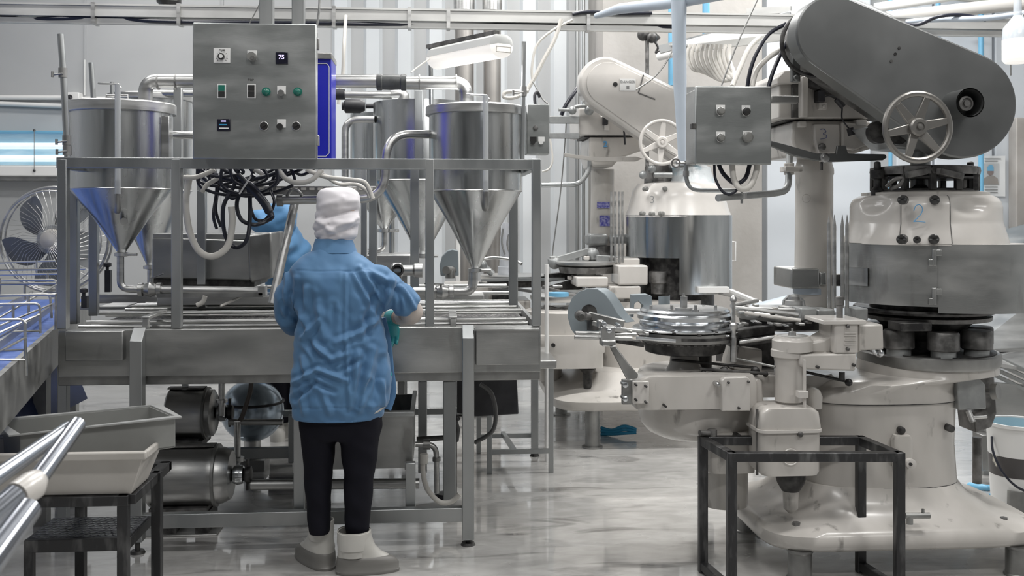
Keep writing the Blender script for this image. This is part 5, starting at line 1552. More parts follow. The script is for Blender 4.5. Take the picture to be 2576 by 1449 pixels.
# overhead beam and its cable
YBm = 6.6
ob = thing('overhead_beam', 'long galvanised overhead beam crossing the whole upper picture', 'beam', P(900, 65, YBm))
p, q = P(-60, 40, YBm), P(1992, 40, YBm)
zt = P(900, 24, YBm).z
zb_ = P(900, 50, YBm).z
galv = mat('galvanised_beam', (.5, .5, .49), .4, .6, (.62, .62, .6), 6, (.3, 1, 1), rvar=.1)
part('web', MB().box((p.x, YBm, zb_), (q.x + 2.6, YBm + .01, zt)), galv, ob)
part('top_flange', MB().box((p.x, YBm - .01, zt), (q.x + 2.6, YBm + .11, zt + .012)), galv, ob)
part('bottom_flange', MB().box((p.x, YBm + .01, zb_), (q.x + 2.6, YBm + .10, zb_ + .008)), galv, ob)
part('lower_bar', MB().box((p.x, YBm + .02, zb_ - .045), (q.x + 2.6, YBm + .06, zb_ - .01)), galv, ob)
for u in (235, 450, 840, 1030, 1128, 1480):
    part('strap', MB().box((P(u, 0, YBm).x - .012, YBm - .015, zb_ - .05), (P(u, 0, YBm).x + .012, YBm + .09, zt + .02)), steel, ob)
solo('beam_cable', MB().tube(spl([Vector((P(u, v, YBm).x, YBm + .03 + .02 * math.sin(u), P(u, v, YBm).z)) for u, v in ((-60, 26), (40, 44), (150, 44), (260, 42), (400, 52), (640, 56), (860, 58), (1100, 62), (1320, 60), (1560, 66), (1700, 66))], 6), .014, 8), blackc, 'long black cable lying along the underside of the overhead beam', 'cable')
solo('beam_cable', MB().tube(spl([P(u, v, YBm - .02) for u, v in ((1440, 36), (1480, 30), (1560, 34), (1640, 33))], 6), .012, 8), blackc, 'short black cable slack on top of the overhead beam', 'cable')
solo('dome_camera', MB().plathe(425, 8.5, [(2, 22), (20, 16), (30, 6), (30, -4)], 28), knobm, 'dark dome fitting above the beam near the top left', 'dome fitting')
for (uv, Y, r, lab) in (
    ([(870, 40), (866, 110), (862, 190), (856, 225), (852, 262)], 6.45, 4.5, 'white cable dropping from the beam right of the blue panel'),
    ([(1412, 48), (1395, 100), (1368, 150), (1345, 195), (1318, 240)], 6.4, 5, 'thick white cable falling from the beam towards the small switch box'),
    ([(1440, 50), (1385, 80), (1350, 115), (1338, 170), (1340, 205)], 6.4, 3.2, 'thinner white cable curving left from the beam above the switch box'),
    ([(1318, 236), (1290, 246), (1268, 244), (1272, 232), (1300, 230), (1330, 228)], 6.3, 5, 'white cable loop left of the small switch box'),
    ([(1340, 205), (1352, 225), (1366, 250), (1380, 262)], 5.4, 2, 'thin grey wire ending at the top of the small switch box'),
    ([(1384, 350), (1390, 400), (1382, 424), (1364, 432)], 5.5, 2.5, 'thin pale cable under the right side of the switch box'),
    ([(1425, 300), (1418, 400), (1408, 500), (1392, 620), (1388, 670)], 7.22, 1.6, 'thin dark wire hanging down the cladding left of the far seamer'),
    ([(1712, 44), (1690, 130), (1650, 190), (1600, 226)], 6.4, 2, 'thin wire slanting from the beam over the far seamer cover'),
    ([(1905, 0), (1855, 110), (1815, 215)], 5.2, 2, 'thin wire slanting down to the top of the operator box'),
):
    solo('hanging_cable', MB().tube(spl([P(u, v, Y + (.14 if lab.startswith('white cable dropping') and v < 45 else 0)) for u, v in uv], 7), M_(r, uv[0][0], Y), 8), white if r > 2 else steeld, lab, 'cable')

# pale blue grey duct pipe in front
dk = thing('duct_pipe', 'thick pale blue grey pipe, its tapering upright left of the operator box', 'pipe', P(1712, 416, 5.4))
part('upright', MB().tube([P(1708, -10, 5.4), P(1708, 60, 5.4), P(1710, 200, 5.4), P(1714, 330, 5.4), P(1716, 416, 5.4)], [M_(20, 1710, 5.4), M_(18, 1710, 5.4), M_(17, 1710, 5.4), M_(12, 1710, 5.4), M_(9, 1710, 5.4)], 24), palepipe, dk)
part('branch', MB().tube([P(1500, 40, 6.3), P(1560, 22, 6.0), P(1700, 6, 5.5), P(1830, -20, 5.1)], [M_(7, 1500, 6.3), M_(13, 1560, 6.0), M_(15, 1700, 5.5), M_(18, 1830, 5.1)], 24), palepipe, dk)
part('socket', MB().cyl(P(1707, 4, 5.4), P(1707, 46, 5.4), M_(19, 1707, 5.4), M_(17, 1707, 5.4)), palepipe, dk)
for (u, v0, v1, Y, r, lab) in ((1690, -20, 215, 8.2, 9, 'left of two bright blue upright pipes behind the pale duct pipe'), (1776, -20, 105, 8.2, 9, 'right of two bright blue upright pipes behind the pale duct pipe'),
                               (2240, 10, 430, 9.2, 5, 'thin blue upright pipe behind the foreground arm cover'), (2360, 60, 100, 9.2, 6, 'short blue pipe piece above the slope of the arm cover'), (2468, -10, 480, 9.3, 6.5, 'thin blue upright pipe left of the photo poster')):
    c = P(u, v1, Y)
    solo('blue_pipe', MB().cyl((c.x, Y, c.z if v1 < 400 else 0), (c.x, Y, ZC), M_(r, u, Y)), cyan, lab, 'pipe')
for (u, Y, r, lab) in ((1452, 9.0, 5, 'left upright steel tube of the pair behind the far seamer column'), (1468, 9.0, 4, 'right upright steel tube of the pair behind the far seamer column')):
    c = P(u, 0, Y)
    solo('wall_tube', MB().cyl((c.x, Y, 0), (c.x, Y, ZC), M_(r, u, Y)), frame_m, lab, 'tube')
solo('blue_film_strip', MB().pbox(1488, 66, 1516, 150, Y1 - .06, .03), mat('pale_blue_film', (.35, .5, .62), .3, 0, (.6, .66, .7), 6), 'pale blue strip of film above the far seamer arm cover', 'film')
fj = thing('pipe_fitting', 'dark jointed pipe fitting on a slim post in front of the concrete pier', 'fitting', P(1628, 180, 8.2))
part('post', MB().cyl((P(1628, 70, 8.2).x, 8.2, ZC), P(1628, 420, 8.2), .016), iron, fj)
part('joint', MB().ball(P(1618, 88, 8.2), .05).bar(P(1630, 75, 8.2), P(1656, 100, 8.18), .05).ball(P(1640, 95, 8.15), .045).ptube([(1640, 95, 8.15), (1655, 118, 8.15), (1650, 132, 8.15), (1664, 128, 8.1)], 3), grime, fj)
part('nozzle', MB().cyl(P(1660, 142, 8.0), P(1700, 134, 7.8), .035, .03), whitep, fj)

# cable ladder with white cable fan
ct = thing('cable_ladder', 'sloping steel cable ladder in front of the concrete pier, feeding the white cables', 'cable ladder', P(1850, 120, 7.0))
part('side_rail', MB().bar(P(1660, 125, 7.4), P(1990, 40, 6.85), .03, .06), frame_m, ct)
part('side_rail', MB().bar(P(1740, 122, 7.0), P(2000, 90, 6.85), .03, .05), galv, ct)
part('side_rail', MB().bar(P(1880, 30, 7.2), P(1990, 24, 7.0), .03, .05), galv, ct)
for i in range(8):
    a, b = P(1660, 125, 7.4), P(1990, 40, 6.85)
    c_, d = P(1740, 122, 7.0), P(2000, 90, 6.85)
    t_ = .1 + i * .11
    part('rung', MB().bar(a + (b - a) * t_, c_ + (d - c_) * t_, .03, .02), galv, ct)
for i in range(10):
    t_ = i / 9
    x0 = 1736 + 100 * t_
    Y = 6.9 - .03 * i
    drop = 176 + 22 * math.sin(t_ * PI)
    pts = [(x0, 112, Y), (x0 - 6 + 4 * t_, 140, Y), (x0 + 8 - 4 * t_, 165 + 10 * (1 - t_), Y - .02), (x0 + 48 - 38 * t_, drop + 4, Y - .05), (1846 + 6 * math.sin(i), 196 + (i % 5), Y - .1)]
    solo('white_cable', MB().tube(spl([P(*p_) for p_ in pts], 6), .013, 8), white, 'white cable curving down from the cable ladder in the fan of white cables', 'cable', 'white cables fanned below the cable ladder')
part('pan_sheet', MB().prism([P(1670, 112, 7.42), P(1990, 27, 6.9), P(2000, 78, 6.85), P(1745, 112, 7.0)], (0, 0, -.01)), galv, ct)

# top right ceiling pipes, cables, bell lamp
for (a, b, r, m_, lab) in (((2080, -30, 7.5), (2330, 90, 7.0), 9, frame_m, 'upper left pipe of the sheaf above the foreground arm cover'),
                           ((2150, -30, 7.6), (2600, 12, 7.4), 9, galv, 'topmost nearly level pipe in the upper right corner'),
                           ((2200, 20, 7.5), (2600, -40, 7.2), 12, whitep, 'white upper pipe rising right in the upper right corner'),
                           ((2230, 45, 7.3), (2600, 5, 7.0), 16, mat('beige_trunking', (.5, .49, .47), .5), 'broad beige trunking in the upper right corner')):
    solo('ceiling_pipe', MB().cyl(P(*a), P(*b), M_(r, 2300, 7.3)), m_, lab, 'pipe')
solo('grey_conduit', MB().ptube([(2280, 56, 6.6), (2340, 50, 6.5), (2420, 48, 6.4), (2500, 44, 6.3), (2600, 30, 6.2)], 7), palepipe, 'pale grey flexible conduit drooping across the upper right corner', 'conduit')
solo('black_conduit', MB().ptube([(2260, 58, 6.6), (2310, 62, 6.5), (2360, 42, 6.4), (2420, 38, 6.4), (2480, 50, 6.4)], 4.5), blackc, 'black cable wavering just above the grey conduit at upper right', 'cable')
bl = thing('bell_lamp', 'milky bell shaped lamp at the right edge near the top', 'lamp', P(2560, 158, 6.0))
part('lower_shade', MB().plathe(2560, 6.0, [(2, 162), (30, 158), (36, 150), (36, 100)], 36), glow, bl)
part('upper_shade', MB().plathe(2560, 6.0, [(36, 100), (34, 70), (18, 50), (10, 40), (8, -60)], 36), mat('clear_shade', (.6, .65, .7), .2, alpha=.6), bl)
solo('lamp_cord', MB().ptube([(2576, 35, 6.1), (2550, 70, 6.1), (2543, 110, 6.15), (2543, 190, 6.2)], 1.5), steeld, 'thin cord hanging beside the bell lamp at the right edge', 'cord')

# poster
po = thing('poster', 'white wall poster showing a worker in blue cap and coat, right edge', 'poster', P(2502, 495, 9.42))
part('sheet', MB().pbox(2473, 392, 2529, 494, 9.42, .006), paper, po)
part('photo_ground', MB().pbox(2476, 411, 2514, 464, 9.415, .004), mat('poster_photo_grey', (.5, .52, .53), .5), po)
part('printed_coat', MB().ppoly([(2474, 464), (2476, 449), (2486, 442), (2500, 442), (2510, 449), (2512, 464)], 9.411, .003), mat('poster_coat', (.3, .28, .26), .6), po)
part('printed_face', MB().lathe(P(2492, 433, 9.411), [(.032, .002), (.032, -.001)], 20, axis='y'), mat('poster_face', (.25, .2, .19), .6), po)
part('printed_cap', MB().ppoly([(2484, 430), (2484, 421), (2489, 415), (2496, 415), (2500, 421), (2500, 430)], 9.409, .002), cyan, po)
for v in (399, 405, 470, 477, 484):
    part('text_line', MB().pbox(2478, v - .8, 2510 if v > 400 else 2518, v + 1, 9.412, .006), inkgrey, po)
solo('grey_cabinet', MB().box((P(2557, 0, 9.3).x, 9.3, 0), (P(2700, 0, 9.3).x, 9.44, 2.45)), mat('warm_grey_cabinet', (.34, .32, .3), .5, 0, (.42, .4, .38), 3), 'tall warm grey cabinet at the right edge beside the poster', 'cabinet', bev=.01)
solo('wall_label', MB().pbox(2335, 58, 2345, 66, 9.3, .01).pbox(2422, 60, 2444, 67, 9.3, .01), inkgrey, 'small dark nameplates high on the white panels behind the arm cover', 'nameplate')
# chute and conveyor at the right edge
ch = thing('sheet_chute', 'pale steel sheet chute sloping behind the foreground machine at the right edge', 'chute', P(2560, 900, 6.0))
part('upper_plate', MB().prism([P(2500, 585, 6.6), P(2720, 525, 6.6), P(2720, 600, 6.0), P(2520, 640, 6.0)], (0, 0, -.02)), frame_m, ch)
part('shield', MB().prism([P(2500, 600, 6.8), P(2580, 590, 6.8), P(2640, 650, 6.6), P(2560, 700, 6.6)], (0, 0, -.02)), whitep, ch)
part('slope', MB().prism([P(2380, 830, 6.6), P(2620, 740, 6.6), P(2700, 870, 5.6), P(2440, 880, 5.6)], (0, 0, -.02)), steel, ch)
part('lower_slope', MB().prism([P(2440, 880, 5.9), P(2700, 850, 5.9), P(2700, 950, 5.4), P(2470, 905, 5.4)], (0, 0, -.02)), steel, ch)
for k in range(4):
    part('slat', MB().bar(P(2490, 890 + 16 * k, 5.5), P(2640, 960 + 16 * k, 5.3), .02, .02), frame_m, ch)
part('side_sheet', MB().prism([P(2462, 960, 5.4), P(2700, 980, 5.4), P(2700, 1200, 5.4), P(2462, 1120, 5.4)], (0, .05, 0)), steelh, ch)
part('chute_leg', MB().box((P(2475, 0, 5.5).x, 5.5, 0), (P(2492, 0, 5.5).x, 5.55, .62)), frame_m, ch)
part('chute_leg', MB().box((P(2600, 0, 6.5).x, 6.5, 0), (P(2620, 0, 6.5).x, 6.55, 1.0)), frame_m, ch)
solo('steel_crate', MB().pbox(2470, 1094, 2502, 1185, 5.3, .1), steeld, 'small steel bracket stand behind the white bucket', 'stand', bev=.004)
solo('curved_wire', MB().ptube([(2590, 600, 6.2), (2570, 630, 6.2), (2570, 660, 6.2), (2590, 675, 6.2)], 2), steeld, 'dark curved wire handle at the right edge beside the steel skirt', 'wire')
# faint roller rails behind the near machine's left
rr2 = thing('roller_rails', 'bright slatted roller rails sloping between the far seamer and the near column', 'rails', P(1880, 760, 7.0))
for k in range(5):
    part('rail', MB().bar(P(1755 + 20 * k, 722 + 2 * k, 7.2 - .1 * k), P(1960 + 10 * k, 775 + 6 * k, 6.4 - .1 * k), .03, .02), whitep, rr2)
part('plate', MB().prism([P(1855, 775, 6.4), P(1990, 740, 6.2), P(1995, 765, 5.8), P(1870, 782, 6.0)], (0, 0, -.02)), palepipe, rr2)
part('rail_stand', MB().box((P(1900, 0, 6.6).x, 6.6, 0), (P(1915, 0, 6.6).x, 6.65, P(0, 790, 6.6).z)), frame_m, rr2)
part('door_bracket', MB().pbox(1757, 722, 1835, 737, YF2 - .35 - .42, .06), whitep, s2, .003)

# bucket and blue rope
bk = thing('paint_bucket', 'white bucket with a dark printed band and bail handle at the right edge', 'bucket', (Pw(2562, 1275, 5.1).x, Pw(2562, 1275, 5.1).y, 0))
bxp = Pw(2562, 540, 5.05)
sB = FPX / 5.05
zz = lambda v: CAMZ + (CY - v) / sB
Rt = 74 / sB
part('wall', MB().lathe((bxp.x, bxp.y, 0), [(Rt * .84, .0), (Rt * .84, .004), (Rt, zz(1068)), (Rt * 1.04, zz(1068)), (Rt * 1.04, zz(1060)), (Rt * .97, zz(1060)), (Rt * .81, .015), (.001, .015)], 56), whitep, bk)
part('liner', MB().lathe((bxp.x, bxp.y, 0), [(Rt * .965, zz(1064)), (Rt * .805, .02)], 56, cap=False), mat('pale_blue_liner', (.4, .6, .7), .4), bk)
def rb(v): return Rt * (.84 + .16 * (zz(v) / zz(1068))) * 1.004
part('printed_band', MB().lathe((bxp.x, bxp.y, 0), [(rb(1190), zz(1190)), (rb(1140), zz(1140))], 56), mat('bucket_print', (.07, .065, .065), .4, 0, (.6, .58, .5), 9, lo=.62, hi=.66), bk)
hp = [(bxp.x - Rt * 1.02, bxp.y - .02, zz(1095)), (bxp.x - Rt * 1.12, bxp.y - .06, zz(1130)), (bxp.x - Rt * 1.0, bxp.y - .12, zz(1175)), (bxp.x - Rt * .5, bxp.y - Rt * 1.02, zz(1210)), (bxp.x + Rt * .3, bxp.y - Rt * 1.06, zz(1215)), (bxp.x + Rt * 1.02, bxp.y, zz(1110))]
part('bail_handle', MB().tube(spl([Vector(h) for h in hp], 8), .006, 8), blackc, bk)
solo('blue_hose', MB().ptube([(2440, 1222, 5.3), (2480, 1228, 5.2), (2520, 1232, 5.3), (2600, 1225, 5.4)], 9), cyan, 'thick bright blue hose on the floor behind the white bucket', 'hose')
solo('blue_rope', MB().ptube([(2490, 1245, 4.95), (2530, 1256, 4.9), (2570, 1264, 4.9), (2600, 1262, 4.9)], 5), cyan2, 'thin blue rope on the floor in front of the white bucket', 'rope')
for i in range(3):
    solo('blue_net', MB().ptube([(1512, 1076 + 8 * i, 6.7), (1540, 1082 + 5 * i, 6.65), (1570, 1072 + 9 * i, 6.6), (1600, 1080 + 4 * i, 6.6)], 4), cyan2, 'strand of blue netting on the floor by the far seamer foot', 'netting', 'blue netting strands on the floor')
solo('foam_block', MB().prism([P(1907, 1336, 4.55), P(1945, 1336, 4.55), P(1983, 1395, 4.55), P(1983, 1441, 4.55), P(1912, 1441, 4.55), P(1906, 1425, 4.55)], (0, .2, 0)), mat('pale_blue_foam', (.6, .68, .72), .6), 'pale blue white foam block on the floor beneath the foreground machine', 'foam block', bev=.004)

# black steel frame table, front right
ft = thing('frame_table', 'empty black square tube steel frame table in the right foreground', 'frame table', (Pw(2010, 1300, 4.03).x, Pw(2010, 1300, 4.03).y, 0))
FL, FR, BL, BR = Pw(1840, 1150, 3.89), Pw(2262, 1148, 3.89), Pw(1768, 1110, 4.17), Pw(2165, 1108, 4.17)
for p in (FL, FR, BL, BR):
    p.z = .553
for (p, q) in ((FL, FR), (BL, BR), (FL, BL), (FR, BR)):
    part('top_rail', MB().bar(p, q, .036), blacksteel, ft, .003)
for p in (FL, FR, BL, BR):
    part('leg', MB().box((p.x - .018, p.y - .018, 0), (p.x + .018, p.y + .018, .571)), blacksteel, ft, .003)
for (p, q) in ((FL, BL), (FR, BR)):
    part('foot_rail', MB().bar((p.x, p.y, .03), (q.x, q.y, .03), .034), blacksteel, ft, .003)

# ---------------------------------------------------------------- left foreground
stl = thing('step_stool', 'black step stool with checker plate tread at the lower left', 'step stool', (P(210, 1400, 3.8).x, 3.8, 0))
def zat(v, Y, u=200): return P(u, v, Y).z
zt2 = zat(1236, 3.55)
xa, xb = P(85, 0, 3.5).x, P(326, 0, 3.5).x
for (x, y) in ((xb - .02, 3.5), (xb + .01, 3.80), (xa, 3.95)):
    part('leg', MB().box((x - .018, y - .018, 0), (x + .018, y + .018, zt2)), blacksteel, stl, .003)
part('top_rail', MB().box((xa, 3.48, zt2 - .035), (xb, 3.52, zt2)), blacksteel, stl, .003)
part('top_rail', MB().box((xa, 3.93, zt2 - .035), (xb + .02, 3.97, zt2)), blacksteel, stl, .003)
part('side_rail', MB().box((xb - .02, 3.5, zt2 - .035), (xb + .02, 3.96, zt2)), blacksteel, stl, .003)
part('side_rail', MB().box((xa - .02, 3.5, zt2 - .035), (xa + .02, 3.96, zt2)), blacksteel, stl, .003)
zs = zat(1352, 3.62)
xs0, xs1 = P(62, 0, 3.6).x, P(352, 0, 3.75).x
td = part('tread', MB().box((xs0, 3.62, zs - .006), (xs1, 3.86, zs)), diamond, stl)
mb = MB()
for i in range(26):
    for j in range(8):
        x, y = xs0 + .012 + i * (xs1 - xs0 - .02) / 26, 3.64 + j * .028
        a = .7 if (i + j) % 2 else -.7
        mb.bar((x - .008 * math.cos(a), y - .008 * math.sin(a), zs + .0008), (x + .008 * math.cos(a), y + .008 * math.sin(a), zs + .0008), .004, .002)
part('tread_pattern', mb, frame_m, td)
part('tread_frame', MB().box((xs0 - .004, 3.60, zs - .045), (xs1, 3.62, zs)).box((xs1 - .02, 3.62, zs - .045), (xs1 + .005, 3.88, zs - .006)), blacksteel, stl, .003)
for x in (xs0 + .01, xs1 - .02):
    part('tread_leg', MB().box((x - .015, 3.6, 0), (x + .015, 3.635, zs - .04)), blacksteel, stl, .003)
# cream bin standing on the stool
bn = thing('plastic_bin', 'cream plastic bin with rolled rim resting on the black step stool', 'bin', (P(100, 1225, 3.7).x, 3.7, zt2))
xl, xr = P(-160, 0, 3.5).x, P(330, 0, 3.5).x
xr2 = P(362, 0, 3.45).x
zr = zat(1142, 3.45)


def open_box(bx0, bx1, by0, by1, z0, tx0, tx1, ty0, ty1, z1, th=.006):
    mb_ = MB()
    o = [(bx0, by0, z0), (bx1, by0, z0), (bx1, by1, z0), (bx0, by1, z0), (tx0, ty0, z1), (tx1, ty0, z1), (tx1, ty1, z1), (tx0, ty1, z1)]
    i = [(bx0 + th, by0 + th, z0 + th), (bx1 - th, by0 + th, z0 + th), (bx1 - th, by1 - th, z0 + th), (bx0 + th, by1 - th, z0 + th), (tx0 + th, ty0 + th, z1), (tx1 - th, ty0 + th, z1), (tx1 - th, ty1 - th, z1), (tx0 + th, ty1 - th, z1)]
    f = [(0, 3, 2, 1), (8, 9, 10, 11)]
    for a, b in ((0, 1), (1, 2), (2, 3), (3, 0)):
        f.append((a, b, b + 4, a + 4))
        f.append((b + 8, a + 8, a + 12, b + 12))
        f.append((a + 4, b + 4, b + 12, a + 12))
    return mb_.add(o + i, f)


part('tub', open_box(xl, xr, 3.5, 3.70, zt2 + .001, xl - .04, xr2, 3.46, 3.72, zr), binm, bn, .006)
part('rim', MB().box((xl - .06, 3.43, zr - .02), (xr2 + .012, 3.452, zr + .008)).box((xl - .06, 3.718, zr - .02), (xr2 + .012, 3.74, zr + .008)).box((xr2 - .002, 3.45, zr - .02), (xr2 + .014, 3.72, zr + .008)), binm, bn, .006)
# grey tray tilted in the bin
ty = thing('plastic_tray', 'long grey plastic tray lying tilted across the cream bin', 'tray', P(220, 1120, 3.75))
A0, A1 = P(22, 1099, 3.50), P(458, 1052, 3.56)      # front rim
B0, B1 = P(-20, 1058, 3.80), P(402, 1020, 3.88)     # rear rim
dn_ = Vector((0, 0, -.105))
th = .006


def quadbox(p, q, r, s_, t_):
    return MB().prism([p, q, r, s_], t_)


a0, a1 = A0 + Vector((.03, .02, 0)), A1 + Vector((-.03, .02, 0))
b0, b1 = B0 + Vector((.03, -.02, 0)), B1 + Vector((-.03, -.02, 0))
part('front_side', quadbox(a0, a1, a1 + dn_, a0 + dn_ * 1.15, (0, .006, 0)), traym, ty)
part('rear_side', quadbox(b0, b1, b1 + dn_, b0 + dn_ * 1.15, (0, -.006, 0)), traym, ty)
part('end_side', quadbox(a1, b1, b1 + dn_, a1 + dn_, (-.006, 0, 0)), traym, ty)
part('end_side', quadbox(a0, b0, b0 + dn_ * 1.15, a0 + dn_ * 1.15, (.006, 0, 0)), traym, ty)
part('bottom', quadbox(a0 + dn_ * 1.1, a1 + dn_ * .96, b1 + dn_ * .96, b0 + dn_ * 1.1, (0, 0, -.006)), traym, ty)
part('rim', MB().prism([A0, A1, a1, a0], (0, 0, .006)).prism([B0, B1, b1, b0], (0, 0, .006)).prism([A1, B1, b1, a1], (0, 0, .006)).prism([A0, B0, b0, a0], (0, 0, .006)), mat('tray_rim', (.36, .365, .36), .35), ty, .002)
# chrome handles close to the camera
hchrome = mat('handle_steel', (.38, .40, .44), .2, 1)
hd = thing('chrome_handle', 'blurred chrome tube handle with a welded collar, nearest at the lower left', 'handle', Pw(0, 1400, 1.7))
part('tube', MB().cyl(Pw(194, 1068, 1.95), Pw(88, 1215, 1.75), 21 * 1.95 / FPX, 24 * 1.75 / FPX, n=28), hchrome, hd)
part('collar', MB().tube([Pw(96, 1204, 1.77), Pw(80, 1222, 1.74), Pw(40, 1248, 1.7)], [.018, .026, .024], 20), cream, hd)
part('tube_end', MB().cyl(Pw(40, 1246, 1.7), Pw(-60, 1330, 1.62), .021), hchrome, hd)
h2 = solo('chrome_handle', MB().cyl(Pw(170, 1078, 2.3), Pw(-60, 1236, 1.9), .0165, .0175, n=28), hchrome, 'blurred chrome tube running behind the collared handle at the lower left', 'handle')
h3 = solo('chrome_handle', MB().cyl(Pw(70, 1282, 1.6), Pw(-40, 1430, 1.45), .021, .023, n=28), hchrome, 'lowest blurred chrome tube in the lower left corner', 'handle')

# ============================================================ PEOPLE
def cloth(name, col, col2, rough=.7, sheen=.15):
    m = mat(name, col, rough, 0, col2, 7, (1, 1, .6), bump=.12, bscale=14, bstretch=(1, 1, .5))
    m.node_tree.nodes['Principled BSDF'].inputs['Sheen Weight'].default_value = sheen
    return m


bluecloth = cloth('blue_work_cloth', (.068, .170, .325), (.082, .195, .355))
bluecloth2 = cloth('bright_blue_work_cloth', (.06, .19, .37), (.075, .21, .4))
capcloth = cloth('white_hood_cloth', (.62, .6, .63), (.68, .66, .69))
blackcloth = mat('black_trouser_cloth', (.006, .006, .011), .8, bump=.15, bscale=10, spec=.2)
skin = mat('skin', (.42, .30, .24), .5)
sleeveskin = mat('pale_sleeve_glove', (.52, .46, .42), .5)
tealglove = mat('teal_rubber_glove', (.03, .27, .29), .38)
bootu = mat('off_white_rubber_boot', (.56, .55, .52), .38, 0, (.5, .49, .46), 6)
boots_ = mat('grey_boot_sole', (.18, .175, .165), .4)


def sweep(mb_, secs, n=32, e=2.3):
    """closed body through horizontal ovals (centre x, centre y, z, rx, ry)"""
    vs_, fs = [], []
    for s_ in secs:
        cx, cy, z, rx, ry = s_[:5]
        for k in range(n):
            a = 2 * PI * k / n
            c, s = math.cos(a), math.sin(a)
            vs_.append((cx + rx * math.copysign(abs(c) ** (2 / e), c), cy + ry * math.copysign(abs(s) ** (2 / e), s), z))
    for i in range(len(secs) - 1):
        for k in range(n):
            k2 = (k + 1) % n
            fs.append([i * n + k, i * n + k2, (i + 1) * n + k2, (i + 1) * n + k])
    fs.append(list(range(n))[::-1])
    fs.append([(len(secs) - 1) * n + k for k in range(n)])
    return mb_.add(vs_, fs)


def fuse(name, mb_, m_, parent, vox=.009, smooth_=3, fn=None, label=None):
    """merge overlapping closed volumes into one skin, then shape folds"""
    me = mesh_of(mb_, Vector((0, 0, 0)), 80)
    ob = bpy.data.objects.new('tmp', me)
    C.objects.link(ob)
    r = ob.modifiers.new('r', 'REMESH')
    r.mode = 'VOXEL'
    r.voxel_size = vox
    s_ = ob.modifiers.new('s', 'SMOOTH')
    s_.iterations = smooth_ * 3
    s_.factor = .5
    bpy.context.view_layer.update()
    me2 = bpy.data.meshes.new_from_object(ob.evaluated_get(bpy.context.evaluated_depsgraph_get()))
    bpy.data.objects.remove(ob)
    off = LOC[parent.name]
    nrm = [v.normal.copy() for v in me2.vertices]
    cos = [v.co.copy() for v in me2.vertices]
    for v, co, nn in zip(me2.vertices, cos, nrm):
        v.co = (co + nn * fn(co, nn) if fn else co) - off
    for p in me2.polygons:
        p.use_smooth = True
    me2.name = name
    me2.materials.clear()
    me2.materials.append(m_)
    o = bpy.data.objects.new(name, me2)
    if fn:
        sm2 = o.modifiers.new('relax', 'SMOOTH')
        sm2.iterations = 1
        sm2.factor = .5
    C.objects.link(o)
    o.parent = parent
    LOC[o.name] = off
    if label:
        o['label'] = label
    return o


def ridge(p, f=1.0):
    return 1 - abs(noise.noise(p * f)) * 2.6


WD = 4.19                     # distance of the near worker
per = thing('person', 'person seen from behind in a blue work coat, white hood, black trousers and white boots, working at the conveyor', 'person', (Pw(845, 1440, WD).x, Pw(845, 1440, WD).y, 0))
per['label'] = 'person seen from behind in blue coat, white hood, black trousers and off-white boots'
sW = FPX / WD


def H(u, v, d=0.0):
    return Pw(u, v, WD + d)


def oval(u0, u1, v, ry, d=0):
    a, b = Pw(u0, v, WD), Pw(u1, v, WD)
    c = (a + b) / 2 + FW * d
    return (c.x, c.y, c.z, (b - a).length / 2, ry)


# body: one continuous skin (legs, trunk, arms, neck, head) inside the clothes
bd = MB()
sweep(bd, [oval(790, 925, 1060, .08), oval(785, 930, 1000, .085), oval(795, 920, 880, .08), oval(790, 915, 760, .085), oval(785, 912, 700, .075, .01), oval(805, 885, 650, .05, .02), oval(820, 875, 615, .045, .03)], 28)
bd.tube([H(845, 660, .02), H(846, 600, .035), H(850, 575, .04)], [.045, .042, .045], 16)
bd.ball(H(848, 545, .04), .085, 14, 1.15)
bd.tube(spl([H(775, 705), H(732, 745, .03), H(728, 800, .08)], 4), [.045] * 4 + [.042] * 4 + [.038], 14)
bd.tube(spl([H(728, 796, .08), H(760, 822, .24), H(800, 806, .36)], 4), [.042] * 3 + [.036] * 3 + [.028] * 3, 14)
bd.tube(spl([H(920, 705), H(985, 738, .02), H(1036, 785, .06)], 4), [.045] * 4 + [.042] * 4 + [.041], 14)
bd.tube(spl([H(1036, 782, .06), H(1012, 796, .18), H(980, 800, .28)], 4), [.042] * 3 + [.036] * 3 + [.028] * 3, 14)
for (us, r) in (((795, 802, 803), 1), ((905, 902, 898), 1)):
    bd.tube([H(us[0], 1040), H(us[1], 1180), H(us[2], 1330)], [.08, .055, .042], 16)
fuse('body', bd, skin, per, .010, 2)


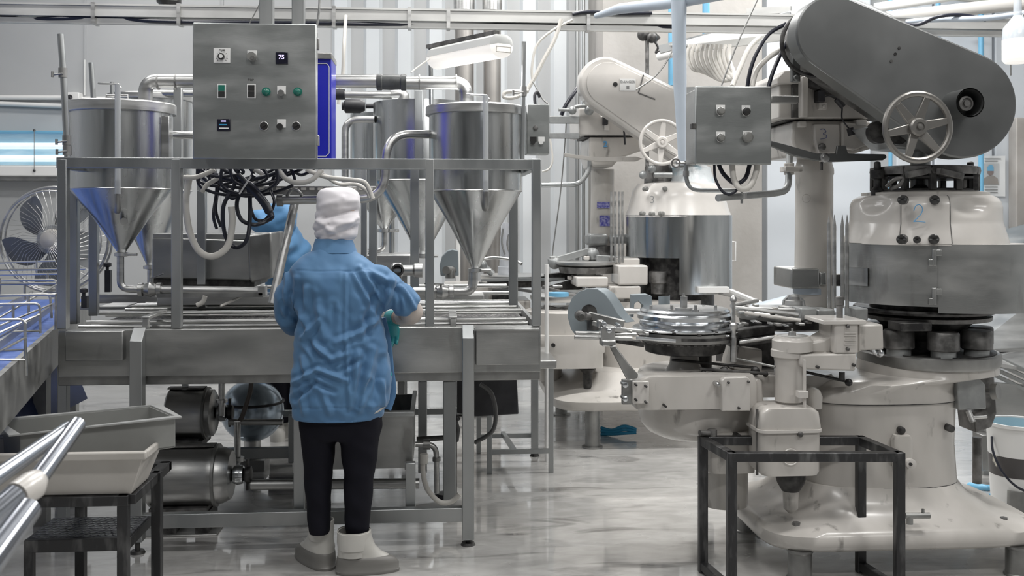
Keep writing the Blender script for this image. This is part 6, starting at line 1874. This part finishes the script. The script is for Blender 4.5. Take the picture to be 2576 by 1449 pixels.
def hand(root, wrist, fwd, palm_n, side, m_, curl=.5, s=1.0, name='hand'):
    """palm, four fingers of unequal length and a thumb from the palm's side"""
    fwd, palm_n = fwd.normalized(), palm_n.normalized()
    lat = fwd.cross(palm_n).normalized() * side
    mb_ = MB()
    pc = wrist + fwd * .045 * s
    secs_ = [(0, .026, .018), (.02, .032, .019), (.055, .041, .017), (.085, .040, .014)]
    vs_, fs, n = [], [], 16
    for (t_, a, b) in secs_:
        for k in range(n):
            an = 2 * PI * k / n
            vs_.append(wrist + fwd * t_ * s + lat * math.cos(an) * a * s + palm_n * math.sin(an) * b * s)
    for i in range(3):
        for k in range(n):
            k2 = (k + 1) % n
            fs.append([i * n + k, i * n + k2, (i + 1) * n + k2, (i + 1) * n + k])
    fs.append(list(range(n))[::-1])
    fs.append([3 * n + k for k in range(n)])
    mb_.add(vs_, fs)
    for i, ln in enumerate((.070, .080, .074, .058)):
        b0 = wrist + fwd * .078 * s + lat * (.030 - .020 * i) * s
        pts, d, p_ = [b0 - fwd * .01], fwd.copy(), b0
        for j, seg in enumerate((.45, .3, .25)):
            an = curl * (.5 + .45 * j) + .06 * i
            d = (fwd * math.cos(an * (j + 1) * .6) + palm_n * math.sin(an * (j + 1) * .6)).normalized()
            pts.append(p_)
            p_ = p_ + d * ln * seg * s
        pts.append(p_)
        mb_.tube(pts, [.0092 * s, .0095 * s, .0088 * s, .0082 * s, .0062 * s], 10)
    tb_ = wrist + fwd * .028 * s + lat * .028 * s
    mb_.tube([tb_, tb_ + (fwd * .5 + lat * .7 + palm_n * .3) * .035 * s, tb_ + (fwd * .9 + lat * .75 + palm_n * .6) * .052 * s, tb_ + (fwd * 1.3 + lat * .6 + palm_n * .9) * .062 * s], [.013 * s, .0115 * s, .010 * s, .007 * s], 10)
    return fuse(name, mb_, m_, root, .0035, 1)


hand(per, H(984, 800, .27), (FW * .2 + Vector((0, 0, -1)) - RT * .05), -FW, 1, tealglove, .7, 1.0, 'glove')
hand(per, H(798, 806, .35), (FW + Vector((0, 0, -.2)) + RT * .2), Vector((0, 0, -1)), 1, tealglove, .8, 1.0, 'glove')
part('glove_cuff', MB().tube([H(1000, 800, .22), H(984, 800, .28), H(983, 812, .29)], [.036, .036, .032], 16), tealglove, per)

# coat
ct_ = MB()
sweep(ct_, [oval(737, 962, 1048, .14), oval(733, 980, 1010, .148), oval(734, 985, 950, .145), oval(740, 975, 880, .135), oval(748, 966, 820, .128),
            oval(748, 962, 770, .128), oval(742, 962, 720, .13), oval(730, 962, 696, .125, .0), oval(733, 955, 678, .112, .0), oval(744, 934, 661, .10, .005), oval(764, 912, 645, .088, .01), oval(782, 896, 634, .08, .014), oval(792, 888, 624, .074, .018), oval(798, 884, 608, .066, .025)], 48)
ct_.tube(spl([H(782, 708), H(746, 722, .01), H(728, 755, .04), H(728, 808, .085)], 5), [.075] * 5 + [.07] * 5 + [.062] * 5 + [.055], 24)
ct_.tube(spl([H(728, 796, .07), H(738, 815, .12), H(755, 822, .19)], 4), [.055] * 3 + [.053] * 3 + [.045] * 3, 22)
ct_.tube(spl([H(905, 708), H(950, 714, .0), H(992, 736, .02), H(1032, 774, .05)], 5), [.076] * 5 + [.076] * 5 + [.066] * 5 + [.056], 24)
ct_.ball(H(985, 752, .01), .052, 14, 1.0)
ct_.ball(H(960, 745, .01), .056, 14, 1.1)


FOLDS = [  # crease lines in the cloth (two ends in picture units, height mm, width px)
    (905, 676, 962, 760, 9, 8), (925, 684, 996, 716, 8, 8), (890, 690, 940, 790, 6, 7), (988, 700, 966, 786, 12, 9), (1012, 722, 1040, 772, 7, 6), (1000, 716, 1006, 780, -6, 6),
    (770, 725, 764, 800, 7, 8), (735, 750, 775, 832, 8, 8), (800, 806, 762, 850, 7, 7), (745, 700, 738, 790, 5, 7), (720, 690, 716, 790, 5, 6), (712, 760, 735, 800, -5, 6),
    (742, 962, 800, 930, 8, 7), (800, 930, 872, 958, 8, 7), (742, 1005, 792, 962, -8, 7), (792, 962, 840, 985, -6, 7), (872, 860, 880, 1030, 6, 6), (902, 890, 886, 1022, 9, 9),
    (940, 880, 904, 1034, 10, 9), (962, 900, 940, 1010, -7, 8), (790, 868, 832, 905, 8, 8), (832, 905, 880, 890, 6, 8), (846, 862, 905, 838, 7, 8), (905, 838, 955, 800, 8, 9),
    (800, 760, 812, 850, 6, 9), (840, 770, 836, 840, -5, 9), (770, 860, 800, 900, -6, 8), (920, 790, 930, 860, -6, 8), (860, 930, 905, 905, -6, 7), (760, 900, 770, 945, 6, 8),
    (870, 690, 868, 860, 4, 5), (812, 990, 830, 1040, 5, 8), (760, 985, 765, 1040, 5, 7), (930, 960, 900, 1020, -6, 7), (950, 720, 925, 800, -9, 9), (960, 960, 968, 1020, 6, 6)]


def coat_fold(co, n_):
    rel = co - Vector((0, 0, CAMZ))
    w_ = rel.dot(FW)
    u = CX + FPX * rel.dot(RT) / w_
    v = CY - FPX * rel.z / w_
    if n_.z < -.6 and v > 1036:
        return 0
    d = .010 * noise.noise(Vector((co.x * 9 + co.z * 5, co.y * 6, co.z * 9 - co.x * 4))) + .006 * noise.noise(Vector((co.x * 20, co.y * 15, co.z * 24 + co.x * 14)))
    if n_.dot(FW) < .35:
        for (u0, v0, u1, v1, a_, ww) in FOLDS:
            if not (min(u0, u1) - 26 < u < max(u0, u1) + 26 and min(v0, v1) - 26 < v < max(v0, v1) + 26):
                continue
            L2 = (u1 - u0) ** 2 + (v1 - v0) ** 2
            t_ = max(0, min(1, ((u - u0) * (u1 - u0) + (v - v0) * (v1 - v0)) / L2))
            dd = math.hypot(u - u0 - t_ * (u1 - u0), v - v0 - t_ * (v1 - v0))
            ww *= .88
            e_ = math.exp(-abs(dd / ww) ** 1.5)
            d += a_ * .0021 * (e_ - .5 * math.exp(-((dd - ww * 1.9) / ww) ** 2)) * (.35 + .65 * math.sin(PI * min(1, max(0, .12 + .8 * t_))))
        if 745 < u < 930:
            d -= .004 * math.exp(-((v - 681) / 2.2) ** 2)
    if 1024 < v < 1030:
        d -= .002
    return d


coat = fuse('work_coat', ct_, bluecloth, per, .005, 3, coat_fold)
col_ = MB()
sweep(col_, [oval(783, 897, 636, .084, .018), oval(786, 890, 618, .078, .022), oval(791, 883, 601, .071, .027)], 40)
part('coat_collar', col_, bluecloth, per, ang=60)
part('coat_placket', MB().tube(spl([H(962, 800, .12), H(975, 860, .13), H(982, 930, .12), H(988, 985, .1), H(975, 1030, .08)], 5), .016, 10, flat=.5), bluecloth, per)
part('drawstring', MB().tube(spl([H(972, 900, .0), H(978, 925, -.01), H(985, 945, -.01), H(978, 935, -.02)], 4), .004, 6), tealglove, per)
part('undershirt_hem', MB().tube(spl([H(862, 1051, -.10), H(905, 1049, -.105), H(945, 1036, -.08), H(966, 1022, -.03)], 5), .007, 8), binm, per)
part('elbow_sleeve', MB().tube(spl([H(1022, 766, .04), H(1036, 782, .06), H(1030, 792, .11), H(1010, 798, .2)], 4), [.044] * 4 + [.047] * 4 + [.04] * 4 + [.034], 20), sleeveskin, per)
# trousers
tr = MB()
sweep(tr, [oval(762, 958, 1000, .11), oval(755, 962, 1045, .118), oval(754, 962, 1075, .115), oval(760, 955, 1100, .1)][::-1], 36)
def leg(l):
    vs_ = []
    for (u0, u1, v, ry) in l:
        vs_.append(oval(u0, u1, v, ry))
    sweep(tr, vs_[::-1], 28)
leg([(752, 850, 1040, .105), (755, 846, 1090, .1), (762, 840, 1150, .088), (767, 836, 1200, .08), (770, 834, 1250, .073), (773, 832, 1300, .062), (777, 828, 1340, .055)])
leg([(852, 962, 1040, .108), (854, 958, 1090, .102), (860, 948, 1150, .09), (865, 940, 1200, .08), (866, 936, 1250, .072), (868, 930, 1310, .062), (872, 925, 1355, .055)])


def tfold(co, n_):
    return .005 * noise.noise(Vector((co.x * 10, co.y * 8, co.z * 18 + co.x * 10)))


fuse('trousers', tr, blackcloth, per, .009, 2, tfold)


# rubber boots
def boot(cu, u0, u1, vt, vb, toe, d0, lab):
    c = Pw(cu, vb, WD + d0)
    zt_ = Pw(cu, vt, WD).z
    R_ = (u1 - u0) / sW / 2
    toe = toe.normalized()
    sdv = Vector((-toe.y, toe.x, 0))
    n = 32

    def shell(stn, grow=0, closed_top=True):
        b = MB()
        vs_, fs = [], []
        for (z, la, lb, hw, nar) in stn:
            for k in range(n):
                a = 2 * PI * k / n
                ca, sa = math.cos(a), math.sin(a)
                ln = (la if ca > 0 else lb) + grow
                cx_ = math.copysign(abs(ca) ** .85, ca)
                tp = 1 - nar * max(0, ca) ** 2
                vs_.append(Vector((c.x, c.y, z)) + toe * cx_ * ln + sdv * sa * (hw + grow) * tp)
        for i in range(len(stn) - 1):
            for k in range(n):
                k2 = (k + 1) % n
                fs.append([i * n + k, i * n + k2, (i + 1) * n + k2, (i + 1) * n + k])
        fs.append(list(range(n))[::-1])
        fs.append([(len(stn) - 1) * n + k for k in range(n)])
        return b.add(vs_, fs)
    st_ = [(.004, .183, .070, .046, .15), (.02, .187, .072, .048, .15), (.04, .185, .071, .049, .15), (.058, .172, .069, .049, .18), (.074, .140, .067, .049, .2), (.088, .112, .067, .051, .12), (.11, max(.09, R_ * 1.35), .067, R_ * .88, .05), (.13, R_ * 1.22, R_ * 1.05, R_ * .9, .02),
           (.15, R_ * 1.12, R_ * 1.02, R_ * .93, 0), (.18, R_ * 1.04, R_ * .99, R_ * .95, 0), (zt_ * .6, R_ * 1.02, R_ * 1.0, R_ * .97, 0), (zt_ - .006, R_ * 1.08, R_ * 1.04, R_ * 1.03, 0), (zt_, R_ * 1.08, R_ * 1.04, R_ * 1.03, 0), (zt_, R_ * .96, R_ * .94, R_ * .93, 0), (zt_ - .1, R_ * .9, R_ * .88, R_ * .87, 0)]
    bo = part('boot', shell(st_), bootu, per, ang=70)
    part('boot_foot', shell([(0, .186, .072, .046, .12), (.012, .190, .075, .050, .12), (.014, .186, .071, .048, .15), (.04, .186, .0715, .0495, .15), (.057, .172, .069, .0495, .18), (.070, .146, .066, .0492, .2), (.073, .13, .06, .045, .2)], .0025), boots_, bo, ang=70)


boot(808, 776, 838, 1316, 1418, (-RT * .75 + FW * .75), .05, None)
boot(890, 851, 931, 1331, 1425, (RT * .95 + FW * .1), -.02, None)

# white hood
hd_ = MB()
sweep(hd_, [oval(800, 880, 612, .062, .03), oval(789, 893, 598, .078, .03), oval(782, 897, 580, .093, .035), oval(781, 899, 562, .10, .04), oval(787, 898, 545, .10, .04), oval(792, 900, 528, .104, .045), oval(790, 902, 510, .106, .045), oval(790, 901, 495, .10, .045),
             oval(797, 894, 481, .085, .045), oval(812, 880, 472, .06, .045), oval(835, 858, 468.5, .02, .045)], 40, 2.1)


def hfold(co, n_):
    if n_.z < -.7:
        return 0
    u = (co - Pw(845, 540, WD)).dot(RT)
    z = co.z
    vv_ = CY - (z - CAMZ) * sW
    lowp = max(0, min(1, (vv_ - 520) / 30))
    d = .013 * noise.noise(Vector((u * 9 + z * 6, co.y * 6, z * 34 - u * 14))) * lowp
    d += .007 * noise.noise(Vector((u * 30, co.y * 14, z * 46))) * lowp
    d += .006 * noise.noise(Vector((u * 14 + z * 24, co.y * 6, z * 16))) * (1 - lowp)
    uu_ = CX + FPX * (co - Vector((0, 0, CAMZ))).dot(RT) / (co.dot(FW))
    for (u0, v0, u1, v1, a_, ww) in ((812, 545, 898, 530, -14, 5), (800, 556, 852, 592, 10, 6), (830, 578, 896, 548, 12, 6), (786, 582, 826, 566, -9, 5), (806, 520, 862, 500, 7, 7), (850, 512, 895, 505, 6, 7), (826, 594, 890, 574, -10, 5), (840, 556, 880, 560, 9, 5)):
        L2 = (u1 - u0) ** 2 + (v1 - v0) ** 2
        t_ = max(0, min(1, ((uu_ - u0) * (u1 - u0) + (vv_ - v0) * (v1 - v0)) / L2))
        dd = math.hypot(uu_ - u0 - t_ * (u1 - u0), vv_ - v0 - t_ * (v1 - v0))
        d += a_ * .001 * math.exp(-(dd / ww) ** 2)
    if vv_ > 600:
        d -= .003
    return d


fuse('hood', hd_, capcloth, per, .006, 2, hfold)
part('mask_strap', MB().tube(spl([H(897, 582, .06), H(893, 592, .05), H(886, 604, .03), H(880, 612, .02)], 4), .003, 6), tealglove, per)
# face, turned away towards the line: nose, eyes, mouth, ears
fc_ = H(848, 548, .12)
part('face_mask', MB().ball(H(850, 572, .105), .05, 12, .8), bluecloth2, per)
part('nose', MB().ball(fc_ + Vector((0, .015, -.005)), .012, 8, 1.4), skin, per)
for s_ in (-1, 1):
    part('eye', MB().ball(fc_ + RT * .03 * s_ + Vector((0, .0, .015)), .011, 8), whitep, per)

# second worker, bending behind the line
W2 = 6.7
p2 = thing('person', 'person in bright blue coat and cap bending over behind the conveyor', 'person', (Pw(700, 1000, W2).x, Pw(700, 1000, W2).y, 0))


def H2(u, v, d=0.0):
    return Pw(u, v, W2 + d)


k2 = W2 / FPX
b2 = MB()
b2.tube(spl([H2(735, 760), H2(728, 690), H2(715, 630, -.02), H2(695, 585, -.08)], 5), [.16] * 5 + [.17] * 5 + [.15] * 5 + [.09], 24)
b2.tube(spl([H2(715, 610, -.1), H2(690, 640, -.2), H2(650, 660, -.25)], 5), [.08] * 5 + [.065] * 5 + [.045], 16)
b2.tube(spl([H2(745, 610), H2(760, 660), H2(750, 700, -.1)], 5), [.075] * 5 + [.065] * 5 + [.05], 16)
b2.ball(H2(700, 552, -.1), .11, 14, 1.1)


def f2(co, n_):
    return .022 * noise.noise(Vector((co.x * 10 + co.z * 6, co.y * 5, co.z * 13 - co.x * 9)))


bb = MB()
sweep(bb, [(H2(735, 0).x, H2(735, 0).y, z_, .14, .1) for z_ in (.80, 1.05)], 20)
for s_ in (-.08, .08):
    bb.tube([Vector((H2(735, 0).x + s_, H2(735, 0).y, .88)), Vector((H2(735, 0).x + s_, H2(735, 0).y, .45)), Vector((H2(735, 0).x + s_, H2(735, 0).y, .08))], [.085, .06, .045], 16)
bb.tube([H2(733, 730), H2(725, 660), H2(712, 610, -.05), H2(700, 575, -.1)], [.13, .13, .08, .06], 18)
bb.ball(H2(698, 556, -.12), .09, 12, 1.1)
fuse('body', bb, skin, p2, .014, 2)
tr2 = MB()
for s_ in (-.08, .08):
    tr2.tube([Vector((H2(735, 0).x + s_, H2(735, 0).y, .98)), Vector((H2(735, 0).x + s_, H2(735, 0).y, .5)), Vector((H2(735, 0).x + s_, H2(735, 0).y, .1))], [.11, .085, .07], 18)
fuse('trousers', tr2, blackcloth, p2, .014, 2)
fuse('work_coat', b2, bluecloth2, p2, .011, 2, f2)
cp2 = MB().ball(H2(705, 548, -.12), .125, 16, .95).ball(H2(655, 558, -.2), .09, 14, .8).tube([H2(640, 570, -.25), H2(690, 560, -.15)], [.05, .1], 16)
fuse('cap', cp2, bluecloth2, p2, .011, 2, f2)
for s_ in (-.08, .08):
    c = Vector((H2(735, 0).x + s_, H2(735, 0).y, 0))
    part('boot', MB().lathe((c.x, c.y, 0), [(.06, 0), (.06, .05), (.05, .12), (.055, .28)], 20).lathe((c.x, c.y - .1, 0), [(.05, 0), (.05, .05), (.03, .08)], 16), bootu, p2)
part('black_fastener', MB().pbox(690, 590, 702, 600, 6.3, .02), knobm, p2)

# ============================================================ EXTRA MACHINE AND SMALL DETAIL
Y3 = 7.5
s3 = thing('can_seamer', 'furthest cream machine, partly seen between the right end posts of the filling conveyor', 'seaming machine', (P(1190, CY, Y3).x, Y3 + .2, 0))
part('wheel_guard', MB().ppoly([(1108, 694), (1106, 668), (1112, 646), (1124, 632), (1138, 627), (1153, 631), (1154, 694)], Y3 - .1, .12), bluegrey, s3, .006)
part('guard_opening', MB().lathe(P(1132, 682, Y3 - .105), [(M_(13, 1132, Y3), 0), (M_(13, 1132, Y3), .01)], 24, axis='y'), grime, s3)
part('guard_shaft', MB().cyl(P(1122, 680, Y3 - .2), P(1138, 680, Y3 - .1), .03).cyl(P(1132, 680, Y3 - .15), P(1132, 700, Y3 - .15), .035), steeld, s3)
part('pedestal_body', ploft([(1130, 1250, 1010), (1120, 1262, 1000), (1130, 1250, 960), (1140, 1240, 800), (1130, 1245, 770), (1118, 1240, 718)], Y3 - .15, .5, 5), cream, s3, ang=50)
part('floor_foot', MB().pbox(1130, 1000, 1250, 1040, Y3 - .1, .4), steeld, s3)
part('dark_block', MB().pbox(1232, 735, 1290, 800, Y3 - .1, .4), grime, s3, .01)  # black block put in for the shaded gap beside the casting
part('side_casting', MB().pbox(1250, 756, 1335, 812, Y3 - .2, .4), cream, s3, .012)
part('top_drum', nl(MB(), 1272, Y3, [(20, 694), (20, 672), (16, 670), (14, 600), (8, 560)], 32), mat('pale_drum', (.6, .62, .66), .3), s3)
part('lid_plate', nl(MB(), 1300, Y3, [(88, 708), (92, 702), (92, 697), (60, 694)], 48), steel, s3)
part('lower_plate', nl(MB(), 1300, Y3, [(70, 724), (78, 710)], 40), grime, s3)
part('feed_arm', MB().ptube([(1205, 655, Y3 - .2), (1240, 648, Y3 - .2), (1290, 654, Y3 - .25), (1312, 664, Y3 - .3)], 4), steel, s3)
part('feed_rail', MB().bar(P(1205, 712, Y3 - .3), P(1342, 734, Y3 - .4), .03, .02), steel, s3)
part('feed_rail', MB().bar(P(1210, 705, Y3 - .3), P(1420, 702, Y3 - .3), .025, .02), frame_m, s3)
part('knuckle', MB().ball(P(1213, 668, Y3 - .1), .04).cyl(P(1205, 660, Y3 - .1), P(1240, 690, Y3 - .1), .025), greycast, s3)
for (u, v0, v1) in ((1266, 575, 640), (1280, 590, 640)):
    part('looped_tube', MB().ptube([(u, v0, Y3 - .1), (u - 4, (v0 + v1) / 2, Y3 - .1), (u + 4, v1, Y3 - .1)], 2.5), steel, s3)
# tub behind the line, small stuff on the far deck
gt = thing('rear_trough', 'low pale steel trough behind the line under the small far tank', 'trough', P(1000, 690, 7.2))
part('trough', MB().pbox(905, 640, 1035, 690, 7.0, .4), steel, gt, .01)
part('trough_leg', MB().box((P(925, 0, 7.1).x, 7.1, 0), (P(940, 0, 7.1).x, 7.14, P(0, 690, 7.0).z)), frame_m, gt)
part('trough_leg', MB().box((P(1010, 0, 7.1).x, 7.1, 0), (P(1024, 0, 7.1).x, 7.14, P(0, 690, 7.0).z)), frame_m, gt)
ov = thing('open_valve', 'open mouthed steel valve on the deck beside the right arm of the worker', 'valve', P(1005, 705, 5.2))
part('body', MB().lathe(P(985, 680, 5.2), [(.03, 0), (.04, .01), (.04, .05), (.028, .06), (.028, .11), (.038, .12), (.038, .16)], 24, axis='x'), steel, ov)
part('mouth', MB().lathe(P(1000, 680, 5.13), [(.032, .07), (.032, 0), (.024, 0), (.022, .05)], 24, axis='y'), grime, ov)
part('stand', MB().cyl(P(1003, 690, 5.2), (P(1003, 690, 5.2).x, 5.2, .955), .014), steeld, ov)
solo('white_post', MB().cyl((P(1375, 0, 6.0).x, 6.0, 0), P(1375, 665, 6.0), .012), whitep, 'thin white upright post left of the far seamer infeed', 'post')
solo('deck_trough', MB().pbox(1015, 742, 1218, 768, 5.75, .2), steel, 'pale steel trough on the deck under the right end tank', 'trough', bev=.004)
# clutter of the infeed table on the far machine
rnd = random.Random(5)
for i in range(16):
    u, v = rnd.uniform(1365, 1560), rnd.uniform(648, 745)
    Yq = YF2 - .35 - rnd.random() * .2
    w1, h1 = rnd.uniform(8, 26), rnd.uniform(4, 10)
    part('infeed_fitting', MB().pbox(u - w1 / 2, v - h1 / 2, u + w1 / 2, v + h1 / 2, Yq, .06), [grime, iron, steel, cream, greycast, steel][i % 6], s2, .004)
for (a, b, m_) in (((1365, 722, 6.9), (1450, 745, 6.8), iron), ((1370, 770, 6.6), (1440, 788, 6.5), iron), ((1362, 735, 6.9), (1560, 730, 6.8), steel), ((1340, 790, 6.7), (1445, 770, 6.6), steel)):
    part('infeed_bar', MB().bar(P(*a), P(*b), .03, .02), m_, s2)
part('ribbed_web', MB().ppoly([(1365, 830), (1400, 826), (1440, 850), (1440, 880), (1365, 880)], YF2 - 1.0, .3), cream, s2, .01)
part('casting_bolt', MB().lathe(P(1391, 868, YF2 - 1.12), [(.014, 0), (.014, -.02)], 12, axis='y'), grime, s2)
# clutter of the star table and turntable on the near machine
for i in range(26):
    t_ = i / 25
    u = 1612 + t_ * 480 + rnd.uniform(-8, 8)
    v = (838 if u < 1850 else 812) + rnd.uniform(-6, 8)
    Yq = 4.12 + rnd.random() * .1
    w1, h1 = rnd.uniform(6, 16), rnd.uniform(3, 7)
    part('table_fitting', MB().pbox(u - w1 / 2, v - h1 / 2, u + w1 / 2, v + h1 / 2, Yq, .05), [grime, steel, iron, chrome][i % 4], sm, .002)
for i in range(14):
    u, v = rnd.uniform(1860, 2090), rnd.uniform(768, 800)
    part('table_fitting', MB().pbox(u - 5, v - 3, u + 5, v + 3, 4.25 + rnd.random() * .15, .04), [steel, greycast, iron, cream][i % 4], sm, .002)
for (a, b, r, m_) in (((1850, 774, 4.35), (2010, 792, 4.22), .009, steel), ((1860, 786, 4.3), (2015, 806, 4.18), .008, cream2), ((1840, 770, 4.4), (1905, 756, 4.5), .01, steel), ((1600, 850, 4.12), (1700, 858, 4.08), .007, chrome),
                      ((1690, 905, 4.3), (1900, 925, 4.3), .006, grime), ((1760, 928, 4.2), (1930, 940, 4.15), .007, grime), ((1860, 862, 4.25), (1960, 846, 4.2), .008, steel)):
    part('guide_rod', MB().cyl(P(*a), P(*b), r, n=10), m_, sm)
for i in range(7):
    part('grime_lump', MB().ball(P(1770 + 26 * i, 938 + 5 * math.sin(i * 2.2), 4.2), .012 + .004 * (i % 3), 6), grime, sm)
# seams and stained joints
part('casting_seam', nl(MB(), 1757, 4.40, [(152.6, 1030.5), (152.6, 1027.5)], 64, math.radians(-185), math.radians(5)), grime, sm)
part('body_seam', loft([(cb, yb + .02, hb_ * 1.023, .2865, .690, 3), (cb, yb + .02, hb_ * 1.023, .2865, .6935, 3)], 64), grime, sm)
part('foot_seam', loft([(cb, yb + .02, hb_ * 1.004, .2815, .333, 3.2), (cb, yb + .02, hb_ * 1.004, .2815, .337, 3.2)], 64), grime, sm)
part('gearbox_seam', MB().pbox(1903, 1030, 1908, 1196, 3.99, .01), iron, sm)
part('side_pad', ploft([(1892, 1925, 1040), (1890, 1927, 1000), (1895, 1922, 962), (1903, 1915, 955)], 4.12, .14, 3), cream, sm, ang=60)
part('side_pad', ploft([(2040, 2075, 1030), (2038, 2077, 1000), (2043, 2070, 985), (2050, 2062, 980)], 4.05, .14, 3), cream, sm, ang=60)
